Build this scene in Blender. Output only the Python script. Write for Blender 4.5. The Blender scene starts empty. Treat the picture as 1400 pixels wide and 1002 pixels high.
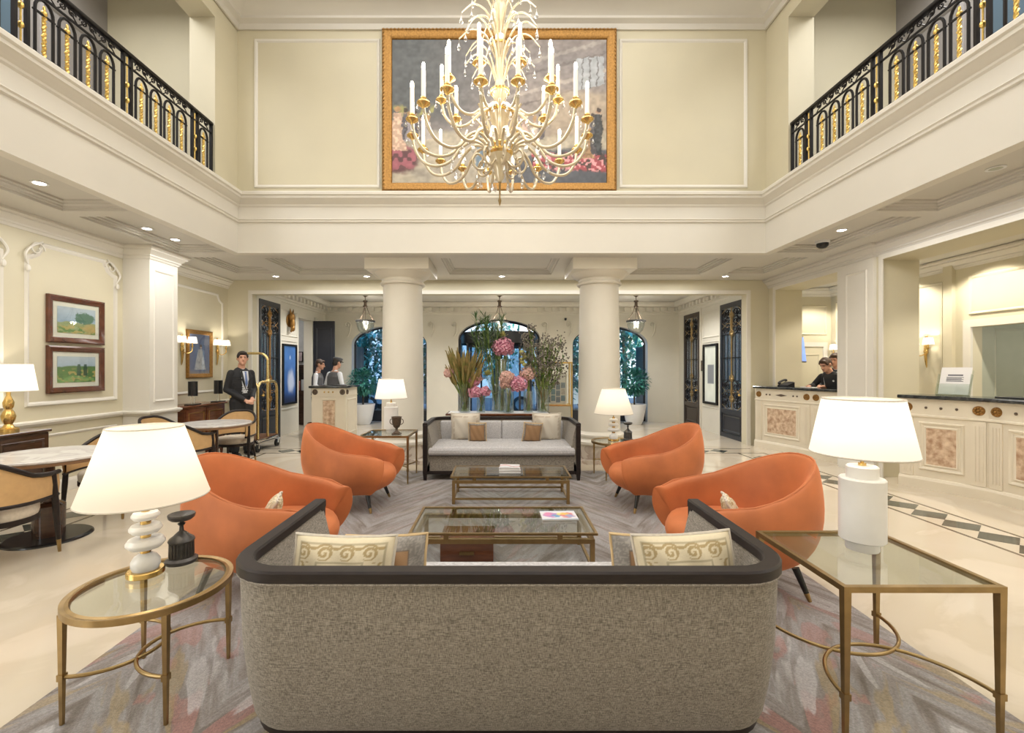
import bpy, bmesh, math, random
import numpy as np
from mathutils import Vector, Matrix
R = math.radians
PI = math.pi
sin, cos = math.sin, math.cos
S = bpy.context.scene
COL = S.collection
U = 0.9            # metres per drawing unit (all coordinates below are drawing units)
EYE = 1.66
random.seed(7)

# ------------------------------------------------------------------ camera
cam = bpy.data.cameras.new('camera')
cam.sensor_width = 36.0
cam.lens = 622 * 36.0 / 1400
cam.shift_x = 14 / 1400
cam.shift_y = 2 / 1400
cam.clip_start = 0.02
cam_o = bpy.data.objects.new('camera', cam)
COL.objects.link(cam_o)
cam_o.location = (0, 0, EYE * U)
cam_o.rotation_euler = (R(90), 0, 0)
S.camera = cam_o

# ------------------------------------------------------------------ view, world, lights
S.view_settings.view_transform = 'Standard'
S.view_settings.look = 'None'
S.view_settings.exposure = 0.06
S.view_settings.gamma = 1.0
S.view_settings.use_curve_mapping = False
S.cycles.sample_clamp_indirect = 4.0
S.cycles.sample_clamp_direct = 30.0
S.cycles.caustics_reflective = False
S.cycles.caustics_refractive = False
S.cycles.max_bounces = 10
S.cycles.transparent_max_bounces = 24

world = bpy.data.worlds.new('world')
S.world = world
world.use_nodes = True
wn = world.node_tree.nodes
wl = world.node_tree.links
sky = wn.new('ShaderNodeTexSky')
sky.sky_type = 'NISHITA'
sky.sun_disc = False
sky.sun_elevation = R(8)
sky.sun_rotation = R(150)
sky.ozone_density = 4.0
wl.new(sky.outputs[0], wn['Background'].inputs[0])
wn['Background'].inputs[1].default_value = 2.6

WARM = (1.0, 0.90, 0.75)
NEUT = (1.0, 0.972, 0.935)
COOL = (0.80, 0.90, 1.0)

def area(name, loc, size, energy, color=NEUT, rot=(0, 0, 0)):
    l = bpy.data.lights.new(name, 'AREA')
    l.shape = 'RECTANGLE'
    l.size, l.size_y = size[0] * U, size[1] * U
    l.energy = energy
    l.color = color
    o = bpy.data.objects.new(name, l)
    o.location = Vector(loc) * U
    o.rotation_euler = rot
    COL.objects.link(o)
    return o

def point(name, loc, energy, color=WARM, r=0.05, parent=None):
    l = bpy.data.lights.new(name, 'POINT')
    l.energy = energy
    l.color = color
    l.shadow_soft_size = r * U
    o = bpy.data.objects.new(name, l)
    o.location = Vector(loc) * U
    if parent: o.parent = parent
    COL.objects.link(o)
    return o

def spot(name, loc, energy, color=WARM, ang=95, blend=0.6, r=0.03, rot=(0, 0, 0)):
    l = bpy.data.lights.new(name, 'SPOT')
    l.energy = energy
    l.color = color
    l.spot_size = R(ang)
    l.spot_blend = blend
    l.shadow_soft_size = r * U
    o = bpy.data.objects.new(name, l)
    o.location = Vector(loc) * U
    o.rotation_euler = rot
    COL.objects.link(o)
    return o

area('atrium_fill_light', (0, 2.6, 7.7), (6.5, 8.5), 345, NEUT)  # unseen soft fill added below the atrium ceiling, no fitting
area('aisle_fill_light', (-5.0, 3.6, 3.52), (0.5, 9.5), 75, NEUT)  # long soft fill added along each aisle, besides the real downlights
area('aisle_fill_light', (5.1, 3.0, 3.52), (0.5, 7.5), 60, NEUT)
area('hall_ceiling_light', (0, 9.3, 3.5), (8.4, 0.25), 50, NEUT)
# added cool fill from both sides behind the camera; no windows stand there
area('side_fill_light', (-5.8, -.8, 1.9), (3.2, 2.6), 95, (0.90, 0.95, 1.0), (R(90), 0, R(-90)))
area('side_fill_light', (5.65, -.8, 1.9), (3.2, 2.6), 18, (0.95, 0.97, 1.0), (R(90), 0, R(90)))
area('vestibule_cove_light', (0, 10.5, 3.3), (9.0, .7), 42, (.93, .96, 1.0), (R(180), 0, 0))
for _x in (-4.1, -1.9, 1.8, 4.1): spot('vestibule_fill_spot', (_x, 11.6, 3.62), 120, (1.0, .975, .95), 135, .6, .05)  # added to brighten the vestibule; no fittings at these spots
for _y in (3.4, 5.4, 7.0, 8.5, 9.7): spot('office_downlight', (7.12, _y, 3.46), 95, WARM, 128, .35, .04)
area('corridor_ceiling_light', (-5.6, 3.5, 7.5), (1.0, 6.0), 130, NEUT)
area('corridor_ceiling_light', (5.6, 3.5, 7.5), (1.0, 6.0), 130, NEUT)
area('entrance_room_light', (-6.6, 12.6, 3.3), (0.8, 1.0), 14, NEUT)

# ------------------------------------------------------------------ materials
def mk(name):
    m = bpy.data.materials.new(name)
    m.use_nodes = True
    n = m.node_tree.nodes
    return m, n, m.node_tree.links, n['Principled BSDF']

def mat(name, col, rough=0.5, metal=0.0, var=0.0, vscale=6.0, bump=0.0, bscale=60.0, coat=0.0, sheen=0.0, emit=0.0, ecol=None, stretch=(1, 1, 1), col2=None, spec=0.5):
    m, n, l, p = mk(name)
    p.inputs['Base Color'].default_value = (*col, 1)
    p.inputs['Roughness'].default_value = rough
    p.inputs['Metallic'].default_value = metal
    p.inputs['Specular IOR Level'].default_value = spec
    if coat: p.inputs['Coat Weight'].default_value = coat; p.inputs['Coat Roughness'].default_value = 0.08
    if sheen:
        p.inputs['Sheen Weight'].default_value = sheen
        p.inputs['Sheen Roughness'].default_value = 0.35
        p.inputs['Sheen Tint'].default_value = (*[min(1, c * 1.6 + .15) for c in col], 1)
    if emit:
        p.inputs['Emission Color'].default_value = (*(ecol or col), 1)
        p.inputs['Emission Strength'].default_value = emit
    if var or bump or col2:
        tc = n.new('ShaderNodeTexCoord')
        mp = n.new('ShaderNodeMapping')
        mp.inputs['Scale'].default_value = stretch
        l.new(tc.outputs['Object'], mp.inputs['Vector'])
    if var or col2:
        nz = n.new('ShaderNodeTexNoise')
        nz.inputs['Scale'].default_value = vscale
        nz.inputs['Detail'].default_value = 5
        l.new(mp.outputs[0], nz.inputs['Vector'])
        rp = n.new('ShaderNodeValToRGB')
        a = tuple(max(0, c * (1 - var)) for c in col)
        b = col2 or tuple(min(1, c * (1 + var)) for c in col)
        rp.color_ramp.elements[0].position = 0.3
        rp.color_ramp.elements[1].position = 0.7
        rp.color_ramp.elements[0].color = (*a, 1)
        rp.color_ramp.elements[1].color = (*b, 1)
        l.new(nz.outputs['Fac'], rp.inputs[0])
        l.new(rp.outputs[0], p.inputs['Base Color'])
    if bump:
        nb = n.new('ShaderNodeTexNoise')
        nb.inputs['Scale'].default_value = bscale
        nb.inputs['Detail'].default_value = 3
        l.new(mp.outputs[0], nb.inputs['Vector'])
        bp = n.new('ShaderNodeBump')
        bp.inputs['Strength'].default_value = bump
        bp.inputs['Distance'].default_value = 0.01
        l.new(nb.outputs['Fac'], bp.inputs['Height'])
        l.new(bp.outputs[0], p.inputs['Normal'])
    return m

def weave(name, c0, c1, sc=420.0):
    m, n, l, p = mk(name)
    tc = n.new('ShaderNodeTexCoord')
    outs = []
    for st in ((1, 1, .12), (.12, .12, 1)):
        mp = n.new('ShaderNodeMapping')
        mp.inputs['Scale'].default_value = st
        l.new(tc.outputs['Object'], mp.inputs['Vector'])
        nz = n.new('ShaderNodeTexNoise')
        nz.inputs['Scale'].default_value = sc
        nz.inputs['Detail'].default_value = 2
        l.new(mp.outputs[0], nz.inputs['Vector'])
        outs.append(nz.outputs['Fac'])
    a = n.new('ShaderNodeMath'); a.operation = 'ADD'
    l.new(outs[0], a.inputs[0]); l.new(outs[1], a.inputs[1])
    h = n.new('ShaderNodeMath'); h.operation = 'MULTIPLY'; h.inputs[1].default_value = .5
    l.new(a.outputs[0], h.inputs[0])
    rp = n.new('ShaderNodeValToRGB')
    rp.color_ramp.elements[0].position = 0.38; rp.color_ramp.elements[1].position = 0.62
    rp.color_ramp.elements[0].color = (*c0, 1); rp.color_ramp.elements[1].color = (*c1, 1)
    l.new(h.outputs[0], rp.inputs[0]); l.new(rp.outputs[0], p.inputs['Base Color'])
    bp = n.new('ShaderNodeBump'); bp.inputs['Strength'].default_value = .35; bp.inputs['Distance'].default_value = .004
    l.new(h.outputs[0], bp.inputs['Height']); l.new(bp.outputs[0], p.inputs['Normal'])
    p.inputs['Roughness'].default_value = .85
    p.inputs['Sheen Weight'].default_value = .15
    return m

def glass(name, tint=(1, 1, 1), gloss=0.12, rough=0.0):
    m, n, l, p = mk(name)
    n.remove(p)
    t = n.new('ShaderNodeBsdfTransparent'); t.inputs[0].default_value = (*tint, 1)
    g = n.new('ShaderNodeBsdfGlossy'); g.inputs['Roughness'].default_value = rough
    f = n.new('ShaderNodeLayerWeight'); f.inputs['Blend'].default_value = .5
    pw = n.new('ShaderNodeMath'); pw.operation = 'POWER'; pw.inputs[1].default_value = 4.0
    l.new(f.outputs['Facing'], pw.inputs[0])
    ma = n.new('ShaderNodeMath'); ma.operation = 'MULTIPLY_ADD'
    ma.inputs[1].default_value = .85; ma.inputs[2].default_value = .035 + gloss * .25
    l.new(pw.outputs[0], ma.inputs[0])
    mx = n.new('ShaderNodeMixShader')
    l.new(ma.outputs[0], mx.inputs[0]); l.new(t.outputs[0], mx.inputs[1]); l.new(g.outputs[0], mx.inputs[2])
    l.new(mx.outputs[0], n['Material Output'].inputs[0])
    return m

def shade_mat(name, col, emit):
    m, n, l, p = mk(name)
    n.remove(p)
    d = n.new('ShaderNodeBsdfDiffuse'); d.inputs[0].default_value = (*col, 1)
    t = n.new('ShaderNodeBsdfTranslucent'); t.inputs[0].default_value = (*col, 1)
    mx = n.new('ShaderNodeMixShader'); mx.inputs[0].default_value = .55
    l.new(d.outputs[0], mx.inputs[1]); l.new(t.outputs[0], mx.inputs[2])
    e = n.new('ShaderNodeEmission'); e.inputs[0].default_value = (1.0, .91, .78, 1); e.inputs[1].default_value = emit
    a = n.new('ShaderNodeAddShader')
    l.new(mx.outputs[0], a.inputs[0]); l.new(e.outputs[0], a.inputs[1])
    l.new(a.outputs[0], n['Material Output'].inputs[0])
    return m

def attr_mat(name, rough=.6, emit=0.0, bump=0.0):
    m, n, l, p = mk(name)
    at = n.new('ShaderNodeAttribute'); at.attribute_name = 'Col'
    l.new(at.outputs['Color'], p.inputs['Base Color'])
    p.inputs['Roughness'].default_value = rough
    if emit:
        l.new(at.outputs['Color'], p.inputs['Emission Color']); p.inputs['Emission Strength'].default_value = emit
    if bump:
        tc = n.new('ShaderNodeTexCoord'); nb = n.new('ShaderNodeTexNoise'); nb.inputs['Scale'].default_value = 240
        l.new(tc.outputs['Object'], nb.inputs['Vector'])
        bp = n.new('ShaderNodeBump'); bp.inputs['Strength'].default_value = bump; bp.inputs['Distance'].default_value = .004
        l.new(nb.outputs['Fac'], bp.inputs['Height']); l.new(bp.outputs[0], p.inputs['Normal'])
    return m

def rug_mat():
    m, n, l, p = mk('rug_pile')
    tc = n.new('ShaderNodeTexCoord')
    def noise(sc, st=(1, 1, 1), rot=0, det=4):
        mp = n.new('ShaderNodeMapping'); mp.inputs['Scale'].default_value = st; mp.inputs['Rotation'].default_value = (0, 0, rot)
        l.new(tc.outputs['Object'], mp.inputs['Vector'])
        z = n.new('ShaderNodeTexNoise'); z.inputs['Scale'].default_value = sc; z.inputs['Detail'].default_value = det
        l.new(mp.outputs[0], z.inputs['Vector'])
        return z
    def ramp(src, stops):
        r = n.new('ShaderNodeValToRGB')
        els = r.color_ramp.elements
        while len(els) < len(stops): els.new(.5)
        for e, (pos, c) in zip(els, stops):
            e.position = pos; e.color = (*c, 1) if len(c) == 3 else c
        l.new(src, r.inputs[0]); return r
    # chevron streaks: abs(x) folds the direction every 0.8 m
    sep = n.new('ShaderNodeSeparateXYZ'); l.new(tc.outputs['Object'], sep.inputs[0])
    pp = n.new('ShaderNodeMath'); pp.operation = 'PINGPONG'; pp.inputs[1].default_value = .62
    l.new(sep.outputs[0], pp.inputs[0])
    cmb = n.new('ShaderNodeCombineXYZ')
    l.new(pp.outputs[0], cmb.inputs[0]); l.new(sep.outputs[1], cmb.inputs[1])
    def stroke(sc, st, rot, seedz):
        mp = n.new('ShaderNodeMapping'); mp.vector_type = 'TEXTURE'
        mp.inputs['Rotation'].default_value = (0, 0, rot); mp.inputs['Scale'].default_value = (1 / st[0], 1 / st[1], 1)
        mp.inputs['Location'].default_value = (seedz * .37, seedz, seedz)
        l.new(cmb.outputs[0], mp.inputs['Vector'])
        z = n.new('ShaderNodeTexNoise'); z.inputs['Scale'].default_value = sc; z.inputs['Detail'].default_value = 3
        z.inputs['Distortion'].default_value = .4
        l.new(mp.outputs[0], z.inputs['Vector']); return z
    base = ramp(stroke(2.6, (.8, 6.0, 1), R(58), 0).outputs['Fac'], [(.32, (.17, .14, .12)), (.46, (.26, .23, .215)), (.60, (.33, .31, .31)), (.76, (.23, .195, .17))])
    fade = n.new('ShaderNodeMapRange'); fade.inputs['From Min'].default_value = 2.2 * U; fade.inputs['From Max'].default_value = 4.4 * U
    fade.inputs['To Min'].default_value = 1.0; fade.inputs['To Max'].default_value = .22
    l.new(sep.outputs[1], fade.inputs['Value'])
    def mixin(prev, maskz, lo, hi, colr, amt=1.0):
        rr = ramp(maskz.outputs['Fac'], [(lo, (0, 0, 0)), (hi, (amt, amt, amt))])
        fm = n.new('ShaderNodeMath'); fm.operation = 'MULTIPLY'
        l.new(rr.outputs[0], fm.inputs[0]); l.new(fade.outputs[0], fm.inputs[1]); rr = fm
        mx = n.new('ShaderNodeMix'); mx.data_type = 'RGBA'
        l.new(rr.outputs[0], mx.inputs['Factor']); l.new(prev, mx.inputs['A']); mx.inputs['B'].default_value = (*colr, 1)
        return mx.outputs['Result']
    c = base.outputs[0]
    c = mixin(c, stroke(1.5, (1.1, 4.6, 1), R(62), 3.3), .57, .60, (.37, .18, .16), .7)
    c = mixin(c, stroke(1.4, (1.1, 4.8, 1), R(58), 7.7), .60, .63, (.36, .26, .12), .6)
    c = mixin(c, stroke(1.4, (.9, 5.0, 1), R(60), 12.1), .575, .60, (.52, .49, .50), .7)
    fine = ramp(noise(120, det=2).outputs['Fac'], [(.35, (.8, .8, .8)), (.65, (1.1, 1.1, 1.1))])
    mu = n.new('ShaderNodeMix'); mu.data_type = 'RGBA'; mu.blend_type = 'MULTIPLY'; mu.inputs['Factor'].default_value = 1
    l.new(c, mu.inputs['A']); l.new(fine.outputs[0], mu.inputs['B'])
    l.new(mu.outputs['Result'], p.inputs['Base Color'])
    p.inputs['Roughness'].default_value = .95
    p.inputs['Sheen Weight'].default_value = .2
    bp = n.new('ShaderNodeBump'); bp.inputs['Strength'].default_value = .4; bp.inputs['Distance'].default_value = .006
    nb = noise(220, det=2)
    l.new(nb.outputs['Fac'], bp.inputs['Height']); l.new(bp.outputs[0], p.inputs['Normal'])
    return m

def marble(name, base, vein, rough=.12, sc=1.2, coat=0.0):
    m, n, l, p = mk(name)
    tc = n.new('ShaderNodeTexCoord')
    z = n.new('ShaderNodeTexNoise'); z.inputs['Scale'].default_value = sc; z.inputs['Detail'].default_value = 8; z.inputs['Distortion'].default_value = 1.2
    l.new(tc.outputs['Object'], z.inputs['Vector'])
    r = n.new('ShaderNodeValToRGB'); e = r.color_ramp.elements
    e[0].position = .36; e[0].color = (*[c * .93 for c in base], 1)
    e[1].position = .5; e[1].color = (*vein, 1)
    x = e.new(.54); x.color = (*base, 1)
    x = e.new(.75); x.color = (*[min(1, c * 1.06) for c in base], 1)
    l.new(z.outputs['Fac'], r.inputs[0]); l.new(r.outputs[0], p.inputs['Base Color'])
    p.inputs['Roughness'].default_value = rough
    return m

M = {}
M['cream'] = mat('cream_wall_paint', (.63, .582, .435), .55, var=.03, vscale=1.5, bump=.03)
M['ivory'] = mat('ivory_plaster', (.715, .685, .615), .5, var=.02, vscale=2, bump=.03)
M['ceil'] = mat('ceiling_plaster', (.66, .635, .575), .6, var=.02, vscale=2)
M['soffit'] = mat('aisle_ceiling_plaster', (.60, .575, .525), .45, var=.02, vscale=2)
M['vest'] = mat('vestibule_stone_paint', (.70, .665, .575), .55, var=.03, vscale=2)
M['grey'] = mat('grey_corridor_paint', (.30, .285, .28), .5, var=.04)
M['column'] = mat('column_plaster', (.74, .70, .61), .45, var=.02, vscale=3)
M['marble_base'] = marble('striped_base_marble', (.66, .60, .52), (.45, .36, .30), .25, 4)
M['floor'] = marble('cream_marble_floor', (.67, .59, .475), (.61, .53, .41), .10, .8)
M['inlay_dark'] = marble('dark_green_marble', (.055, .06, .05), (.10, .11, .09), .12, 3)
M['inlay_brown'] = marble('brown_marble', (.12, .09, .06), (.2, .16, .11), .12, 3)
M['inlay_pale'] = marble('pale_inlay_marble', (.62, .52, .38), (.5, .42, .3), .12, 3)
M['rug'] = rug_mat()
M['weave'] = weave('sofa_weave', (.125, .108, .088), (.385, .345, .29))
M['weave_lit'] = weave('sofa_weave_lit', (.34, .33, .33), (.62, .605, .61))  # same cloth as the shell, lightened to imitate brighter light on the seats
M['dark_wood'] = mat('ebonised_wood', (.020, .014, .013), .4, var=.3, vscale=12, stretch=(1, 1, 8), spec=.3)
M['orange'] = mat('orange_velvet', (.52, .155, .048), .62, var=.24, vscale=2.6, bump=.08, bscale=9, sheen=.55)
M['brass'] = mat('antique_brass', (.36, .25, .115), .36, 1.0, var=.12, vscale=18)
M['gold'] = mat('polished_gold', (.80, .55, .20), .25, 1.0, var=.08)
M['gilt'] = mat('gilded_wood', (.33, .175, .05), .42, .75, var=.25, vscale=40, bump=.2, bscale=90)
M['cartbrass'] = mat('polished_cart_brass', (.83, .66, .32), .22, 1.0)
M['iron'] = mat('black_iron', (.018, .016, .016), .4, .6)
M['door_dark'] = mat('dark_blue_door_paint', (.022, .024, .032), .32, var=.1)
M['door_brown'] = mat('dark_brown_door_paint', (.040, .028, .022), .35, var=.1)
M['glass'] = glass('clear_glass', (.93, .96, .94), .15)
M['pane'] = glass('window_pane', (.72, .86, .92), .12)
M['vase'] = glass('vase_glass', (.90, .95, .95), .5)
M['crystal'] = glass('crystal', (.97, .98, 1.0), 1.2)
M['milk'] = mat('milky_glass_arm', (.70, .60, .43), .2, 0.25, coat=.5)
M['white_stone'] = mat('white_alabaster', (.86, .84, .80), .28, var=.04, vscale=8, emit=.06, ecol=(1, .95, .88))
M['shade'] = shade_mat('lamp_shade_linen', (.88, .83, .73), .10)
M['shade_w'] = shade_mat('lamp_shade_white', (.90, .88, .83), .12)
M['bulb'] = mat('glowing_bulb', (1, .9, .7), .4, emit=60, ecol=(1.0, .84, .58))
M['bulb_soft'] = mat('lantern_bulb', (1, .9, .7), .4, emit=14, ecol=(1.0, .88, .68))
M['spotlens'] = mat('lit_downlight_lens', (1, .95, .85), .4, emit=22, ecol=(1.0, .95, .86))
M['candle'] = mat('candle_sleeve', (.90, .87, .80), .4, emit=.2, ecol=(1, .88, .7))
M['pewter'] = mat('dark_pewter', (.085, .08, .078), .38, .5, var=.25, vscale=25)
M['urn'] = mat('brown_bronze_urn', (.12, .085, .06), .45, .4, var=.3, vscale=25)
M['walnut'] = mat('mahogany', (.155, .052, .022), .25, var=.35, vscale=5, stretch=(1, 1, 7), coat=.4)
M['wood_dark'] = mat('dark_mahogany', (.055, .024, .014), .22, var=.35, vscale=5, stretch=(1, 1, 7), coat=.4)
M['wood_frame'] = mat('polished_frame_wood', (.095, .028, .012), .2, var=.3, vscale=8, coat=.5)
M['tan'] = mat('tan_upholstery', (.58, .37, .17), .75, var=.06, vscale=20, sheen=.2)
M['seatpad'] = mat('cream_seat_pad', (.62, .56, .47), .85, var=.08, vscale=60)
M['tabletop'] = marble('white_table_marble', (.76, .74, .72), (.62, .60, .58), .15, 3)
M['edge'] = mat('brown_table_edge', (.22, .12, .06), .4)
M['black'] = mat('black_lacquer', (.012, .012, .013), .25)
M['counter'] = marble('black_counter_stone', (.018, .020, .022), (.05, .055, .055), .12, 5)
M['desk'] = mat('cream_desk_paint', (.73, .66, .53), .45, var=.03, vscale=3)
M['burl'] = mat('mottled_onyx_panel', (.46, .27, .16), .3, col2=(.74, .58, .42), var=.2, vscale=17)
M['suit'] = mat('black_suit_cloth', (.013, .013, .015), .8, sheen=.1)
M['suit_grey'] = mat('grey_waistcoat_cloth', (.10, .10, .105), .8)
M['shirt'] = mat('white_shirt_cloth', (.70, .72, .76), .8)
M['tie'] = mat('blue_tie_silk', (.12, .18, .38), .5)
M['skin'] = mat('skin', (.56, .30, .20), .55, var=.06, vscale=14)
M['hair'] = mat('dark_hair', (.022, .015, .012), .6)
M['hair_b'] = mat('brown_hair', (.06, .032, .018), .6)
M['eye'] = mat('eye_dark', (.03, .02, .018), .3)
M['lip'] = mat('lips', (.42, .17, .13), .5)
M['leaf'] = mat('green_leaf', (.060, .13, .030), .5, var=.4, vscale=9)
M['leaf_teal'] = mat('street_leaf', (.045, .21, .17), .5, var=.55, vscale=3)
M['stem'] = mat('green_stem', (.20, .27, .06), .5, var=.2)
M['fox'] = mat('foxtail_bloom', (.20, .20, .045), .8, var=.2, vscale=14, col2=(.36, .24, .09))
M['pink'] = mat('pink_petal', (.66, .27, .36), .6, var=.22, vscale=30)
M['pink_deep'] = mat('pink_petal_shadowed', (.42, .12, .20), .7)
M['pink_light'] = mat('pink_petal_pale', (.74, .42, .50), .6)
M['peach'] = mat('pale_pink_petal', (.72, .46, .40), .6, var=.18, vscale=30)
M['cymb'] = mat('green_orchid_petal', (.45, .44, .16), .6, var=.2, vscale=30)
M['berry'] = mat('dusky_berry', (.05, .045, .04), .7, vscale=22, var=.3, col2=(.34, .30, .24))
M['pot'] = mat('white_planter', (.78, .78, .78), .35)
M['paper'] = mat('white_paper', (.82, .80, .78), .7)
M['ink'] = mat('grey_print', (.16, .16, .18), .7)
M['screen'] = mat('blue_screen', (.05, .16, .6), .3, emit=.8, ecol=(.16, .32, .85))
M['plastic'] = mat('black_plastic', (.015, .015, .017), .4)
M['road'] = mat('asphalt', (.075, .08, .085), .8, var=.2)
M['pave'] = mat('pavement_stone', (.36, .36, .36), .7, var=.1)
M['facade'] = mat('street_building_stone', (.42, .42, .42), .7, var=.1)
M['facade_win'] = mat('street_building_window', (.10, .15, .20), .15)
M['car_s'] = mat('silver_car_paint', (.42, .46, .50), .22, .6, coat=.8)
M['car_w'] = mat('white_car_paint', (.70, .72, .74), .25, 0, coat=.8)
M['car_glass'] = mat('car_window', (.02, .03, .04), .05)
M['rubber'] = mat('black_rubber', (.015, .015, .015), .8)
M['bark'] = mat('tree_bark', (.07, .055, .04), .9, var=.3, bump=.3)
M['art'] = attr_mat('painted_canvas', .5)
M['print'] = attr_mat('printed_cloth', .85, bump=.2)
M['litprint'] = attr_mat('backlit_print', .3, emit=.25)
M['mount'] = mat('picture_mount_board', (.78, .74, .66), .7)
M['mirror'] = mat('mirror_glass', (.70, .78, .72), .04, 1.0)
M['beige_cush'] = mat('beige_cushion_cloth', (.34, .22, .12), .8, var=.08, vscale=50, sheen=.3)
M['border_cush'] = mat('grey_cushion_border', (.22, .20, .185), .85, var=.45, vscale=130)
M['piping'] = mat('gold_cushion_piping', (.62, .45, .24), .6)
M['green_wall'] = mat('pale_green_panel', (.42, .44, .36), .3, var=.03)
M['chrome'] = mat('chrome', (.75, .75, .75), .15, 1.0)
M['carpet_top'] = mat('cart_carpet', (.16, .075, .04), .9, var=.15, vscale=80)

# ------------------------------------------------------------------ mesh builder
class MB:
    def __init__(s, Mx=None):
        s.v = []; s.f = []; s.m = []
        s.M = Mx or Matrix.Identity(4)
        s.flat = False
    def add(s, vs, fs, m=0):
        b = len(s.v)
        Mx = s.M
        s.v += [tuple(Mx @ Vector(p)) for p in vs]
        s.f += [tuple(i + b for i in f) for f in fs]
        s.m += [m] * len(fs)
        return s
    def box(s, x0, x1, y0, y1, z0, z1, m=0):
        vs = [(x0, y0, z0), (x1, y0, z0), (x1, y1, z0), (x0, y1, z0), (x0, y0, z1), (x1, y0, z1), (x1, y1, z1), (x0, y1, z1)]
        return s.add(vs, [(0, 3, 2, 1), (4, 5, 6, 7), (0, 1, 5, 4), (1, 2, 6, 5), (2, 3, 7, 6), (3, 0, 4, 7)], m)
    def rbox(s, x0, x1, y0, y1, z0, z1, r=.01, seg=2, m=0):
        bm = bmesh.new()
        bmesh.ops.create_cube(bm, size=1)
        sx, sy, sz = x1 - x0, y1 - y0, z1 - z0
        r = min(r, .49 * min(sx, sy, sz))
        for v in bm.verts: v.co = Vector((v.co.x * sx, v.co.y * sy, v.co.z * sz))
        bmesh.ops.bevel(bm, geom=list(bm.edges), offset=r, segments=seg, profile=.5, affect='EDGES')
        c = Vector(((x0 + x1) / 2, (y0 + y1) / 2, (z0 + z1) / 2))
        bm.verts.index_update()
        vs = [tuple(v.co + c) for v in bm.verts]
        fs = [tuple(v.index for v in f.verts) for f in bm.faces]
        bm.free()
        return s.add(vs, fs, m)
    def beam(s, p0, p1, w, h=None, m=0):
        h = h or w
        p0, p1 = Vector(p0), Vector(p1)
        d = (p1 - p0).normalized()
        up = Vector((0, 0, 1)) if abs(d.z) < .95 else Vector((0, 1, 0))
        a = d.cross(up).normalized(); b = a.cross(d)
        vs = []
        for p in (p0, p1):
            for i, j in ((-1, -1), (1, -1), (1, 1), (-1, 1)):
                vs.append(p + a * (i * w / 2) + b * (j * h / 2))
        return s.add(vs, [(3, 2, 1, 0), (4, 5, 6, 7), (0, 1, 5, 4), (1, 2, 6, 5), (2, 3, 7, 6), (3, 0, 4, 7)], m)
    def tube(s, pts, r, n=8, closed=False, caps=True, m=0):
        P = [Vector(p) for p in pts]
        k = len(P)
        rs = r if isinstance(r, (list, tuple)) else [r] * k
        T = []
        for i in range(k):
            if closed: t = P[(i + 1) % k] - P[i - 1]
            else: t = P[min(i + 1, k - 1)] - P[max(i - 1, 0)]
            T.append(t.normalized() if t.length > 1e-9 else Vector((0, 0, 1)))
        up = Vector((0, 0, 1)) if abs(T[0].z) < .9 else Vector((1, 0, 0))
        A = T[0].cross(up).normalized()
        vs = []
        for i in range(k):
            A = (A - T[i] * A.dot(T[i]))
            A = A.normalized() if A.length > 1e-6 else T[i].orthogonal().normalized()
            B = T[i].cross(A)
            for j in range(n):
                a = 2 * PI * j / n
                vs.append(P[i] + (A * cos(a) + B * sin(a)) * rs[i])
        fs = []
        for i in range(k if closed else k - 1):
            i2 = (i + 1) % k
            for j in range(n):
                j2 = (j + 1) % n
                fs.append((i * n + j, i * n + j2, i2 * n + j2, i2 * n + j))
        if caps and not closed:
            fs.append(tuple(range(n - 1, -1, -1))); fs.append(tuple((k - 1) * n + j for j in range(n)))
        return s.add(vs, fs, m)
    def cyl(s, p0, p1, r0, r1=None, n=16, m=0):
        return s.tube([p0, p1], [r0, r0 if r1 is None else r1], n, m=m)
    def lathe(s, prof, n=24, c=(0, 0, 0), m=0, a0=0, a1=2 * PI, caps=True):
        full = abs(a1 - a0 - 2 * PI) < 1e-6
        k = n if full else n + 1
        vs = []
        for (r, z) in prof:
            for j in range(k):
                a = a0 + (a1 - a0) * j / n
                vs.append((c[0] + r * cos(a), c[1] + r * sin(a), c[2] + z))
        fs = []
        for i in range(len(prof) - 1):
            for j in range(n):
                j2 = (j + 1) % k
                fs.append((i * k + j, i * k + j2, (i + 1) * k + j2, (i + 1) * k + j))
        if full and caps and prof[0] != prof[-1]:
            if prof[0][0] > 1e-5: fs.append(tuple(range(k - 1, -1, -1)))
            if prof[-1][0] > 1e-5: fs.append(tuple((len(prof) - 1) * k + j for j in range(k)))
        return s.add(vs, fs, m)
    def ell(s, c, r, nu=12, nv=8, m=0, rot=None):
        if not isinstance(r, (tuple, list)): r = (r, r, r)
        vs = [Vector((0, 0, r[2]))]
        for i in range(1, nv):
            t = PI * i / nv
            for j in range(nu):
                a = 2 * PI * j / nu
                vs.append(Vector((r[0] * sin(t) * cos(a), r[1] * sin(t) * sin(a), r[2] * cos(t))))
        vs.append(Vector((0, 0, -r[2])))
        if rot is not None: vs = [rot @ v for v in vs]
        vs = [v + Vector(c) for v in vs]
        fs = [(0, 1 + j, 1 + (j + 1) % nu) for j in range(nu)]
        for i in range(nv - 2):
            for j in range(nu):
                a = 1 + i * nu + j; b = 1 + i * nu + (j + 1) % nu
                fs.append((a, a + nu, b + nu, b))
        l = len(vs) - 1
        o = 1 + (nv - 2) * nu
        fs += [(l, o + (j + 1) % nu, o + j) for j in range(nu)]
        return s.add(vs, fs, m)
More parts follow.
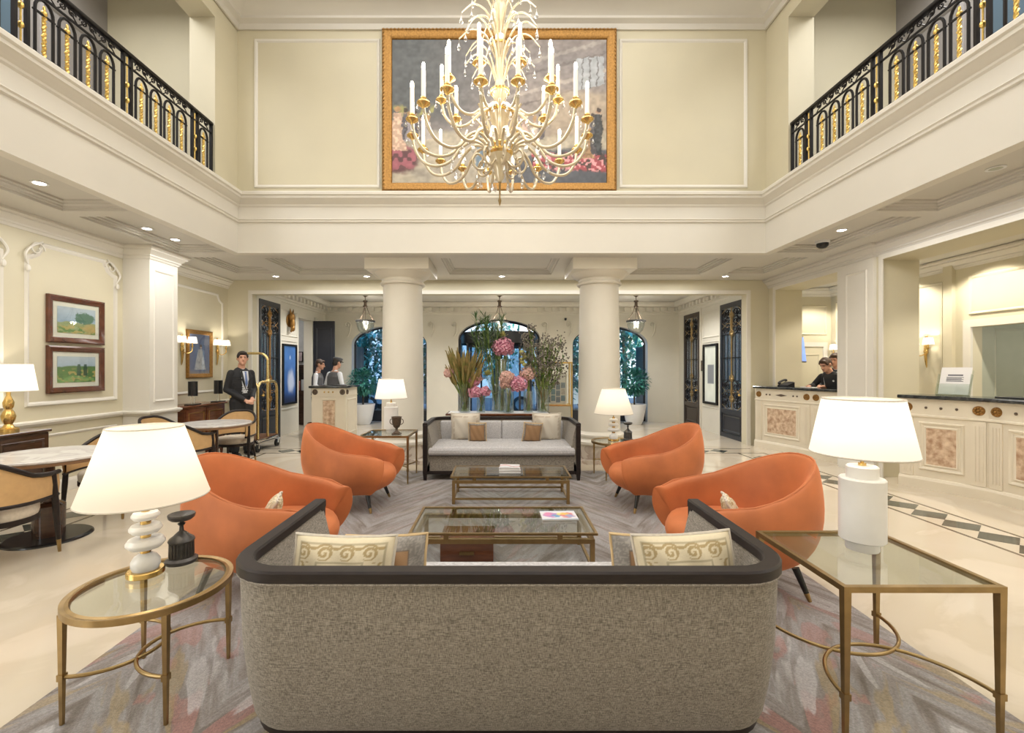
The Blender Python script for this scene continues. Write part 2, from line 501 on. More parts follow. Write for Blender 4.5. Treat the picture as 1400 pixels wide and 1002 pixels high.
    def cap(s, p0, r0, p1, r1, n=10):
        p0, p1 = Vector(p0), Vector(p1)
        d = (p1 - p0); L = d.length
        d.normalize()
        pts = []; rs = []
        for t in (-.95, -.6, 0):
            pts.append(p0 + d * (r0 * t)); rs.append(r0 * math.sqrt(max(.02, 1 - t * t)))
        for t in (0, .6, .95):
            pts.append(p1 + d * (r1 * t)); rs.append(r1 * math.sqrt(max(.02, 1 - t * t)))
        return s.tube(pts, rs, n)
    def prism(s, poly, axis, a, b, m=0):
        # poly in the plane normal to axis: x -> (y,z), y -> (x,z), z -> (x,y)
        def P(u, v, w): return {'x': (w, u, v), 'y': (u, w, v), 'z': (u, v, w)}[axis]
        k = len(poly)
        vs = [P(u, v, a) for u, v in poly] + [P(u, v, b) for u, v in poly]
        fs = [tuple(range(k - 1, -1, -1)), tuple(range(k, 2 * k))]
        fs += [(i, (i + 1) % k, k + (i + 1) % k, k + i) for i in range(k)]
        return s.add(vs, fs, m)
    def sweep(s, prof, path, closed=False, side=1, m=0, capends=True):
        # prof: (inward offset, z); path: (x, y); inward = left of travel * side; mitred corners
        P = [Vector((p[0], p[1])) for p in path]
        k = len(P); q = len(prof)
        vs = []
        for i in range(k):
            if closed: a = P[i] - P[i - 1]; b = P[(i + 1) % k] - P[i]
            else:
                a = P[i] - P[i - 1] if i else P[1] - P[0]
                b = P[i + 1] - P[i] if i < k - 1 else P[i] - P[i - 1]
            a.normalize(); b.normalize()
            na = Vector((-a.y, a.x)) * side; nb = Vector((-b.y, b.x)) * side
            mit = na + nb
            mit = mit / max(.2, mit.dot(na)) if mit.length > 1e-6 else na
            for d, z in prof:
                vs.append((P[i].x + mit.x * d, P[i].y + mit.y * d, z))
        fs = []
        for i in range(k if closed else k - 1):
            i2 = (i + 1) % k
            for j in range(q):
                j2 = (j + 1) % q
                fs.append((i * q + j, i * q + j2, i2 * q + j2, i2 * q + j))
        if capends and not closed:
            fs.append(tuple(range(q))); fs.append(tuple((k - 1) * q + j for j in range(q - 1, -1, -1)))
        return s.add(vs, fs, m)
    def mesh(s, name, mats, smooth=38, fix=True):
        me = bpy.data.meshes.new(name)
        me.from_pydata([(x * U, y * U, z * U) for x, y, z in s.v], [], s.f)
        for mm in (mats if isinstance(mats, (list, tuple)) else [mats]): me.materials.append(mm)
        if any(s.m): me.polygons.foreach_set('material_index', s.m)
        if fix:
            bm = bmesh.new(); bm.from_mesh(me)
            bmesh.ops.recalc_face_normals(bm, faces=bm.faces)
            bm.to_mesh(me); bm.free()
        if smooth:
            me.polygons.foreach_set('use_smooth', [True] * len(me.polygons))
            me.set_sharp_from_angle(angle=R(smooth))
        me.update()
        return me
    def build(s, name, mats, parent=None, smooth=38, fix=True, loc=None):
        o = bpy.data.objects.new(name, s.mesh(name, mats, smooth, fix))
        COL.objects.link(o)
        if parent: o.parent = parent
        if loc: o.location = Vector(loc) * U
        return o

def T(x=0, y=0, z=0, rz=0, sc=1):
    return Matrix.Translation((x, y, z)) @ Matrix.Rotation(rz, 4, 'Z') @ Matrix.Scale(sc, 4)

def tag(o, label, cat, group=None, kind=None):
    o['label'] = label; o['category'] = cat
    if group: o['group'] = group
    if kind: o['kind'] = kind
    return o

def thing(name, label, cat, loc=(0, 0, 0), rz=0, group=None, kind=None):
    o = bpy.data.objects.new(name, None)
    o.empty_display_size = .1
    o.location = Vector(loc) * U
    o.rotation_euler = (0, 0, rz)
    COL.objects.link(o)
    return tag(o, label, cat, group, kind)

KIDS = {}
def kids(o):
    return [c for c in COL.objects if c.parent == o]

def dup(root, label, loc, rz=0, group=None, mirror=False):
    def rec(o, par):
        c = o.copy(); COL.objects.link(c); c.parent = par
        for ch in kids(o): rec(ch, c)
        return c
    r = rec(root, None)
    r['label'] = label
    if group: r['group'] = group
    r.location = Vector(loc) * U
    r.rotation_euler = (0, 0, rz)
    return r

def inst(o, parent, name=None, loc=None, rz=None, mesh=None):
    c = o.copy(); COL.objects.link(c); c.parent = parent
    if loc is not None: c.location = Vector(loc) * U
    if rz is not None: c.rotation_euler = (0, 0, rz)
    return c

def struct(mb, name, m, smooth=30, parent=None):
    o = mb.build(name, m, parent, smooth)
    if not parent: o['kind'] = 'structure'
    return o

def spline(pts, n=6, closed=False):
    P = [Vector(p) for p in pts]; k = len(P); out = []
    for i in range(k if closed else k - 1):
        p0 = P[i - 1] if (i or closed) else P[0] * 2 - P[1]
        p1 = P[i]; p2 = P[(i + 1) % k]
        p3 = P[(i + 2) % k] if (closed or i + 2 < k) else p2 * 2 - p1
        for j in range(n):
            t = j / n
            out.append(.5 * ((2 * p1) + (p2 - p0) * t + (2 * p0 - 5 * p1 + 4 * p2 - p3) * t * t + (3 * p1 - p0 - 3 * p2 + p3) * t ** 3))
    if not closed: out.append(P[-1])
    return out

# value noise for the pictures
rng = np.random.RandomState(5)
NT = rng.rand(64, 64)
def vn(x, y):
    x = np.asarray(x, float); y = np.asarray(y, float)
    xi = np.floor(x).astype(int); yi = np.floor(y).astype(int)
    fx = x - xi; fy = y - yi
    fx = fx * fx * (3 - 2 * fx); fy = fy * fy * (3 - 2 * fy)
    g = lambda a, b: NT[a % 64, b % 64]
    return (g(xi, yi) * (1 - fx) + g(xi + 1, yi) * fx) * (1 - fy) + (g(xi, yi + 1) * (1 - fx) + g(xi + 1, yi + 1) * fx) * fy
def fbm(x, y): return .5 * vn(x, y) + .3 * vn(2.1 * x + 7, 2.1 * y + 3) + .2 * vn(4.3 * x + 1, 4.3 * y + 9)

def canvas(name, P0, du, dv, nx, ny, fn, m, parent=None, depth=None):
    """a printed sheet: a grid from P0 along du, dv, coloured per vertex by fn(u, v)"""
    P0, du, dv = Vector(P0), Vector(du), Vector(dv)
    vs = []; fs = []
    uu, vv = np.meshgrid(np.linspace(0, 1, nx), np.linspace(0, 1, ny))
    C = fn(uu, vv)
    for j in range(ny):
        for i in range(nx):
            vs.append(tuple((P0 + du * uu[j, i] + dv * vv[j, i]) * U))
    for j in range(ny - 1):
        for i in range(nx - 1):
            a = j * nx + i; fs.append((a, a + 1, a + nx + 1, a + nx))
    me = bpy.data.meshes.new(name); me.from_pydata(vs, [], fs)
    at = me.color_attributes.new('Col', 'FLOAT_COLOR', 'POINT')
    cc = np.ones((ny * nx, 4), np.float32); cc[:, :3] = C.reshape(-1, 3)
    at.data.foreach_set('color', cc.ravel())
    me.materials.append(m)
    o = bpy.data.objects.new(name, me); COL.objects.link(o)
    if parent: o.parent = parent
    return o

def lay(C, mask, col, a=1.0):
    mask = np.clip(mask, 0, 1)[..., None] * a
    return C * (1 - mask) + np.array(col) * mask
def ss(a, b, x): t = np.clip((x - a) / (b - a), 0, 1); return t * t * (3 - 2 * t)

# ================================================================== STRUCTURE
XL, XR = -5.9, 5.75
ZS = 3.55
struct(MB().box(-9.5, 9.5, -3.4, 14.0, -.12, 0), 'floor', M['floor'])
FL = bpy.data.objects['floor']
# inlaid bands: two dark lines with slanted dark stones between, stone by stone
def inlay_line(a, b, w, m):
    MB().beam((a[0], a[1], .0008), (b[0], b[1], .0008), w, .002).build('inlay_strip', m, FL, 0)
def stone(poly):
    MB().prism(poly, 'z', 0, .002).build('inlay_stone', M['inlay_dark'], FL, 0)
for xc in (4.85, -4.85):
    for dx in (-.25, .25): inlay_line((xc + dx, -1), (xc + dx, 8.86), .035, M['inlay_brown'])
    y = -.6
    while y < 8.7:
        stone([(xc, y - .18), (xc + .21, y), (xc, y + .18), (xc - .21, y)])
        y += .36
for yy in (8.86, 9.34): inlay_line((-5.1, yy), (5.1, yy), .035, M['inlay_brown'])
x = -4.3
while x < 4.4:
    stone([(x - .18, 9.10), (x, 8.9), (x + .18, 9.10), (x, 9.30)])
    x += .36

def frame2(mb, plane, c, u0, u1, z0, z1, w=.05, d=.02, notch=0):
    """a raised moulding frame on a wall: plane 'x' at x=c (u=y) or 'y' at y=c (u=x); d>0 away from the wall along the axis"""
    prof = [(0, 0), (w * .25, d), (w * .6, d * .75), (w * .75, d * .35), (w, 0)]
    cor = [(u0, z0), (u1, z0), (u1, z1), (u0, z1)]
    if notch:
        r = notch
        cor = [(u0, z0), (u1, z0), (u1, z1 - r)] + [(u1 - r + r * (1 - cos(a)) - r * .0, z1 - r + r * sin(a)) if False else (u1 - r * sin(a), z1 - r * cos(a)) for a in (R(20), R(45), R(70))] + [(u1 - r, z1), (u0 + r, z1)] + [(u0 + r * sin(a), z1 - r * cos(a)) for a in (R(70), R(45), R(20))] + [(u0, z1 - r)]
    k = len(cor); q = len(prof); vs = []
    for i in range(k):
        a = Vector(cor[i]) - Vector(cor[i - 1]); b = Vector(cor[(i + 1) % k]) - Vector(cor[i])
        a.normalize(); b.normalize()
        na = Vector((-a.y, a.x)); nb = Vector((-b.y, b.x)); mt = na + nb
        mt = mt / max(.35, mt.dot(na))
        for o, h in prof:
            u, z = cor[i][0] + mt.x * o, cor[i][1] + mt.y * o
            vs.append((c + h, u, z) if plane == 'x' else (u, c + h, z))
    fs = [(i * q + j, i * q + j + 1, ((i + 1) % k) * q + j + 1, ((i + 1) % k) * q + j) for i in range(k) for j in range(q - 1)]
    mb.add(vs, fs)
    return mb

CROWN = [(0, 0), (.02, 0), (.035, .05), (.06, .07), (.06, .10), (.13, .17), (.17, .19), (.17, .22), (.22, .25), (.22, .30), (0, .30)]
def crown(z, s=1.0): return [(d * s, z + h * .63) for d, h in CROWN]
BASE = [(0, 0), (.035, 0), (.035, .13), (.025, .15), (.015, .17), (0, .17)]
RAIL = [(0, .92), (.02, .92), (.035, .945), (.05, .955), (.05, .98), (.02, .995), (0, .995)]

# ---- left wall
wl_ = struct(MB().box(XL - .2, XL, -3.4, 9.8, 0, 3.9), 'wall_left', M['cream'])
struct(MB().box(XL, -5.48, 7.08, 7.69, 0, ZS), 'pilaster', M['ivory'], parent=wl_)
mb = MB()
frame2(mb, 'x', -5.48, 7.16, 7.61, 1.12, 3.22, .04, .015)
mb.build('panel_moulding', M['ivory'], wl_)
for (a, b) in ((5.62, 6.97), (3.95, 5.38)):
    mb = MB(); frame2(mb, 'x', XL, a, b, 1.17, 3.27, .06, .025, notch=.2)
    mb.build('panel_moulding', M['ivory'], wl_)
    mb = MB()
    for yy in (a, b):
        sgn = 1 if yy == a else -1
        pts = [(XL + .03, yy + sgn * (.13 + .10 * cos(t) * (1 - t / 9)), 3.16 + .10 * sin(t) * (1 - t / 9)) for t in np.linspace(0, 7, 22)]
        mb.tube(pts, .009, 6)
        mb.tube(spline([(XL + .02, yy + sgn * .03, 2.94), (XL + .035, yy - sgn * .02, 3.06), (XL + .03, yy + sgn * .05, 3.17), (XL + .03, yy + sgn * .2, 3.27)], 5), [.008 + .008 * sin(i / 16 * PI) for i in range(16)], 6)
        mb.ell((XL + .03, yy + sgn * .02, 2.9), (.02, .03, .045), 8, 6)
    mb.build('carved_ornament', M['ivory'], wl_)
mb = MB(); frame2(mb, 'x', XL, 7.85, 9.62, 1.17, 3.2, .05, .02, notch=.16); mb.build('panel_moulding', M['ivory'], wl_)
for (a, b) in ((4.1, 5.4), (5.62, 6.97), (7.85, 9.6)):
    mb = MB(); frame2(mb, 'x', XL, a, b, .27, .80, .04, .015); mb.build('wainscot_moulding', M['ivory'], wl_)
pl = [(XL, 9.8), (XL, 7.69), (-5.48, 7.69), (-5.48, 7.08), (XL, 7.08), (XL, -3.3)]
o = struct(MB().sweep(RAIL, pl, side=1), 'trim_1', M['ivory'])
o = struct(MB().sweep(BASE, pl, side=1), 'baseboard_left', M['ivory'])
o = struct(MB().sweep(crown(3.36, .62), pl, side=1), 'trim_2', M['ivory'])

# ---- wall across the hall with the opening to the vestibule
wb = MB()
wb.box(-6.1, -5.37, 9.8, 10.0, 0, 3.9).box(5.27, 6.35, 9.8, 10.0, 0, 3.9).box(-5.37, 5.27, 9.8, 10.0, 3.25, 3.9)
wb = struct(wb, 'wall_back', M['cream'])
mb = MB()
mb.box(-5.45, -5.37, 9.775, 9.8, 0, 3.33).box(5.27, 5.35, 9.775, 9.8, 0, 3.33).box(-5.37, 5.27, 9.775, 9.8, 3.25, 3.33)
struct(mb, 'trim_3', M['ivory'])

# ---- right wall: two wide openings to the reception
wr = MB()
wr.box(XR, 6.35, 6.92, 7.70, 0, 3.9).box(XR, 6.35, 9.62, 9.8, 0, 3.9).box(XR, 6.35, -3.4, 2.6, 0, 3.9)
wr.box(XR, 6.35, 7.70, 9.62, 3.3, 3.9).box(XR, 6.35, 2.6, 6.92, 3.3, 3.9)
wr = struct(wr, 'wall_right', M['cream'])
struct(MB().box(XR - .05, XR, 6.98, 7.66, 0, ZS), 'pilaster', M['ivory'], parent=wr)
mb = MB(); frame2(mb, 'x', XR - .05, 7.10, 7.54, 1.05, 3.2, .04, -.015); mb.build('panel_moulding', M['ivory'], wr)
mb = MB(); frame2(mb, 'x', XR - .05, 7.10, 7.54, .3, .88, .04, -.015); mb.build('panel_moulding', M['ivory'], wr)
mb = MB()
for a, b in ((7.70, 9.62), (2.6, 6.92)):
    mb.box(XR - .02, XR, a - .0, a + .07, 0, 3.3).box(XR - .02, XR, b - .07, b, 0, 3.3).box(XR - .02, XR, a, b, 3.3, 3.37)
struct(mb, 'trim_4', M['ivory'])
struct(MB().sweep(crown(3.36, .62), [(XR, -3.3), (XR, 6.98), (XR - .05, 6.98), (XR - .05, 7.66), (XR, 7.66), (XR, 9.8)], side=1), 'trim_5', M['soffit'])
struct(MB().sweep(BASE, [(XR - .05, 6.98), (XR - .05, 7.66)], side=1), 'baseboard_right', M['ivory'])

# ---- reception office behind the right wall
XO = 7.6
wo = MB()
wo.box(XO, XO + .15, 7.34, 10.7, 0, 3.7).box(XO, XO + .15, -1, 5.6, 0, 3.7).box(XO, XO + .15, 5.6, 7.34, 2.32, 3.7)
wo.box(6.3, XO + .15, 10.5, 10.65, 0, 3.7).box(6.3, XO + .15, -1.1, -1, 0, 3.7)
wo = struct(wo, 'wall_office', M['cream'])
struct(MB().box(6.3, XO + .2, -1.1, 10.7, 3.5, 3.6), 'ceiling_office', M['ceil'])
for a, b, z0, z1 in ((7.82, 8.6, .2, 3.15), (5.65, 7.4, 2.52, 3.15), (8.75, 10.35, .2, 3.15)):
    mb = MB(); frame2(mb, 'x', XO, a, b, z0, z1, .05, -.02); mb.build('panel_moulding', M['cream'], wo)
mb = MB(); mb.box(XO - .06, XO, 7.62, 7.78, 0, 3.4).build('pilaster', M['cream'], wo)
mb = MB(); mb.box(XO - .04, XO, 7.34, 7.46, 0, 2.32).box(XO - .04, XO, 5.5, 7.46, 2.32, 2.44).build('door_casing', M['ivory'], wo)
mb = MB(); frame2(mb, 'y', 10.5, 6.55, 7.5, 2.42, 3.1, .05, -.02); mb.build('panel_moulding', M['cream'], wo)
struct(MB().sweep(crown(3.3, .7), [(XO, -1), (XO, 10.5), (6.35, 10.5)], side=1), 'trim_6', M['ivory'])
# back room seen through the office doorway
br = MB(); br.box(XO + .15, 9.4, 7.34, 7.5, 0, 2.6).box(9.4, 9.5, 4.5, 7.5, 0, 2.6).box(XO + .15, 9.5, 4.4, 4.5, 0, 2.6).box(XO + .15, 9.5, 4.4, 7.5, 2.5, 2.6)
br = struct(br, 'wall_backroom', M['green_wall'])
for a, b in ((6.5, 7.1), (5.85, 6.42), (5.1, 5.7)):
    mb = MB(); frame2(mb, 'x', 9.4, a, b, .15, 2.3, .04, -.015); mb.build('panel_moulding', M['green_wall'], br)
for xx in (7.95, 8.55):
    mb = MB(); frame2(mb, 'y', 7.34, xx, xx + .5, .15, 2.3, .04, -.015); mb.build('panel_moulding', M['green_wall'], br)
point('back_room_light', (8.5, 6.0, 2.2), 14, NEUT, .15)
# office door in the end wall
d = MB().box(6.72, 7.38, 10.46, 10.5, 0, 2.15); d = struct(d, 'door_1', M['cream'])
for z0, z1 in ((.2, .9), (1.05, 1.98)):
    mb = MB(); frame2(mb, 'y', 10.46, 6.80, 7.30, z0, z1, .04, -.015); mb.build('door_panel', M['cream'], d)
mb = MB(); mb.box(6.62, 6.72, 10.44, 10.5, 0, 2.15).box(7.38, 7.48, 10.44, 10.5, 0, 2.15).box(6.62, 7.48, 10.44, 10.5, 2.15, 2.25).build('door_frame', M['ivory'], d)
mb = MB(); mb.cyl((7.30, 10.40, 1.02), (7.30, 10.46, 1.02), .012).ell((7.30, 10.40, 1.02), .028).build('door_knob', M['gold'], d)

# ---- aisle ceilings with stepped coffers
def coffered(name, x0, x1, y0, y1, cof, m):
    mb = MB()
    xs = sorted({x0, x1} | {c[0] for c in cof} | {c[1] for c in cof})
    ys = sorted({y0, y1} | {c[2] for c in cof} | {c[3] for c in cof})
    for i in range(len(xs) - 1):
        for j in range(len(ys) - 1):
            cx, cy = (xs[i] + xs[i + 1]) / 2, (ys[j] + ys[j + 1]) / 2
            if any(c[0] < cx < c[1] and c[2] < cy < c[3] for c in cof): continue
            mb.add([(xs[i], ys[j], ZS), (xs[i + 1], ys[j], ZS), (xs[i + 1], ys[j + 1], ZS), (xs[i], ys[j + 1], ZS)], [(0, 1, 2, 3)])
    ste = [(0, 0), (0, .05), (.035, .05), (.035, .09), (.06, .105), (.06, .14), (.10, .15), (.10, .19)]
    ste = [(d_, h_ * .553) for d_, h_ in ste]
    for c in cof:
        cor = [(c[0], c[2]), (c[1], c[2]), (c[1], c[3]), (c[0], c[3])]
        vs = []
        for k, (px, py) in enumerate(cor):
            sx = 1 if k in (0, 3) else -1; sy = 1 if k < 2 else -1
            vs += [(px + sx * d, py + sy * d, ZS + h) for d, h in ste]
        q = len(ste)
        fs = [(i * q + j, ((i + 1) % 4) * q + j, ((i + 1) % 4) * q + j + 1, i * q + j + 1) for i in range(4) for j in range(q - 1)]
        fs.append(tuple(i * q + q - 1 for i in range(4)))
        mb.add(vs, fs)
    o = mb.build(name, m, None, 25, fix=False)
    o['kind'] = 'structure'
    return o
coffered('ceiling_aisle_left', XL, -4.468, -3.3, 7.618, [(-5.29, -4.5, a, b) for a, b in ((-2.4, -.5), (-.29, 1.6), (1.81, 3.47), (3.68, 5.48), (5.69, 7.45))], M['soffit'])
coffered('ceiling_aisle_right', 4.468, XR, -3.3, 7.618, [(4.5, 5.25, a, b) for a, b in ((-2.4, -.5), (-.29, 1.6), (1.81, 3.47), (3.68, 5.48), (5.69, 7.45))], M['soffit'])
coffered('ceiling_hall', XL, XR, 7.618, 9.8, [(-5.29, -4.5, 7.78, 9.1), (-4.1, -2.6, 7.85, 9.2), (-1.05, 1.0, 7.85, 9.2), (2.55, 4.0, 7.85, 9.2), (4.5, 5.25, 7.78, 9.1)], M['soffit'])
# slabs above (balcony floors)
struct(MB().box(-6.7, -4.36, -3.4, 10.0, 3.8, 4.5), 'floor_balcony_left', M['grey'])
struct(MB().box(4.36, 6.7, -3.4, 10.0, 3.8, 4.5), 'floor_balcony_right', M['grey'])
struct(MB().box(-4.36, 4.36, 7.55, 10.0, 3.8, 4.5), 'floor_balcony_back', M['grey'])

# ---- entablature running round the atrium
ENT = [(-.12, 3.55), (.012, 3.55), (.012, 3.575), (0, 3.58), (0, 4.05), (.025, 4.06), (.025, 4.085), (.04, 4.10), (.015, 4.12), (.015, 4.30), (.035, 4.32), (.035, 4.345), (.06, 4.36), (.10, 4.41), (.125, 4.42), (.125, 4.455), (.15, 4.47), (.15, 4.51), (.13, 4.53), (-.12, 4.53)]
struct(MB().sweep(ENT, [(4.35, -3.3), (4.35, 7.5), (-4.35, 7.5), (-4.35, -3.3)], side=1), 'trim_7', M['ivory'])

# ---- upper back wall, piers, beams, ceiling
wu = struct(MB().box(-4.36, 4.36, 7.5, 7.7, 4.45, 7.9), 'wall_upper_back', M['cream'])
for a, b in ((-4.08, -2.0), (1.93, 4.05)):
    mb = MB(); frame2(mb, 'y', 7.5, a, b, 4.62, 7.08, .06, -.025); mb.build('panel_moulding', M['ivory'], wu)
for sx, nm in ((-1, 'left'), (1, 'right')):
    mb = MB()
    a, b = sorted((sx * 4.36, sx * 6.7))
    mb.box(a, b, 7.5, 7.7, 4.5, 7.9)                    # end wall of the balcony
    a, b = sorted((sx * 4.36, sx * 4.75)); mb.box(a, b, 6.92, 7.5, 4.53, 7.9)
    mb.box(a, b, -3.3, 6.92, 7.0, 7.9)
    struct(mb, 'wall_upper_' + nm, M['cream'])
    a, b = sorted((sx * 6.5, sx * 6.7))
    wc = struct(MB().box(a, b, -3.4, 7.5, 4.5, 7.9), 'wall_corridor_' + nm, M['grey'])
    mb = MB()
    x = sx * 6.5
    for k, y0 in enumerate((2.6, 3.9, 5.2, 6.4)):
        frame2(mb, 'x', x, y0, y0 + (1.0 if k < 3 else .8), 4.7, 6.9, .07, -sx * .04)
    mb.build('panel_moulding', M['grey'], wc)
    w = MB()
    for y0 in (4.0, 5.3):
        w.box(min(x, x - sx * .03), max(x, x - sx * .03), y0 + .12, y0 + .76, 4.85, 6.75)
    w.build('corridor_glazing', M['facade_win'], wc)
struct(MB().box(-6.7, 6.7, -3.4, 7.7, 7.8, 7.95), 'ceiling_atrium', M['ceil'])
struct(MB().sweep([(0, 7.22), (.03, 7.22), (.05, 7.3), (.12, 7.34), (.12, 7.38), (.26, 7.5), (.34, 7.53), (.34, 7.58), (.46, 7.64), (.5, 7.7), (.5, 7.79), (0, 7.79)], [(4.35, -3.3), (4.35, 7.5), (-4.35, 7.5), (-4.35, -3.3)], side=1), 'trim_8', M['ceil'])
struct(MB().box(-6.7, 8, -3.5, -3.35, 0, 7.9), 'wall_rear', M['cream'])

# ---- vestibule
VL, VR, VF = -5.4, 5.43, 13.94
v = MB()
v.box(VL - .25, VL, 10.0, 12.1, 0, 3.8).box(VL - .25, VL, 12.98, VF, 0, 3.8).box(VL - .25, VL, 12.1, 12.98, 3.0, 3.8)
wvl = struct(v, 'wall_vestibule_left', M['vest'])
wvr = struct(MB().box(VR, VR + .25, 10.0, VF + .36, 0, 3.8), 'wall_vestibule_right', M['vest'])
struct(MB().box(VL - .25, VR + .25, 10.0, VF + .4, 3.66, 3.8), 'ceiling_vestibule', M['ceil'])
for (a, b, z0, z1) in ((11.1, 12.0, 2.45, 3.12), (11.1, 12.0, .62, 2.36), (13.1, 13.8, .3, 3.12)):
    mb = MB(); frame2(mb, 'x', VL, a, b, z0, z1, .05, .02); mb.build('panel_moulding', M['vest'], wvl)
for (a, b, z0, z1) in ((11.33, 12.28, 2.45, 3.12), (11.33, 12.28, .62, 2.36)):
    mb = MB(); frame2(mb, 'x', VR, a, b, z0, z1, .05, -.02); mb.build('panel_moulding', M['vest'], wvr)

ARCH = [(-3.45, 1.15, 2.38, 2.94), (-.08, 1.26, 2.55, 3.14), (3.32, 1.15, 2.38, 2.94)]
def arch_z(a, x):
    cx, hw, zs, zt = a
    t = max(0, 1 - ((x - cx) / hw) ** 2)
    return zs + (zt - zs) * math.sqrt(t)
mb = MB()
segs = [VL - .25]
prev = VL - .25
for a in ARCH:
    mb.box(prev, a[0] - a[1], VF, VF + .36, 0, 3.8)
    xs = [a[0] - a[1] * cos(PI * i / 28) for i in range(29)]
    for i in range(28):
        xa, xb = xs[i], xs[i + 1]; za, zb = arch_z(a, xa), arch_z(a, xb)
        mb.add([(xa, VF, za), (xb, VF, zb), (xb, VF, 3.8), (xa, VF, 3.8), (xa, VF + .36, za), (xb, VF + .36, zb), (xb, VF + .36, 3.8), (xa, VF + .36, 3.8)], [(0, 1, 2, 3), (7, 6, 5, 4), (4, 5, 1, 0)])
    prev = a[0] + a[1]
mb.box(prev, VR + .25, VF, VF + .36, 0, 3.8)
o = mb.build('wall_front', M['vest'], None, 40, fix=False); o['kind'] = 'structure'
wf = o
# carved brackets beside the arches
for a in ARCH:
    for sx in (-1, 1):
        mb = MB()
        xx = a[0] + sx * (a[1] + .12)
        pts = [(xx + .10 * cos(t) * (1 - t / 8.5), VF - .03, 2.98 + .10 * sin(t) * (1 - t / 8.5)) for t in np.linspace(0, 6.8, 20)]
        mb.tube(pts, .02, 6)
        mb.tube(spline([(xx + .10, VF - .03, 2.98), (xx + .07, VF - .04, 2.75), (xx, VF - .03, 2.62)], 5), .025, 6)
        mb.build('carved_bracket', M['vest'], wf)
# dentil cornice
pth = [(VR, 10.02), (VR, VF), (VL, VF), (VL, 10.02)]
ob = struct(MB().sweep([(0, 3.28), (.03, 3.28), (.04, 3.33), (.07, 3.35), (.07, 3.50), (.20, 3.52), (.24, 3.57), (.24, 3.65), (0, 3.65)], pth, side=1), 'trim_9', M['vest'])
mb = MB()
x = VL + .1
while x < VR - .1:
    mb.box(x, x + .10, VF - .15, VF - .06, 3.39, 3.5); x += .22
y = 10.1
while y < VF - .15:
    mb.box(VL + .06, VL + .15, y, y + .10, 3.39, 3.5).box(VR - .15, VR - .06, y, y + .10, 3.39, 3.5); y += .22
o = mb.build('dentil_course', M['vest'], ob); o['kind'] = 'stuff'

# arched glazing of the two side bays
def bay(name, a, leafside):
    cx, hw, zs, zt = a
    g = MB()
    y = VF + .28
    xs = [cx - hw * cos(PI * i / 24) for i in range(25)]
    poly = [(cx - hw, .34)] + [(x, arch_z(a, x)) for x in xs] + [(cx + hw, .34)]
    poly = [p for i, p in enumerate(poly) if i == 0 or (abs(p[0] - poly[i - 1][0]) + abs(p[1] - poly[i - 1][1])) > 1e-4]
    g.add([(x, y, z) for x, z in poly], [tuple(range(len(poly)))])
    o = g.build(name, M['pane'], None, 0, fix=False); o['kind'] = 'structure'
    mb = MB()
    mb.box(cx - hw, cx + hw, y - .03, y + .03, 0, .34)
    mb.build('bottom_panel', M['door_dark'], o)
    mb = MB()
    mb.tube([(x, y, arch_z(a, x) - .02) for x in xs], .035, 6)
    mb.box(cx - hw, cx - hw + .06, y - .03, y + .03, 0, zs).box(cx + hw - .06, cx + hw, y - .03, y + .03, 0, zs)
    mb.build('window_frame', M['door_dark'], o)
    for dx in (0,):
        mb = MB(); mb.box(cx + dx - .02, cx + dx + .02, y - .02, y + .02, .34, arch_z(a, cx + dx) - .02).build('mullion', M['door_dark'], o)
    # the leaf folded against the reveal
    mb = MB()
    xx = cx + leafside * (hw - .03)
    mb.box(xx - .03, xx + .03, y - .02 + .06, y + .75, .02, zs - .05)
    mb.build('folded_shutter', M['door_dark'], o)
    return o
bay('window_1', ARCH[0], -1)
bay('window_2', ARCH[2], 1)

# revolving door in the middle bay
cx, cy = -.08, VF + .95
rd = MB()
rd.lathe([(1.28, 2.42), (1.28, 2.78), (0, 2.78)], 40, (cx, cy, 0)); rd.lathe([(1.28, 2.42), (0.0, 2.42)], 40, (cx, cy, 0))
rd = rd.build('door_2', M['door_dark'], None, 40); rd['kind'] = 'structure'
for a0 in (-38, 142):
    g = MB(); g.lathe([(1.24, .12), (1.24, 2.42)], 14, (cx, cy, 0), a0=R(a0), a1=R(a0 + 76)); g.build('curved_glass', M['pane'], rd, 60, fix=False)
    f = MB(); f.lathe([(1.22, 0), (1.27, 0), (1.27, .12), (1.22, .12), (1.22, 0)], 14, (cx, cy, 0), a0=R(a0), a1=R(a0 + 76)); f.build('kick_rail', M['door_dark'], rd)
    for k in (0, 38, 76):
        a = R(a0 + k)
        MB().cyl((cx + 1.245 * cos(a), cy + 1.245 * sin(a), 0), (cx + 1.245 * cos(a), cy + 1.245 * sin(a), 2.42), .035, n=8).build('post', M['door_dark'], rd)
for k in range(4):
    a = R(33 + 90 * k)
    dx, dy = cos(a), sin(a)
    w = MB()
    P = lambda r, z: (cx + dx * r, cy + dy * r, z)
    w.beam(P(.05, .06), P(1.2, .06), .05, .12).beam(P(.05, 2.36), P(1.2, 2.36), .05, .1).beam(P(1.16, .05), P(1.16, 2.4), .06).beam(P(.08, .05), P(.08, 2.4), .06)
    w = w.build('door_wing', M['door_dark'], rd)
    MB().add([P(.1, .12), P(1.14, .12), P(1.14, 2.32), P(.1, 2.32)], [(0, 1, 2, 3)]).build('wing_glass', M['pane'], w, 0, fix=False)
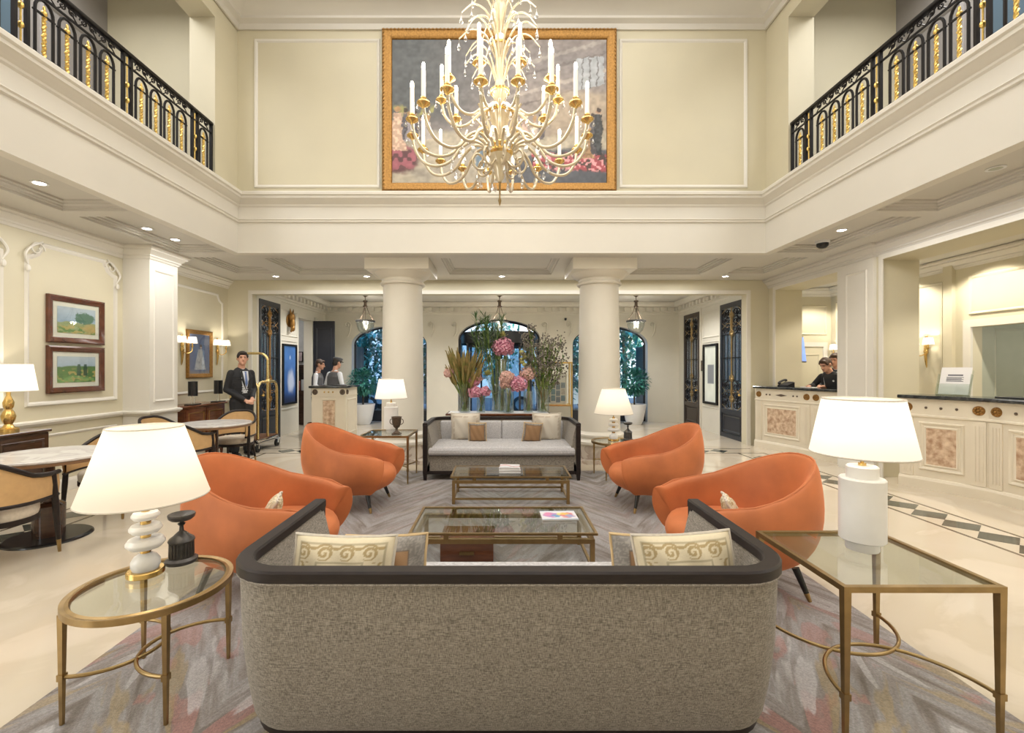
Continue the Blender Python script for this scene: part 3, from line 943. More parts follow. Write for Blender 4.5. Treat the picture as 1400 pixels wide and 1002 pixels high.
# glazed fan round the drum
g = MB(); a = ARCH[1]
xs = [a[0] - a[1] * cos(PI * i / 24) for i in range(25)]
mb = MB(); mb.tube([(x, VF + .33, arch_z(a, x) - .02) for x in xs], .04, 6)
mb.box(a[0] - a[1], a[0] - a[1] + .07, VF + .28, VF + .36, 0, a[2]).box(a[0] + a[1] - .07, a[0] + a[1], VF + .28, VF + .36, 0, a[2])
mb.build('door_surround', M['door_dark'], rd)

# ornate metal doors in the vestibule
def spiral(c, r, turns, d0, fx, plane):
    pts = []
    for i in range(22):
        t = i / 21
        a = d0 + fx * t * turns * 2 * PI
        q = r * (1 - .78 * t)
        pts.append((plane, c[0] + q * cos(a), c[1] + q * sin(a)))
    return pts
def metal_door(name, x, side, y0, y1, m, metal, zt=3.2):
    """side: direction into the vestibule (+1 for the left wall)"""
    xf = x + side * .05
    d = MB()
    X = sorted((x, xf))
    w = .09
    d.box(*X, y0, y0 + w, 0, zt).box(*X, y1 - w, y1, 0, zt).box(*X, y0 + w, y1 - w, zt - .12, zt).box(*X, y0 + w, y1 - w, 0, .10).box(*X, y0 + w, y1 - w, .58, .68)
    d = d.build(name, m, None, 30); d['kind'] = 'structure'
    p = MB(); p.box(*sorted((x, x + side * .03)), y0 + w, y1 - w, .10, .58); frame2(p, 'x', x + side * .03, y0 + w + .03, y1 - w - .03, .13, .55, .05, side * .02)
    p.build('lower_panel', m, d)
    g = MB(); xg = x + side * .012
    g.add([(xg, y0 + w, .68), (xg, y1 - w, .68), (xg, y1 - w, zt - .12), (xg, y0 + w, zt - .12)], [(0, 1, 2, 3)]).build('door_glass', M['mirror_dark'], d, 0)
    cy = (y0 + y1) / 2; hw = (y1 - y0) / 2 - w
    xp = x + side * .035
    I = M['iron']
    for k in (-2, -1, 1, 2):
        yy = cy + k * hw / 2.6
        MB().cyl((xp, yy, 1.35), (xp, yy, 2.45), .013, n=6).build('bar', I, d)
    MB().tube([(xp, cy, .7), (xp, cy, 1.1), (xp, cy, 1.35), (xp, cy, 2.4), (xp, cy, 2.75), (xp, cy, zt - .12)], [.012, .026, .018, .02, .03, .012], 8).build('centre_bar', metal, d)
    for zc, rr, up in ((.80, .11, 1), (1.00, .12, -1), (1.22, .12, 1), (2.58, .12, -1), (2.76, .11, 1), (2.96, .11, -1)):
        for sy in (-1, 1):
            MB().tube(spiral((cy + sy * hw * .42, zc), rr, 1.4, up * PI / 2, -sy * up, xp), .015, 6).build('scroll', I, d)
            MB().tube(spiral((cy + sy * hw * .80, zc + .03 * up), rr * .62, 1.2, -up * PI / 2, sy * up, xp), .012, 6).build('scroll', I, d)
            MB().tube(spline([(xp, cy, zc - rr * up), (xp, cy + sy * hw * .5, zc - rr * 1.15 * up), (xp, cy + sy * hw * .98, zc - .2 * rr * up)], 5), .010, 5).build('scroll', metal, d)
    for zc in (.90, 1.38, 2.44, 2.86):
        b = MB(); b.ell((xp, cy, zc), (.03, .07, .055), 10, 6)
        for i in range(6):
            a = PI * i / 5
            b.ell((xp, cy + .075 * cos(a), zc + .03 + .075 * sin(a)), (.018, .022, .03), 8, 6)
        b.build('rosette', metal, d)
    for zz in (1.36, 1.9, 2.46):
        MB().beam((xp, cy - hw, zz), (xp, cy + hw, zz), .016, .02).build('cross_bar', I, d)
    c = MB(); X = sorted((x, x + side * .035))
    c.box(*X, y0 - .08, y0, 0, zt + .08).box(*X, y1, y1 + .08, 0, zt + .08).box(*X, y0, y1, zt, zt + .08)
    c.build('door_casing', M['vest'], d)
    k = MB(); k.cyl((x + side * .05, y0 + .045, 1.05), (x + side * .1, y0 + .045, 1.05), .012).ell((x + side * .11, y0 + .045, 1.05), .03).build('door_knob', M['gold'], d)
    return d
M['mirror_dark'] = mat('door_glass_silvered', (.50, .58, .68), .22, .8)
metal_door('door_3', VL, 1, 10.05, 11.0, M['door_dark'], M['gilt'])
metal_door('door_4', VR, -1, 10.15, 11.22, M['door_dark'], M['brass'])
metal_door('door_5', VR, -1, 12.42, 13.45, M['door_brown'], M['brass'])
# open dark door leaf on the left and the small room behind it
d = MB().box(VL + .02, VL + .62, 12.99, 13.04, .02, 3.0); d = d.build('door_6', M['door_dark'], None, 30); d['kind'] = 'structure'
for z0, z1 in ((.2, 1.1), (1.25, 2.8)):
    mb = MB(); frame2(mb, 'y', 12.99, VL + .1, VL + .54, z0, z1, .04, -.015); mb.build('door_panel', M['door_dark'], d)
MB().cyl((VL + .55, 12.94, 1.1), (VL + .55, 12.99, 1.1), .012).ell((VL + .55, 12.93, 1.1), .03).build('door_knob', M['gold'], d)
mb = MB(); mb.box(-7.6, -7.5, 11.6, 13.8, 0, 3.6).box(-7.6, VL - .25, 13.7, 13.8, 0, 3.6).box(-7.6, VL - .25, 11.5, 11.6, 0, 3.6).box(-7.6, VL - .25, 11.5, 13.8, 3.45, 3.6)
struct(mb, 'wall_porter_room', M['facade'])

# ---- columns
for k, (cxp, lab) in enumerate(((-1.80, 'smooth white round column beside the sofa, left of the flower table'), (1.77, 'smooth white round column beside the sofa, right of the flower table'))):
    c = thing('column', lab, 'column', (cxp, 8.28, 0), kind='thing')
    MB().lathe([(.375, .50), (.372, 1.2), (.362, 2.2), (.345, 3.16)], 48).build('shaft', M['column'], c, 60)
    MB().lathe([(.345, 3.14), (.39, 3.15), (.40, 3.18), (.37, 3.21), (.37, 3.25), (.44, 3.29), (.50, 3.36)], 48).box(-.55, .55, -.50, .50, 3.36, 3.55).build('capital', M['column'], c, 40)
    MB().lathe([(.47, .30), (.50, .33), (.50, .37), (.46, .40), (.43, .41), (.43, .44), (.45, .46), (.45, .49), (.40, .51), (.372, .54)], 48).build('base', M['column'], c, 40)
    MB().box(-.5, .5, -.48, .48, 0, .07).lathe([(.47, .07), (.47, .30)], 40).build('plinth', M['marble_base'], c, 40)

# ---- street outside
struct(MB().box(-14, 14, 14.0, 17.2, -.14, -.01), 'pavement', M['pave'])
struct(MB().box(-40, 40, 17.2, 27, -.2, -.12), 'road', M['road'])
struct(MB().box(-40, 40, 27, 30, -.2, -.01), 'pavement_far', M['pave'])

# ================================================================== FURNITURE
RUG = .014
o = MB().rbox(-2.3, 2.43, .9, 7.3, 0, RUG, .006, 1).build('rug', M['rug'])
tag(o, 'large grey rug with brushed pink and ochre strokes under the seating group', 'rug')

# ---- sofa: local x across, back at y=0, front at y=D
def u_path(w, D, R0, off=0, yoff=0, n=8):
    w2 = w - off; y0 = off + yoff; r = max(.04, R0 - off)
    pts = [(-w2, D)]
    pts += [(-w2 + r - r * cos(a), y0 + r - r * sin(a)) for a in np.linspace(0, PI / 2, n)]
    pts += [(w2 - r + r * sin(a), y0 + r - r * cos(a)) for a in np.linspace(0, PI / 2, n)]
    pts += [(w2, D)]
    return pts
def loft(mb, rows, closed=False):
    k = len(rows[0]); vs = [p for r in rows for p in r]
    fs = []
    for i in range(len(rows) - 1):
        for j in range(k if closed else k - 1):
            j2 = (j + 1) % k
            fs.append((i * k + j, i * k + j2, (i + 1) * k + j2, (i + 1) * k + j))
    return mb.add(vs, fs)
def sofa(label, loc, rz, w=1.18, D=1.0, H=.85, rake=.12):
    t = thing('sofa', label, 'sofa', loc, rz, 'matching pair of sofas')
    R0 = .24
    rows = []
    for z, o in ((.13, .03), (.16, .018), (.30, .004), (.48, -.004), (.62, 0), (.75, .006), (H - .042, .016)):
        yo = rake * (1 - z / H)
        rows.append([(x, y, z) for x, y in u_path(w, D - .03, R0 + .0, o, yo)])
    irows = []
    for z, o in ((H - .042, .055), (.75, .075), (.62, .105), (.48, .13), (.40, .14)):
        irows.append([(x, y, z) for x, y in u_path(w, D - .03, R0, o, .0)])
    mb = MB()
    loft(mb, rows + irows)
    k = len(rows[0])
    allr = rows + irows
    for e in (0, k - 1): mb.add([r[e] for r in allr], [tuple(range(len(allr)))])
    mb.build('upholstered_shell', M['weave'], t, 50)
    pr = [(0, H - .045), (0, H - .008), (.008, H), (.062, H), (.07, H - .008), (.07, H - .045)]
    MB().sweep(pr, u_path(w + .005, D, R0 + .005, 0), side=1).build('top_rail', M['dark_wood'], t, 30)
    MB().tube([(x, y, H - .05) for x, y in u_path(w, D - .04, R0, .006)], .008, 6).build('piping', M['weave'], t)
    yb = rake
    MB().sweep([(.02, .085), (.02, .135), (.07, .135), (.07, .085)], [(x, y + yb) if i not in (0, 2 * 8 + 1) else (x, y) for i, (x, y) in enumerate(u_path(w, D - .02, R0, .01))], side=1).box(-w + .03, w - .03, D - .08, D - .03, .085, .135).build('base_rail', M['dark_wood'], t, 30)
    for sx in (-1, 1):
        a, b = sorted((sx * (w + .004), sx * (w - .062)))
        p = MB(); p.rbox(a, b, D - .06, D + .005, .12, H - .03, .006, 1)
        p.add([(a, D - .06, .13), (b, D - .06, .13), (b, D + .005, .13), (a, D + .005, .13), (a + .012, D - .045, 0), (b - .012, D - .045, 0), (b - .012, D - .01, 0), (a + .012, D - .01, 0)], [(0, 1, 5, 4), (1, 2, 6, 5), (2, 3, 7, 6), (3, 0, 4, 7), (4, 5, 6, 7)])
        p.build('front_post', M['dark_wood'], t, 30)
        x = sx * (w - .20)
        MB().tube([(x, yb + .14, .09), (x, yb + .12, 0)], [.032, .018], 8).build('leg', M['dark_wood'], t)
    def block(rows_):
        mb = MB(); loft(mb, [[(x, y if i not in (0, 17) else D - fr, z) for i, (x, y) in enumerate(u_path(w, D - fr, R0, o_, yo_))] for o_, yo_, fr, z in rows_])
        k_ = 18
        rr_ = [[(x, y if i not in (0, 17) else D - fr, z) for i, (x, y) in enumerate(u_path(w, D - fr, R0, o_, yo_))] for o_, yo_, fr, z in rows_]
        for r0_, r1_ in zip(rr_[:-1], rr_[1:]): mb.add([r0_[0], r0_[-1], r1_[-1], r1_[0]], [(0, 1, 2, 3)])
        mb.add(rr_[0], [tuple(range(k_ - 1, -1, -1))]); mb.add(rr_[-1], [tuple(range(k_))])
        return mb
    block([(.09, .05, .04, .127), (.09, .05, .04, .352)]).build('seat_base', M['weave'], t, 30)
    c = block([(.10, .0, .03, .358), (.085, .0, .008, .372), (.08, .0, -.004, .40), (.08, .0, -.002, .44), (.09, .0, .015, .47), (.12, .0, .05, .487), (.20, .0, .16, .494)])
    c = c.build('seat_cushion', M['weave_lit'], t, 50)
    MB().tube([(-w + .09, D - .005, .364), (w - .09, D - .005, .364)], .006, 6).build('piping', M['dark_wood'], c)
    b = MB()
    for i in range(4):
        x0 = -w + .14 + i * (2 * w - .28) / 4
        b.rbox(x0 + .002, x0 + (2 * w - .28) / 4 - .002, .06, .15, .46, H - .06, .03, 3)
    b.build('back_panel', M['weave_lit'], t, 60)
    return t
sofa_a = sofa('near sofa seen from behind, grey weave with dark wood rail', (.03, 1.77, RUG), 0, 1.165)
sofa_b = sofa('far grey sofa facing the camera, between the two columns', (0, 7.60, RUG), PI, 1.15, .96, .84, .08)

# ---- cushions
def scroll_fn(bg, fg):
    def fn(u, v):
        C = np.zeros(u.shape + (3,)) + np.array(bg)
        C *= (1 + .12 * (fbm(u * 50, v * 50) - .5))[..., None]
        def band(a, b):
            # a along the side, b from 0 (outer) to 1 (inner): running scrolls on a base line
            p = (a * 4.5) % 1.0
            x = (p - .5) * 1.1; y = (b - .52)
            r = np.hypot(x, y); th = np.arctan2(y, x)
            sp = (r / .27 - th / (2 * PI)) % 1.0
            m = (sp < .55) & (r < .40)
            return (m | ((np.abs(y + .36 - .12 * np.cos(p * 2 * PI)) < .08))).astype(float)
        B0, B1 = .07, .27
        m = np.zeros_like(u)
        for q_, (a, b) in enumerate(((u, v), (u, 1 - v), (v, u), (v, 1 - u))):
            t = (b - B0) / (B1 - B0)
            lim = B0 if q_ < 2 else B1
            inside = (t > 0) & (t < 1) & (a > lim) & (a < 1 - lim)
            m = np.maximum(m, band(a, t) * inside)
        C = lay(C, m, fg, .85)
        e = np.minimum(np.minimum(u, 1 - u), np.minimum(v, 1 - v))
        C = lay(C, (np.abs(e - B1) < .012) | (np.abs(e - B0) < .008), (.30, .25, .15), .6)
        return C
    return fn
def cushion(label, cat_grp, w, h, t, loc, rz, tilt, kind, roll=0):
    root = thing('cushion', label, 'cushion', loc, 0, cat_grp)
    root.rotation_euler = (tilt, roll, rz)
    n = (91 if w > .4 else 31) if kind == 'scroll' else (61 if kind == 'brown' and w > .35 else 25)
    uu, vv = np.meshgrid(np.linspace(0, 1, n), np.linspace(0, 1, n))
    if kind == 'scroll': C = scroll_fn((.70, .61, .43), (.38, .27, .11))(uu, vv)
    elif kind == 'plain':
        C = np.zeros(uu.shape + (3,)) + np.array((.70, .64, .54))
        e = np.minimum(np.minimum(uu, 1 - uu), np.minimum(vv, 1 - vv))
        C = lay(C, ((np.abs(e - .09) < .035) & (vn(uu * 60, vv * 60) > .42)).astype(float), (.40, .30, .20), .6)
    else:
        C = np.zeros(uu.shape + (3,)) + np.array((.34, .20, .10))
        e = np.minimum(np.minimum(uu, 1 - uu), np.minimum(vv, 1 - vv))
        spk = vn(uu * 63 + 5, vv * 63); bw = .2 if w > .35 else .07
        C = lay(C, (e < bw).astype(float), (.24, .22, .20), 1)
        C = np.where(((e < bw) & (spk > .55))[..., None], np.array((.33, .305, .27)), C)
        C = lay(C, np.abs(e - bw) < .014, (.14, .10, .07), .8)
    vs = []; cols = []
    for sgn in (1, -1):
        for j in range(n):
            for i in range(n):
                u = uu[j, i] * 2 - 1; v = vv[j, i] * 2 - 1
                th = t / 2 * ((1 - abs(u) ** 2.6) * (1 - abs(v) ** 2.6)) ** .55
                pin = 1 - .06 * (1 - abs(u)) * abs(v) - .0
                px = u * w / 2 * (1 - .05 * (1 - v * v)); pz = h / 2 + v * h / 2 * (1 - .06 * (1 - u * u))
                wob = .006 * math.sin(9 * u + 5 * v)
                vs.append((px, sgn * th + wob, pz)); cols.append(C[j, i])
    fs = []
    for s_ in (0, 1):
        b = s_ * n * n
        for j in range(n - 1):
            for i in range(n - 1):
                a = b + j * n + i
                q = (a, a + 1, a + n + 1, a + n)
                fs.append(q if s_ else q[::-1])
    me = bpy.data.meshes.new('cover'); me.from_pydata([(x * U, y * U, z * U) for x, y, z in vs], [], fs)
    at = me.color_attributes.new('Col', 'FLOAT_COLOR', 'POINT')
    cc = np.ones((len(vs), 4), np.float32); cc[:, :3] = np.array(cols); at.data.foreach_set('color', cc.ravel())
    me.materials.append(M['print'])
    me.polygons.foreach_set('use_smooth', [True] * len(me.polygons))
    bm = bmesh.new(); bm.from_mesh(me); bmesh.ops.remove_doubles(bm, verts=bm.verts, dist=.0008); bmesh.ops.recalc_face_normals(bm, faces=bm.faces); bm.to_mesh(me); bm.free()
    me.polygons.foreach_set('use_smooth', [True] * len(me.polygons))
    c = bpy.data.objects.new('cover', me); COL.objects.link(c); c.parent = root
    loop = [(-1 + 2 * i / 12, -1) for i in range(12)] + [(1, -1 + 2 * i / 12) for i in range(12)] + [(1 - 2 * i / 12, 1) for i in range(12)] + [(-1, 1 - 2 * i / 12) for i in range(12)]
    MB().tube([(u * w / 2 * (1 - .05 * (1 - v * v)), .006 * math.sin(9 * u + 5 * v), h / 2 + v * h / 2 * (1 - .06 * (1 - u * u))) for u, v in loop], .009, 6, closed=True).build('piping', M['piping'] if kind == 'brown' else M['seatpad'], root)
    return root
SC = 'cushions on the near sofa'
ys = 1.77
cushion('cream scroll-bordered cushion at the left end of the near sofa', SC, .47, .40, .16, (-.735, ys + .27, .49), 0, R(-14), 'scroll', R(1))
cushion('cream scroll-bordered cushion at the right end of the near sofa', SC, .46, .41, .16, (.86, ys + .27, .49), 0, R(-14), 'scroll', R(-3))
cushion('brown cushion with grey border beside the left cream cushion, near sofa', SC, .40, .345, .13, (-.57, ys + .43, .49), R(4), R(-14), 'brown')
cushion('brown cushion with grey border beside the right cream cushion, near sofa', SC, .40, .345, .13, (.74, ys + .43, .49), R(-4), R(-14), 'brown')
FC = 'cushions on the far sofa'
cushion('large cream cushion standing at the left of the far sofa', FC, .46, .46, .14, (-.58, 7.35, .49), 0, R(12), 'plain')
cushion('large cream cushion standing at the right of the far sofa', FC, .46, .46, .14, (.72, 7.35, .49), 0, R(12), 'plain')
cushion('small brown cushion leaning on the left cream cushion, far sofa', FC, .28, .32, .11, (-.38, 7.18, .49), R(-4), R(12), 'brown')
cushion('small brown cushion leaning on the right cream cushion, far sofa', FC, .30, .32, .11, (.46, 7.18, .49), R(10), R(12), 'brown', R(5))

# ---- orange tub armchairs: local facing +y
def armchair(label, loc, rz):
    t = thing('armchair', label, 'armchair', loc, rz, 'four orange tub armchairs')
    PH = R(128)
    def plan(ph, mlt):
        c = cos(ph)
        return (.53 * sin(ph) * mlt * (1.04 if c < 0 else 1), (-.56 * c if c > 0 else -.86 * c) * mlt)
    N = 26
    def hgt(ph):
        q = np.array(abs(ph) / PH)
        return .675 + .295 * (1 - ss(0.06, .92, q)) - .045 * ss(.88, 1.0, q) ** 1.6
    prof = [(.50, .0, 0), (.66, .015, 0), (.82, .09, 0), (.94, .22, 0), (1.0, .40, 0), (1.005, .58, 0), (.97, .78, 0), (.925, .93, 0), (.895, .985, 0), (.865, 1.0, 0), (.83, .98, 0), (.80, .93, 0), (.755, .78, 0), (.71, .60, 0), (.68, .42, 0), (.65, .30, 0)]
    secs = []
    for i in range(N + 1):
        ph = -PH + 2 * PH * i / N
        h = float(hgt(ph))
        q = abs(ph) / PH
        row = []
        for mlt, tt, _ in prof:
            z = .20 + (h - .20) * tt
            if mlt < .8 and q > .45:      # arms thinner toward the front
                mlt = mlt + (.84 - mlt) * .62 * (q - .45) / .55
            x, y = plan(ph, mlt)
            # back leans outward toward the top
            y -= .06 * max(0, cos(ph)) * (z - .45)
            y -= .13 * float(ss(.62, 1.0, np.array(q))) * max(0, 1 - tt) ** 1.6
            row.append((x, y, z))
        secs.append(row)
    def endcap(row, sgn):
        # rounded front of the arm: shrink toward the section's middle line while moving forward
        out = []
        cx = sum(p[0] for p in row) / len(row); 
        for f, sh in ((.022, .94), (.04, .80), (.052, .55), (.056, .25)):
            nr = []
            L = len(row)
            for k, p in enumerate(row):
                qv = row[L - 1 - k]
                mx, my, mz = (p[0] + qv[0]) / 2, (p[1] + qv[1]) / 2, (p[2] + qv[2]) / 2
                nr.append((mx + (p[0] - mx) * sh, my + (p[1] - my) * sh + f, p[2] - (.02 if p[2] > .5 else 0) * (1 - sh) * 2))
            out.append(nr)
        return out
    e0 = endcap(secs[0], -1); e1 = endcap(secs[-1], 1)
    rows = e0[::-1] + secs + e1
    mb = MB(); loft(mb, rows)
    for r in (rows[0], rows[-1]): mb.add(r, [tuple(range(len(r)))])
    bt = [plan(-PH + 2 * PH * i / N, .52) for i in range(N + 1)]
    mb.add([(x, y, .20) for x, y in bt], [tuple(range(len(bt)))])
    sh = mb.build('tub_shell', M['orange'], t, 0)
    for p in sh.data.polygons: p.use_smooth = True
    md = sh.modifiers.new('Subdivision', 'SUBSURF'); md.levels = md.render_levels = 1
    # seat: loft of plan outlines
    def outline(mlt, fy):
        pts = [plan(-PH + 2 * PH * i / 20, mlt) for i in range(21)]
        a, b = pts[-1], pts[0]
        fr = [(a[0] + (b[0] - a[0]) * k / 8, a[1] + fy * sin(PI * k / 8)) for k in range(1, 8)]
        return pts + fr
    rows = []
    for mlt, z, fy in ((.02, .195, 0), (.50, .195, .02), (.68, .215, .07), (.755, .28, .12), (.775, .36, .145), (.765, .42, .13), (.73, .455, .10), (.62, .472, .06), (.3, .48, .02), (.02, .482, 0)):
        rows.append([(x, y, z) for x, y in outline(mlt, fy)])
    mb = MB(); loft(mb, rows, closed=True)
    s_ = mb.build('seat', M['orange'], t, 0)
    for p in s_.data.polygons: p.use_smooth = True
    md = s_.modifiers.new('Subdivision', 'SUBSURF'); md.levels = md.render_levels = 1
    # welt along the rim
    pts = []
    for i in range(N + 1):
        ph = -PH + 2 * PH * i / N; h = float(hgt(ph)); x, y = plan(ph, .868)
        pts.append((x, y - .06 * max(0, cos(ph)) * (h - .45), h - .004))
    MB().tube(pts, .008, 6).build('piping', M['orange'], t)
    for sx, y in ((-1, .30), (1, .30), (-1, -.28), (1, -.28)):
        x = sx * .27
        top = Vector((x, y, .21)); bot = Vector((x * 1.25, y * 1.22, 0))
        l = MB(); l.tube([top, top.lerp(bot, .75)], [.026, .018], 10); l = l.build('leg', M['black'], t)
        MB().tube([top.lerp(bot, .75), bot], [.0185, .013], 10).build('brass_tip', M['brass'], l)
    return t
ac = armchair('orange velvet tub armchair behind the disc-stem lamp, on the near left', (-1.83, 3.55, RUG), R(-88))
dup(ac, 'orange velvet tub armchair in front of the concierge desk, far left', (-1.82, 5.5, RUG), R(-94))
dup(ac, 'orange velvet tub armchair beside the square-stem lamp table, near right', (1.84, 3.55, RUG), R(88))
dup(ac, 'orange velvet tub armchair beside the right-hand column, far right', (1.84, 5.5, RUG), R(94))
AC = 'small cushions in the near armchairs'
cushion('small cream cushion on the seat of the near left armchair', AC, .27, .215, .10, (-1.76, 3.40, .495), R(-70), R(-24), 'scroll')
cushion('small cream cushion on the seat of the near right armchair', AC, .27, .215, .10, (1.76, 3.40, .495), R(70), R(-24), 'scroll')

# ---- coffee tables
def coffee(label, loc, w, d, h=.34):
    t = thing('coffee_table', label, 'coffee table', loc, 0, 'two brass and glass coffee tables')
    b = .036
    f = MB()
    for (x0, x1, y0, y1) in ((-w / 2, w / 2, -d / 2, -d / 2 + .022), (-w / 2, w / 2, d / 2 - .022, d / 2), (-w / 2, -w / 2 + .022, -d / 2 + .022, d / 2 - .022), (w / 2 - .022, w / 2, -d / 2 + .022, d / 2 - .022)):
        f.box(x0, x1, y0, y1, h - .018, h)
    f.build('top_frame', M['brass'], t, 20)
    MB().box(-w / 2 + .022, w / 2 - .022, -d / 2 + .022, d / 2 - .022, h - .012, h - .003).build('glass_top', M['glass'], t, 0)
    W, D_ = w / 2 - .02, d / 2 - .02
    hz = h - .055
    r = MB()
    for y in (-D_, D_ - b): r.box(-W, W, y, y + b, hz - b, hz)
    for x in (-W, W - b): r.box(x, x + b, -D_ + b, D_ - b, hz - b, hz)
    r.build('upper_rail', M['brass'], t, 20)
    for sx in (-1, 1):
        for sy in (-1, 1):
            a, bb = sorted((sx * W, sx * (W - b))); c, e = sorted((sy * D_, sy * (D_ - b)))
            MB().box(a, bb, c, e, 0, hz - b).build('leg', M['brass'], t, 20)
            xs = sx * W * .62
            MB().box(xs - .02, xs + .02, min(c, e), max(c, e), hz, h - .018).build('spacer', M['brass'], t, 20)
    s_ = MB()
    for y in (-D_ + .008, D_ - b + .004): s_.box(-W + b, W - b, y, y + .022, .05, .072)
    for x in (-W + .008, W - b + .004): s_.box(x, x + .022, -D_ + b, D_ - b, .05, .072)
    s_.build('stretcher', M['brass'], t, 20)
    return t
coffee('near brass and glass coffee table with a single colourful magazine', (.01, 3.94, RUG), 1.50, .70)
coffee('far brass and glass coffee table carrying two books, before the far sofa', (.11, 5.78, RUG), 1.46, .62)
HT = RUG + .34
# wooden box under the near table
bx = thing('storage_box', 'low brown wooden box on the rug under the near coffee table', 'box', (-.29, 3.93, RUG))
MB().box(-.22, .22, -.16, .16, 0, .02).box(-.22, .22, -.16, -.14, .02, .20).box(-.22, .22, .14, .16, .02, .20).box(-.22, -.2, -.14, .14, .02, .20).box(.2, .22, -.14, .14, .02, .20).build('box_body', M['walnut'], bx, 20)
MB().rbox(-.228, .228, -.168, .168, .20, .225, .004, 1).build('lid', M['walnut'], bx, 20)
MB().box(-.06, .06, -.175, -.16, .10, .125).build('handle', M['brass'], bx, 20)
# magazine and books
def mag_fn(u, v):
    C = np.zeros(u.shape + (3,)) + np.array((.72, .70, .72))
    for cx, cy, r, c in ((.30, .5, .24, (.42, .14, .46)), (.22, .62, .13, (.70, .25, .40)), (.42, .4, .14, (.10, .35, .55)), (.72, .5, .25, (.62, .10, .12)), (.66, .62, .14, (.85, .55, .10)), (.8, .38, .12, (.25, .35, .60)), (.52, .6, .08, (.75, .70, .2))):
        C = lay(C, 1 - ss(r * .8, r, np.hypot((u - cx), (v - cy) * .75) + .12 * (vn(u * 14, v * 14) - .5)), c, .85)
    return lay(C, (v < .08) | (v > .95), (.30, .45, .62), .8)
m_ = thing('magazine', 'colourful magazine lying on the near glass coffee table', 'magazine', (.50, 4.0, HT), R(2))
MB().rbox(-.155, .155, -.115, .115, 0, .014, .003, 1).build('pages', M['paper'], m_, 20)
canvas('cover', (-.155, -.115, .0145), (.31, 0, 0), (0, .23, 0), 34, 26, mag_fn, M['art'], m_)
def bk_fn(u, v):
    C = np.zeros(u.shape + (3,)) + np.array((.74, .72, .72))
    C = lay(C, ss(.05, 0, np.abs(v - .5 - .25 * np.sin(u * 6)) - .04), (.62, .12, .10), .8)
    return lay(C, ss(.05, 0, np.abs(v - .35 + .2 * np.sin(u * 5)) - .03), (.25, .30, .36), .7)
for k, (lab, z, rz, w) in enumerate((('white hardback book at the bottom of the pair on the far coffee table', 0, 1, .27), ('white and red book lying on top of the pair, far coffee table', .035, -3, .25))):
    b = thing('book', lab, 'book', (.10, 5.74, HT + z), R(rz), 'two books on the far coffee table')
    MB().box(-w / 2 + .004, w / 2 - .004, -.10, .10, .003, .031).build('pages', M['paper'], b, 20)
    MB().box(-w / 2, w / 2, -.105, .105, 0, .003).box(-w / 2, w / 2, -.105, .105, .031, .0345).box(-w / 2, -w / 2 + .003, -.105, .105, .003, .031).build('binding', M['pot'], b, 20)
    canvas('cover', (-w / 2, -.105, .0349), (w, 0, 0), (0, .21, 0), 26, 20, bk_fn, M['art'], b)

# ---- side tables
def round_table_brass(label, loc, r=.354, h=.54, rz=0):
    t = thing('side_table', label, 'side table', loc, rz, 'round brass side tables')
    MB().lathe([(r - .042, h - .014), (r - .035, h), (r - .02, h - .004), (r - .008, h), (r, h), (r, h - .03), (r - .03, h - .03), (r - .042, h - .014)], 56).build('rim', M['brass'], t, 30)
    MB().cyl((0, 0, h - .016), (0, 0, h - .006), r - .04, n=48).build('glass_top', M['glass'], t, 0)
    q = .24
    for sx in (-1, 1):
        for sy in (-1, 1):
            l = MB(); x, y = sx * q, sy * q
            l.add([(x - .013, y - .013, h - .03), (x + .013, y - .013, h - .03), (x + .013, y + .013, h - .03), (x - .013, y + .013, h - .03), (x - .007, y - .007, 0), (x + .007, y - .007, 0), (x + .007, y + .007, 0), (x - .007, y + .007, 0)], [(0, 1, 2, 3), (0, 4, 5, 1), (1, 5, 6, 2), (2, 6, 7, 3), (3, 7, 4, 0), (7, 6, 5, 4)])
            l.box(x - .014, x + .014, y - .014, y + .014, .205, .235)
            l.build('leg', M['brass'], t, 20)
    for sx in (-1, 1):
        pts = [(sx * q - sx * (q + .03) * sin(a), -q * cos(a), .22) for a in np.linspace(0, PI, 22)]
        MB().tube(pts, .0095, 8).build('stretcher', M['brass'], t, 60)
    return t
def square_table_brass(label, loc, w=.72, d=.70, h=.68):
    t = thing('side_table', label, 'side table', loc, 0, 'square brass side tables')
    W, D_ = w / 2, d / 2
    f = MB()
    for (a, b, c, e) in ((-W, W, -D_, -D_ + .024), (-W, W, D_ - .024, D_), (-W, -W + .024, -D_ + .024, D_ - .024), (W - .024, W, -D_ + .024, D_ - .024)): f.box(a, b, c, e, h - .026, h)
    f.build('rim', M['brass'], t, 20)
    MB().box(-W + .024, W - .024, -D_ + .024, D_ - .024, h - .015, h - .005).build('glass_top', M['glass'], t, 0)
    qx, qy = W - .016, D_ - .016
    for sx in (-1, 1):
        for sy in (-1, 1):
            x, y = sx * qx, sy * qy; l = MB()
            l.add([(x - .016, y - .016, h - .026), (x + .016, y - .016, h - .026), (x + .016, y + .016, h - .026), (x - .016, y + .016, h - .026), (x - .009, y - .009, 0), (x + .009, y - .009, 0), (x + .009, y + .009, 0), (x - .009, y + .009, 0)], [(0, 1, 2, 3), (0, 4, 5, 1), (1, 5, 6, 2), (2, 6, 7, 3), (3, 7, 4, 0), (7, 6, 5, 4)])
            l.box(x - .016, x + .016, y - .016, y + .016, .175, .205)
            l.build('leg', M['brass'], t, 20)
    for sy in (-1, 1):
        pts = [(-qx * cos(a), sy * qy - sy * (qy + .045) * sin(a), .19) for a in np.linspace(0, PI, 24)]
        MB().tube(pts, .0095, 8).build('stretcher', M['brass'], t, 60)
    return t
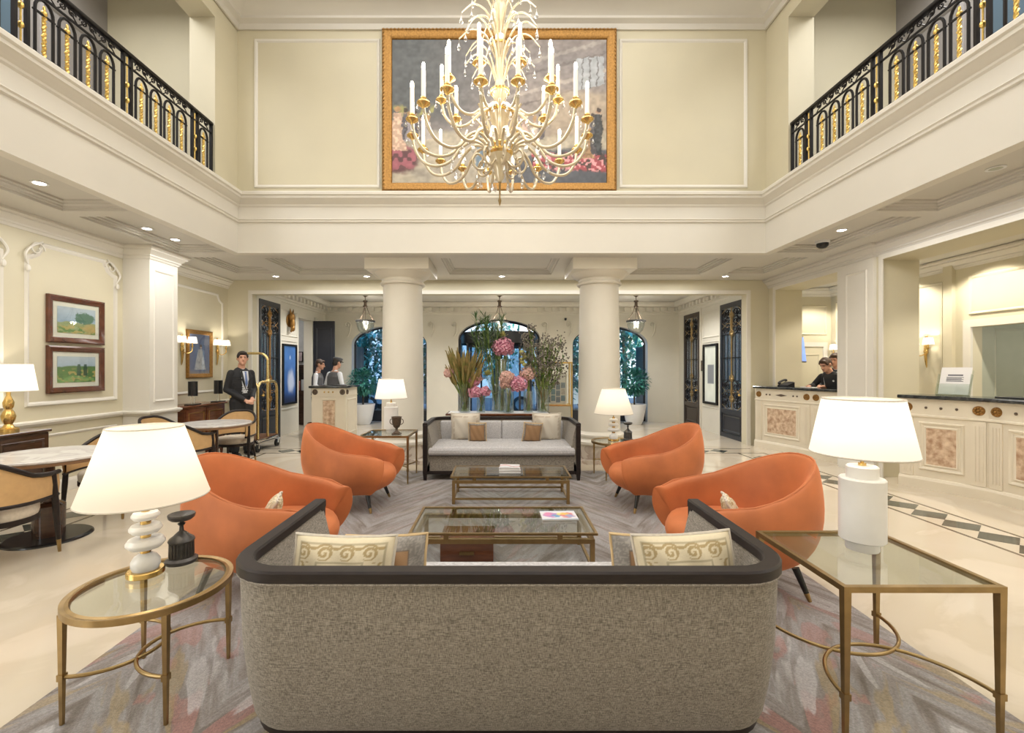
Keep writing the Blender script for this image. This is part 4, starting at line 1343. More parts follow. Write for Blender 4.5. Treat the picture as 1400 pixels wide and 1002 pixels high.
rt1 = round_table_brass('round brass side table with glass top, left of the near sofa', (-1.79, 2.34, RUG))
rt2 = dup(rt1, 'round brass side table at the foot of the right-hand column', (1.72, 6.92, RUG), R(10))
st1 = square_table_brass('square brass side table with glass top, right of the near sofa', (1.87, 2.355, RUG))
st2 = dup(st1, 'square brass side table at the foot of the left-hand column', (-1.68, 6.80, RUG))

# ---- lamps
def shade_part(t, r0, r1, z0, z1, m):
    k = 48
    MB().lathe([(r0, z0), (r1, z1)], k, caps=False).build('lamp_shade', m, t, 60, fix=False)
    for r, z in ((r0 - .002, z0), (r1 - .002, z1)):
        MB().tube([(r * cos(a), r * sin(a), z) for a in np.linspace(0, 2 * PI, 48)[:-1]], .004, 5, closed=True).build('shade_ring', M['seatpad'], t)
def lamp_disc(label, loc):
    t = thing('table_lamp', label, 'table lamp', loc, 0, 'white disc-stem lamps')
    MB().lathe([(.082, 0), (.085, .004), (.085, .026), (.08, .03)], 36).build('base', M['gold'], t, 30)
    MB().lathe([(.058, .03), (.066, .05), (.066, .075), (.052, .10), (.028, .115), (.020, .118)], 32).build('foot', M['white_stone'], t, 50)
    z = .118
    for rr, hh in ((.088, .062), (.074, .052), (.064, .046)):
        MB().lathe([(.024, z), (.024, z + .022)], 20).build('collar', M['gold'], t, 30)
        z += .02
        MB().lathe([(.02, z), (rr * .8, z + hh * .12), (rr, z + hh * .45), (rr, z + hh * .62), (rr * .86, z + hh * .92), (.02, z + hh)], 32).build('disc', M['white_stone'], t, 50)
        z += hh
    MB().lathe([(.02, z), (.02, z + .02), (.008, z + .022), (.008, .50), (.02, .505), (.02, .56)], 14).build('stem', M['gold'], t, 30)
    MB().ell((0, 0, .60), (.032, .032, .045), 12, 8).build('light_bulb', M['bulb_soft'], t)
    shade_part(t, .292, .172, .415, .79, M['shade'])
    point('lamp_light', (0, 0, .62), 2.6, (1, .92, .80), .05, t)
    return t
def lamp_cyl(label, loc):
    t = thing('table_lamp', label, 'table lamp', loc, 0, 'white column-stem lamps')
    MB().lathe([(.072, 0), (.075, .006), (.075, .045), (.07, .05)], 40).build('foot', M['white_stone'], t, 30)
    MB().lathe([(.098, .05), (.104, .056), (.104, .375), (.098, .382)], 48).build('body', M['white_stone'], t, 30)
    MB().lathe([(.072, .382), (.072, .44), (.066, .446)], 40).build('neck', M['white_stone'], t, 30)
    MB().lathe([(.018, .446), (.018, .46), (.008, .462), (.008, .52), (.03, .525), (.03, .532), (.012, .536), (.012, .60)], 16).build('stem', M['gold'], t, 30)
    MB().ell((0, 0, .65), (.032, .032, .045), 12, 8).build('light_bulb', M['bulb_soft'], t)
    shade_part(t, .238, .180, .51, .80, M['shade_w'])
    point('lamp_light', (0, 0, .66), 2.5, (1, .94, .86), .05, t)
    return t
HS, HR = RUG + .68, RUG + .54
ld = lamp_disc('disc-stem lamp with big cream shade on the near left round table', (-1.91, 2.44, HR))
lc = lamp_cyl('column-stem lamp with white shade on the near right square table', (1.925, 2.43, HS))
def dup_lamp(src, label, loc):
    return dup(src, label, loc)
dup_lamp(ld, 'disc-stem lamp in front of the right-hand column', (1.70, 6.92, HR))
dup_lamp(lc, 'column-stem lamp in front of the left-hand column', (-1.665, 6.85, HS))

def candlestick(label, loc, m, k=1.0):
    t = thing('candlestick', label, 'candlestick', loc, 0)
    t.scale = (k, k, k)
    MB().lathe([(.078, 0), (.08, .005), (.08, .018), (.066, .026), (.062, .03)], 32).build('base', m, t, 30)
    b = MB(); b.lathe([(.056, .03), (.054, .118)], 32)
    for i in range(20):
        a = 2 * PI * i / 20; b.cyl((.057 * cos(a), .057 * sin(a), .034), (.055 * cos(a), .055 * sin(a), .112), .0055, n=6)
    b.build('fluted_drum', m, t)
    MB().lathe([(.064, .118), (.066, .124), (.06, .136), (.042, .15), (.022, .17), (.012, .178), (.010, .205), (.016, .212), (.02, .219), (.010, .226), (.012, .232)], 28).build('stem', m, t, 40)
    MB().lathe([(.012, .232), (.05, .24), (.064, .252), (.068, .268), (.066, .274), (.05, .268), (.0, .256)], 32).build('dish', m, t, 40)
    return t
cs1 = candlestick('dark pewter candlestick on the near left round table', (-1.83, 2.60, HR), M['pewter'])
dup(cs1, 'dark pewter candlestick on the round table at the right-hand column', (1.93, 6.96, HR))
t = thing('urn', 'brown bronze urn on the square table at the left-hand column', 'urn', (-1.53, 6.62, HS))
MB().box(-.06, .06, -.06, .06, 0, .018).lathe([(.052, .018), (.05, .03), (.025, .05), (.016, .07), (.022, .078), (.016, .086)], 24).build('foot', M['urn'], t, 40)
MB().lathe([(.016, .086), (.045, .11), (.062, .16), (.066, .22), (.070, .245), (.078, .25), (.076, .258), (.06, .256), (.055, .2), (0, .15)], 28).build('bowl', M['urn'], t, 40)
for sx in (-1, 1):
    MB().tube(spline([(sx * .06, 0, .14), (sx * .095, 0, .17), (sx * .09, 0, .215), (sx * .064, 0, .225)], 5), .006, 6).build('handle', M['urn'], t)

# ---- console with the flower vases
CT = .87
c = thing('console_table', 'brown wooden console table behind the far sofa, carrying the flower vases', 'table', (-.06, 8.15, 0))
MB().rbox(-.92, .92, -.24, .24, CT - .04, CT - .006, .008, 2).build('top', M['walnut'], c, 30)
MB().box(-.88, .88, -.21, .21, CT - .006, CT).build('white_runner', M['pot'], c, 20)
MB().box(-.84, .84, -.20, -.18, CT - .16, CT - .04).box(-.84, .84, .18, .20, CT - .16, CT - .04).box(-.84, -.82, -.18, .18, CT - .16, CT - .04).box(.82, .84, -.18, .18, CT - .16, CT - .04).build('apron', M['walnut'], c, 20)
for sx in (-1, 1):
    for sy in (-1, 1):
        MB().tube([(sx * .79, sy * .16, CT - .16), (sx * .79, sy * .16, .3), (sx * .79, sy * .16, 0)], [.035, .026, .018], 8).build('leg', M['walnut'], c)

def vase(label, x, y, r, h, flare=1.0):
    t = thing('vase', label, 'vase', (x, y, CT), 0, 'flower vases on the console table')
    MB().lathe([(0, 0), (r * .95, 0), (r, .01), (r * flare, h), (r * flare - .006, h), (r - .008, .02), (0, .02)], 28).build('glass_vase', M['vase'], t, 40)
    return t
def stems(t, n, r0, r1, h0, h1, name='stems', m=None, seed=1, rad=.006, lean=(0, 0)):
    rr = random.Random(seed); ends = []
    mb = MB()
    for i in range(n):
        a = 2 * PI * i / n + rr.uniform(-.3, .3); q = math.sqrt(rr.random())
        h = rr.uniform(h0, h1)
        p0 = Vector((-r0 * q * cos(a) * .8, -r0 * q * sin(a) * .8, .025)); p1 = Vector((r1 * q * cos(a) + lean[0], r1 * q * sin(a) + lean[1], h))
        pm = p0.lerp(p1, .5) + Vector((rr.uniform(-.02, .02), rr.uniform(-.02, .02), 0))
        mb.tube(spline([p0, pm, p1], 4), rad, 5); ends.append((p1, (p1 - pm).normalized()))
    o = mb.build(name, m or M['stem'], t)
    if n > 6: o['kind'] = 'stuff'
    return ends
def leaf(mb, p, d, L, w, curl=.2):
    d = Vector(d).normalized(); s_ = d.cross(Vector((0, 0, 1)))
    s_ = s_.normalized() if s_.length > 1e-3 else Vector((1, 0, 0))
    n = s_.cross(d)
    vs = []
    for t, k in ((0, .15), (.3, .9), (.6, 1), (.85, .55), (1, .02)):
        c_ = Vector(p) + d * (L * t) - n * (curl * L * t * t)
        vs += [c_ - s_ * (w * k / 2), c_ + n * (w * .06), c_ + s_ * (w * k / 2)]
    fs = []
    for i in range(4):
        a = 3 * i
        fs += [(a, a + 1, a + 4, a + 3), (a + 1, a + 2, a + 5, a + 4)]
    mb.add(vs, fs)
def hydrangea(t, c, r, m, seed):
    rr = random.Random(seed); mb = MB(); c = Vector(c)
    k = max(60, int(90 * (r / .12)))
    for i in range(k):
        z = 1 - 2 * (i + .5) / k; a = i * 2.39996; q = math.sqrt(1 - z * z)
        n = Vector((q * cos(a), q * sin(a), z))
        if n.z < -.8: continue
        p = c + Vector((n.x * r, n.y * r, n.z * r * .88)) * rr.uniform(.86, 1.05)
        n = (n + Vector((rr.uniform(-.5, .5), rr.uniform(-.5, .5), rr.uniform(-.5, .5)))).normalized()
        s1 = n.orthogonal().normalized(); s2 = n.cross(s1)
        w = .030; th = rr.uniform(0, 1.5)
        for j in range(4):
            b = th + j * PI / 2
            e = s1 * cos(b) + s2 * sin(b); f = s1 * cos(b + .75) + s2 * sin(b + .75); g = s1 * cos(b - .75) + s2 * sin(b - .75)
            mb.add([p - n * .008, p + g * w * .75 + n * .004, p + e * w * 1.15 - n * .002, p + f * w * .75 + n * .004], [(0, 1, 2), (0, 2, 3)], 0 if (i + j) % 3 else 2)
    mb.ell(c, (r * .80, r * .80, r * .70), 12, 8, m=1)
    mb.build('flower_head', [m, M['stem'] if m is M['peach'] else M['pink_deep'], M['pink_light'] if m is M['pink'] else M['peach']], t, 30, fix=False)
def bloom(t, c, r, m, seed, n=14):
    rr = random.Random(seed); mb = MB()
    for i in range(n):
        a = i * 2.4; e = .2 + .9 * (i % 3) / 2
        leaf(mb, c, (cos(a) * cos(e), sin(a) * cos(e), sin(e)), r * rr.uniform(.8, 1.1), r * .6, -.15)
    mb.build('flower_head', m, t, 0, fix=False)
# 1 foxtail stems, far left
v1 = vase('clear vase of brownish foxtail stems, leftmost on the console', -.66, 8.12, .10, .50, 1.05)
en = stems(v1, 64, .09, .36, .68, 1.12, seed=3)
mb = MB()
for i, (p, d) in enumerate(en):
    q = p - d * .30
    mb.tube([q, q + d * .06, q + d * .2, q + d * .36], [.012, .027, .022, .006], 6)
o = mb.build('foxtail_bloom', M['fox'], v1); o['kind'] = 'stuff'
mb = MB()
for i in (0, 6, 12): leaf(mb, (0, 0, .25 + .02 * i), (cos(i), sin(i) * .3, 1.2), .7, .11, .1)
for sx in (-1, 1): leaf(mb, (sx * .1, 0, .65), (sx * .5, 0, 1.2), .52, .13, .12)
mb.build('green_leaves', M['fox'], v1, 0, fix=False)['kind'] = 'stuff'
hydrangea(v1, (-.27, -.02, .70), .10, M['peach'], 2); hydrangea(v1, (.17, -.05, .55), .10, M['pink'], 5)
MB().tube(spline([(-.04, -.03, .03), (-.09, -.04, .45), (-.26, -.03, .68)], 5), .009, 6).build('stem', M['leaf'], v1)
MB().tube(spline([(.03, -.03, .03), (.06, -.05, .35), (.16, -.05, .53)], 5), .009, 6).build('stem', M['leaf'], v1)
# 2 low pink hydrangeas with orchid
v2 = vase('short clear vase of pink hydrangeas with a green orchid', -.37, 8.08, .075, .34)
stems(v2, 5, .04, .10, .36, .42, seed=8, rad=.009)
hydrangea(v2, (-.10, -.05, .36), .125, M['pink'], 11); hydrangea(v2, (.07, -.02, .37), .10, M['pink'], 12)
bloom(v2, (-.03, -.06, .56), .12, M['peach'], 13); bloom(v2, (.12, -.04, .66), .11, M['cymb'], 14)
mb = MB(); leaf(mb, (.0, -.08, .32), (.25, 0, -1), .28, .10, 0); leaf(mb, (.06, -.08, .3), (.5, 0, .8), .32, .06, .2); mb.build('green_leaves', M['leaf'], v2, 0, fix=False)['kind'] = 'stuff'
# 3 tall vase with one large pink head
v3 = vase('tallest clear vase holding one large pink hydrangea, middle of the console', .02, 8.22, .10, .95, 1.1)
stems(v3, 9, .07, .09, .95, 1.06, seed=21, rad=.010)
hydrangea(v3, (.01, -.02, 1.16), .20, M['pink'], 22)
bloom(v3, (.0, 0, 1.36), .10, M['cymb'], 23)
mb = MB()
for i in range(5): leaf(mb, (0, 0, .9), (cos(i * 1.3), sin(i * 1.3), .5), .22, .10, .3)
mb.build('green_leaves', M['leaf'], v3, 0, fix=False)['kind'] = 'stuff'
# 4 medium vase with peonies
v4 = vase('medium clear vase of pink and peach hydrangeas in front of the tallest', .12, 8.02, .09, .44)
stems(v4, 6, .05, .12, .42, .52, seed=31, rad=.010)
hydrangea(v4, (.17, -.02, .50), .16, M['pink'], 32); hydrangea(v4, (-.03, 0, .62), .13, M['peach'], 33); hydrangea(v4, (-.05, .02, .50), .10, M['peach'], 36)
mb = MB(); leaf(mb, (-.05, -.05, .42), (-1, 0, -.35), .30, .07, .1); leaf(mb, (.05, -.08, .35), (.1, 0, -1), .25, .09, 0); mb.build('green_leaves', M['leaf'], v4, 0, fix=False)['kind'] = 'stuff'
# 5 pale pink on thick stems
v5 = vase('clear vase of pale pink hydrangea on thick stems, right of centre', .47, 8.10, .085, .38)
stems(v5, 5, .04, .03, .60, .66, seed=41, rad=.014)
hydrangea(v5, (.0, 0, .68), .145, M['peach'], 42)
mb = MB()
for i in range(6): mb.ell((-.09 + .03 * cos(i * 2), .0 + .03 * sin(i), .85 + .045 * i), (.045, .045, .035), 8, 6)
mb.build('green_buds', M['cymb'], v5)['kind'] = 'stuff'
# 6 berry branches
v6 = vase('clear vase of dusky berry branches, rightmost on the console', .74, 8.14, .105, .42, 1.05)
en = stems(v6, 34, .09, .40, .70, 1.36, seed=51, rad=.006)
rr = random.Random(52); tw = MB(); be = MB(); lf = MB()
for p, d in en:
    for k in range(5):
        b0 = p - d * rr.uniform(0, .5); dd = (d + Vector((rr.uniform(-1, 1), rr.uniform(-1, 1), rr.uniform(-.2, .8))) * .6).normalized(); e = b0 + dd * rr.uniform(.12, .24)
        tw.tube([b0, e], .003, 4)
        for j in range(7):
            be.ell(e + Vector((rr.uniform(-.07, .07), rr.uniform(-.07, .07), rr.uniform(-.08, .08))), rr.uniform(.011, .020), 5, 4)
        leaf(lf, b0, dd, .09, .03, .2)
for mb, nm, mm in ((tw, 'twigs', 'stem'), (be, 'berries', 'berry'), (lf, 'green_leaves', 'leaf')):
    mb.build(nm, M[mm], v6, 40, fix=False)['kind'] = 'stuff'
# 7 tall fan of fine green foliage at the back
v7 = vase('slender clear vase with a high fan of fine dark foliage, at the back', -.10, 8.33, .075, .50)
en = stems(v7, 18, .05, .36, 1.30, 1.74, seed=61, rad=.006, lean=(-.16, 0))
rr = random.Random(62); lf = MB()
for p, d in en:
    for k in range(34):
        b0 = p - d * rr.uniform(-.02, .55); dd = (d * 1.2 + Vector((rr.uniform(-1, 1), rr.uniform(-1, 1), rr.uniform(-.3, .5)))).normalized()
        leaf(lf, b0, dd, rr.uniform(.12, .22), .018, .25)
lf.build('needle_foliage', M['leaf'], v7, 0, fix=False)['kind'] = 'stuff'

# ---- gold display stand by the right column
t = thing('display_stand', 'gold-framed glass display case on legs, left of the right-hand column', 'display stand', (1.10, 9.15, 0))
f = MB()
for sx in (-1, 1):
    for y in (-.16, .16): f.box(sx * .28 - .015, sx * .28 + .015, y - .015, y + .015, 0, 1.78)
for z in (.05, .92, 1.765):
    f.box(-.28, .28, -.172, -.148, z - .015, z + .015).box(-.28, .28, .148, .172, z - .015, z + .015).box(-.292, -.268, -.16, .16, z - .015, z + .015).box(.268, .292, -.16, .16, z - .015, z + .015)
f.build('stand_frame', M['gold'], t, 20)
MB().box(-.27, .27, -.15, .15, .90, .915).build('shelf', M['vest'], t, 20)
MB().box(-.27, .27, -.165, -.16, .07, .90).build('lower_panel', M['vest'], t, 20)
MB().add([(-.27, -.16, .94), (.27, -.16, .94), (.27, -.16, 1.75), (-.27, -.16, 1.75)], [(0, 1, 2, 3)]).build('glass_front', M['glass'], t, 0)
MB().box(-.22, .22, .08, .10, .93, 1.55).build('back_board', M['mount'], t, 20)
rr = random.Random(4)
for i in range(4):
    for j in range(3):
        cc = [(.25, .30, .34), (.16, .20, .18), (.55, .50, .45), (.20, .32, .38)][rr.randrange(4)]
        canvas('photo_card', (-.20 + i * .10, .078, .96 + j * .13 + (.03 if i % 2 else 0)), (.085, 0, 0), (0, 0, .115), 5, 5, (lambda cc: lambda u, v: np.stack([(.5 + fbm(u * 6 + cc[0] * 90, v * 6)) * k for k in cc], -1))(cc), M['art'], t)

# ================================================================== LEFT AISLE
def barrel_chair(label, loc, rz):
    """local facing +y"""
    t = thing('barrel_chair', label, 'chair', loc, rz, 'tan barrel chairs at the marble tables')
    PHI = R(118)
    def pl(ph, r=1.0):
        c_ = cos(ph)
        return (.30 * sin(ph) * r, (-.29 * c_ if c_ > 0 else -.62 * c_) * r)
    ph = np.linspace(-PHI, PHI, 25)
    def rh(a): return .72 + .19 * float(ss(.95, .15, np.array(abs(a) / PHI)))
    MB().tube([(*pl(a), rh(a)) for a in ph], .021, 8).build('top_rail', M['dark_wood'], t, 60)
    MB().tube([(*pl(a, .98), .52 + .01 * cos(a)) for a in ph], .017, 8).build('lower_rail', M['dark_wood'], t, 60)
    rows = []
    for r_, f in ((1.0, 0), (1.02, .5), (1.0, 1), (.94, 1), (.93, .5), (.93, 0)):
        rows.append([(*pl(a, r_), .53 + (rh(a) - .015 - .53) * f) for a in ph])
    mb = MB(); loft(mb, rows + rows[:1]); mb.build('back_panel', M['tan'], t, 60)
    pts = [(.27 * sin(a) * (1 if abs(sin(a)) < 2 else 1), -.24 * cos(a) if cos(a) > 0 else -.25 * cos(a)) for a in np.linspace(0, 2 * PI, 29)[:-1]]
    def ring(k, z): return [(x * k, y * k, z) for x, y in pts]
    mb = MB(); loft(mb, [ring(.05, .40), ring(1.0, .40), ring(1.03, .43), ring(1.03, .475), ring(.97, .50), ring(.6, .515), ring(.05, .52)], closed=True)
    mb.build('seat_pad', M['seatpad'], t, 60)
    mb = MB(); loft(mb, [ring(.9, .355), ring(1.04, .355), ring(1.04, .40), ring(.9, .40), ring(.9, .355)], closed=True)
    mb.build('seat_rail', M['dark_wood'], t, 40)
    for sx in (-1, 1):
        a = PHI * .93
        x, y = pl(a); x *= sx
        b = Vector((x * 1.05, y + .05, 0)); top = Vector((x, y, rh(a)))
        l = MB(); l.tube([top, top.lerp(b, .45), top.lerp(b, .84)], [.022, .026, .017], 8); l = l.build('leg', M['dark_wood'], t)
        MB().tube([top.lerp(b, .84), b], [.0175, .012], 8).build('brass_tip', M['brass'], l)
        x, y = pl(R(42), .95); x *= sx
        top = Vector((x, y, .53)); b = Vector((x * 1.2, y * 1.35, 0))
        l = MB(); l.tube([top, top.lerp(b, .8)], [.026, .017], 8); l = l.build('leg', M['dark_wood'], t)
        MB().tube([top.lerp(b, .8), b], [.0175, .012], 8).build('brass_tip', M['brass'], l)
    return t
bc = barrel_chair('tan barrel chair with its back to the camera, near left marble table', (-4.27, 3.83, 0), R(6))
dup(bc, 'tan barrel chair behind the near left marble table, against the far side', (-4.5, 5.22, 0), R(188))
dup(bc, 'tan barrel chair with its back to the camera, at the far marble table', (-4.46, 6.35, 0), R(-4))
dup(bc, 'tan barrel chair facing the camera, in front of the luggage cart', (-4.52, 7.72, 0), R(190))
dup(bc, 'tan barrel chair on the wall side of the far marble table', (-5.12, 6.9, 0), R(-96))
def cafe_table(label, loc):
    t = thing('cafe_table', label, 'table', loc, 0, 'round white marble tables')
    MB().lathe([(0, .79), (.49, .79), (.50, .80), (.50, .815), (.495, .82), (0, .82)], 56).build('marble_top', M['tabletop'], t, 30)
    MB().lathe([(.47, .76), (.503, .765), (.503, .79), (.0, .79)], 56).build('wooden_edge', M['edge'], t, 30)
    MB().lathe([(.12, .02), (.125, .32), (.10, .34), (.05, .36), (.045, .70), (.10, .76)], 32).build('pedestal', M['wood_dark'], t, 40)
    MB().lathe([(.0, .028), (.31, .026), (.33, .014), (.335, 0), (0, 0)], 48).build('base_plate', M['black'], t, 30)
    return t
ct = cafe_table('round white marble table at the left edge, nearest the camera', (-4.44, 4.46, 0))
dup(ct, 'round white marble table behind, between the tan chairs and the sideboard', (-4.4, 6.98, 0))

# dark cabinet with a gold lamp at the far left
t = thing('cabinet', 'dark mahogany cabinet against the left wall beneath the gold lamp', 'cabinet', (-5.64, 4.85, 0))
MB().rbox(-.24, .24, -.62, .62, .90, .935, .008, 1).build('top', M['wood_dark'], t, 30)
MB().box(-.22, .21, -.60, .60, .12, .90).build('body', M['wood_dark'], t, 20)
for y0 in (-.58, .01):
    d_ = MB(); d_.box(.21, .232, y0, y0 + .57, .15, .88); d_ = d_.build('door', M['wood_dark'], t, 20)
    mb = MB(); frame2(mb, 'x', .232, y0 + .05, y0 + .52, .2, .83, .03, .01); mb.build('door_panel', M['wood_dark'], d_)
    MB().ell((.25, y0 + (.53 if y0 < 0 else .04), .52), .014, 8, 6).build('door_knob', M['gold'], d_)
for sx in (-.19, .18):
    for sy in (-.56, .56): MB().cyl((sx, sy, .12), (sx, sy, 0), .025, .016, 8).build('leg', M['wood_dark'], t)
t = thing('table_lamp', 'gold baluster lamp with white shade on the dark cabinet, left edge', 'table lamp', (-5.66, 5.22, .935))
MB().lathe([(.09, 0), (.09, .03), (.05, .05), (.035, .08), (.055, .12), (.065, .17), (.05, .22), (.03, .25), (.045, .28), (.05, .33), (.03, .38), (.02, .41), (.02, .48)], 20).build('baluster', M['gold'], t, 50)
shade_part(t, .245, .20, .46, .77, M['shade_w'])
MB().ell((0, 0, .62), (.03, .03, .045), 10, 6).build('light_bulb', M['bulb_soft'], t)
point('lamp_light', (0, 0, .62), 8, WARM, .05, t)

# framed landscapes
def land_fn(seed):
    def fn(u, v):
        sky_ = np.stack([.28 + .2 * v, .42 + .12 * v, .62 + .0 * v], -1)
        C = sky_ * (.85 + .3 * fbm(u * 5 + seed, v * 5))[..., None]
        hz = (.42 if seed < 2 else .62) + .10 * (fbm(u * 3 + seed * 5, u * 0) - .5)
        C = lay(C, ss(hz + .03, hz - .02, v), (.34, .38, .20) if seed < 2 else (.10, .20, .06))
        fol = fbm(u * 10 + seed * 7, v * 10)
        C = lay(C, ss(hz, hz - .25, v) * ss(.42, .55, fol), (.12, .24, .06), .9)
        C = lay(C, ss(hz - .05, hz - .2, v) * ss(.55, .62, vn(u * 13, v * 13 + seed)), (.55, .40, .14), .75)
        if seed < 2:
            tr = np.hypot((u - .72) * 1.1, (v - .62) * 1.3) + .25 * (fbm(u * 14, v * 14) - .5)
            C = lay(C, ss(.34, .26, tr), (.07, .17, .10), .9)
            C = lay(C, ss(.24, .12, np.hypot(u - .85, v - .22)), (.52, .36, .14), .8)
        else:
            C = lay(C, ss(.30, .2, v) * ss(.4, .6, fbm(u * 9 + 3, v * 9)), (.20, .38, .12), .8)
            for cx_ in (.55, .72): C = lay(C, ss(.05, .02, np.abs(u - cx_) - .02 + .1 * np.maximum(0, v - .5)) * (v < .7) * (v > .25), (.02, .07, .04), .9)
        return C
    return fn
def framed(label, cat, yc, zc, w, h, x, fn, fm, border=.078, mount=.06, nx=96, ny=70):
    t = thing('framed_picture', label, cat, (x, yc, zc))
    f = MB()
    W, H_ = w / 2, h / 2
    prof = [(0, 0), (0, .035), (border * .25, .045), (border * .75, .03), (border, .02), (border, 0)]
    cor = [(-W, -H_), (W, -H_), (W, H_), (-W, H_)]
    vs = []
    for i, (u, v) in enumerate(cor):
        su = 1 if i in (0, 3) else -1; sv = 1 if i < 2 else -1
        vs += [(d_, u + su * o_, v + sv * o_) for o_, d_ in prof]
    q = len(prof)
    f.add(vs, [(i * q + j, i * q + (j + 1) % q, ((i + 1) % 4) * q + (j + 1) % q, ((i + 1) % 4) * q + j) for i in range(4) for j in range(q)])
    f.build('picture_frame', fm, t, 30)
    b = border
    if mount: MB().box(.002, .012, -W + b, W - b, -H_ + b, H_ - b).build('mount_board', M['mount'], t, 20)
    q = b + mount
    canvas('painting', (.016, -W + q, -H_ + q), (0, w - 2 * q, 0), (0, 0, h - 2 * q), nx, ny, fn, M['art'], t)
    MB().add([(.022, -W + b, -H_ + b), (.022, W - b, -H_ + b), (.022, W - b, H_ - b), (.022, -W + b, H_ - b)], [(0, 1, 2, 3)]).build('picture_glass', M['glass'], t, 0)
    return t
framed('upper landscape picture with blue sky and trees, mahogany frame, left wall', 'picture', 6.30, 2.31, .84, .63, XL + .004, land_fn(1), M['wood_frame'])
framed('lower landscape picture of green gardens and cypresses, mahogany frame, left wall', 'picture', 6.30, 1.64, .84, .63, XL + .004, land_fn(3), M['wood_frame'])
def port_fn(u, v):
    C = np.stack([.10 + .06 * fbm(u * 6, v * 6), .12 + .07 * fbm(u * 6, v * 6), .24 + .10 * fbm(u * 6, v * 6)], -1)
    C = lay(C, ss(.16, .0, v + .05 * fbm(u * 8, v)), (.30, .25, .24))
    fig = ss(.05, 0, np.abs(u - .52) - (.24 - .20 * np.clip((v - .1) / .55, 0, 1)) - .04 * fbm(u * 12, v * 12)) * (v > .10) * (v < .62)
    C = lay(C, fig, (.58, .55, .56), .9)
    C = lay(C, fig * ss(.5, .7, fbm(u * 20, v * 14)), (.34, .32, .38), .8)
    C = lay(C, ss(.055, .045, np.hypot(u - .56, (v - .67) * 1.5)), (.62, .45, .36))
    C = lay(C, ss(.06, .05, np.hypot(u - .55, (v - .71) * 1.5)) * (v > .69), (.16, .10, .08))
    return C
pt = framed('portrait of a figure in white on blue ground, gilded frame, above the sideboard', 'picture', 8.86, 1.93, .74, .92, XL + .004, port_fn, M['gilt'], .08, 0, 40, 56)

# wall sconces
def sconce(label, loc, rz, grp):
    """local: wall at x=0, out along +x"""
    t = thing('wall_sconce', label, 'sconce', loc, rz, grp)
    MB().tube(spline([(.015, 0, -.34), (.03, 0, -.2), (.035, 0, -.05), (.03, 0, .05), (.025, 0, .12), (.015, 0, .18)], 4), [.004] + [.012 + .014 * sin(i / 20 * PI) for i in range(20)], 8).ell((.03, 0, -.05), (.03, .04, .05)).ell((.02, 0, .2), (.015, .02, .035)).build('back_plate', M['gold'], t)
    for s_ in (-1, 1):
        a = MB(); a.tube(spline([(.03, 0, -.08), (.08, s_ * .05, -.12), (.12, s_ * .12, -.08), (.12, s_ * .14, .0)], 6), .009, 6).lathe([(.008, 0), (.03, .012), (.03, .018), (.012, .02), (.012, .075)], 14, (.12, s_ * .14, 0))
        a = a.build('arm', M['gold'], t)
        k = 20
        MB().lathe([(.085, .07), (.062, .19)], k, (.12, s_ * .14, 0), caps=False).build('lamp_shade', M['shade_w'], a, 60, fix=False)
        MB().ell((.12, s_ * .14, .12), (.016, .016, .03), 8, 6).build('light_bulb', M['bulb_soft'], a)
        point('sconce_light', (.12, s_ * .14, .15), 3.0, WARM, .02, t)
    return t
sc = sconce('gilt two-arm sconce left of the gilded portrait', (XL, 8.36, 2.05), 0, 'gilt wall sconces')
dup(sc, 'gilt two-arm sconce right of the gilded portrait', (XL, 9.40, 2.05), 0)
dup(sc, 'gilt sconce behind the near reception counter, on the office wall', (XO, 8.12, 2.0), PI)
dup(sc, 'gilt sconce half hidden by the pilaster, behind the receptionists', (XO, 10.12, 2.0), PI)

# sideboard with two black lanterns
t = thing('sideboard', 'mahogany sideboard with inlaid doors under the gilded portrait', 'sideboard', (-5.68, 8.55, 0))
MB().rbox(-.22, .25, -.74, .46, .965, 1.0, .008, 1).build('top', M['walnut'], t, 30)
MB().box(-.20, .21, -.70, .43, .10, .965).build('body', M['walnut'], t, 20)
for i, y0 in enumerate((-.68, -.13)):
    d_ = MB(); d_.box(.21, .228, y0, y0 + .52, .14, .93); d_ = d_.build('door', M['walnut'], t, 20)
    mb = MB(); frame2(mb, 'x', .228, y0 + .05, y0 + .47, .2, .87, .02, .008); mb.build('door_inlay', M['gilt'], d_)
    MB().ell((.24, y0 + (.46 if i == 0 else .06), .62), .018, 8, 6).build('door_knob', M['gold'], d_)
for sx in (-.16, .18):
    for sy in (-.65, .38): MB().cyl((sx, sy, .10), (sx, sy, 0), .03, .02, 8).build('leg', M['walnut'], t)
for k, (y, lab) in enumerate(((8.13, 'black cylindrical stand lamp on the sideboard, nearer one'), (8.86, 'black cylindrical stand lamp on the sideboard, farther one'))):
    t = thing('stand_lamp', lab, 'lamp', (-5.52, y, 1.0), 0, 'black stand lamps on the sideboard')
    MB().rbox(-.07, .07, -.13, .13, 0, .02, .004, 1).build('base', M['black'], t, 20)
    for a in (-.04, .04): MB().cyl((0, a, .02), (0, a, .17), .008, n=8).build('leg', M['chrome'], t)
    MB().lathe([(.075, .16), (.075, .42)], 24).build('black_cylinder', M['black'], t, 40)

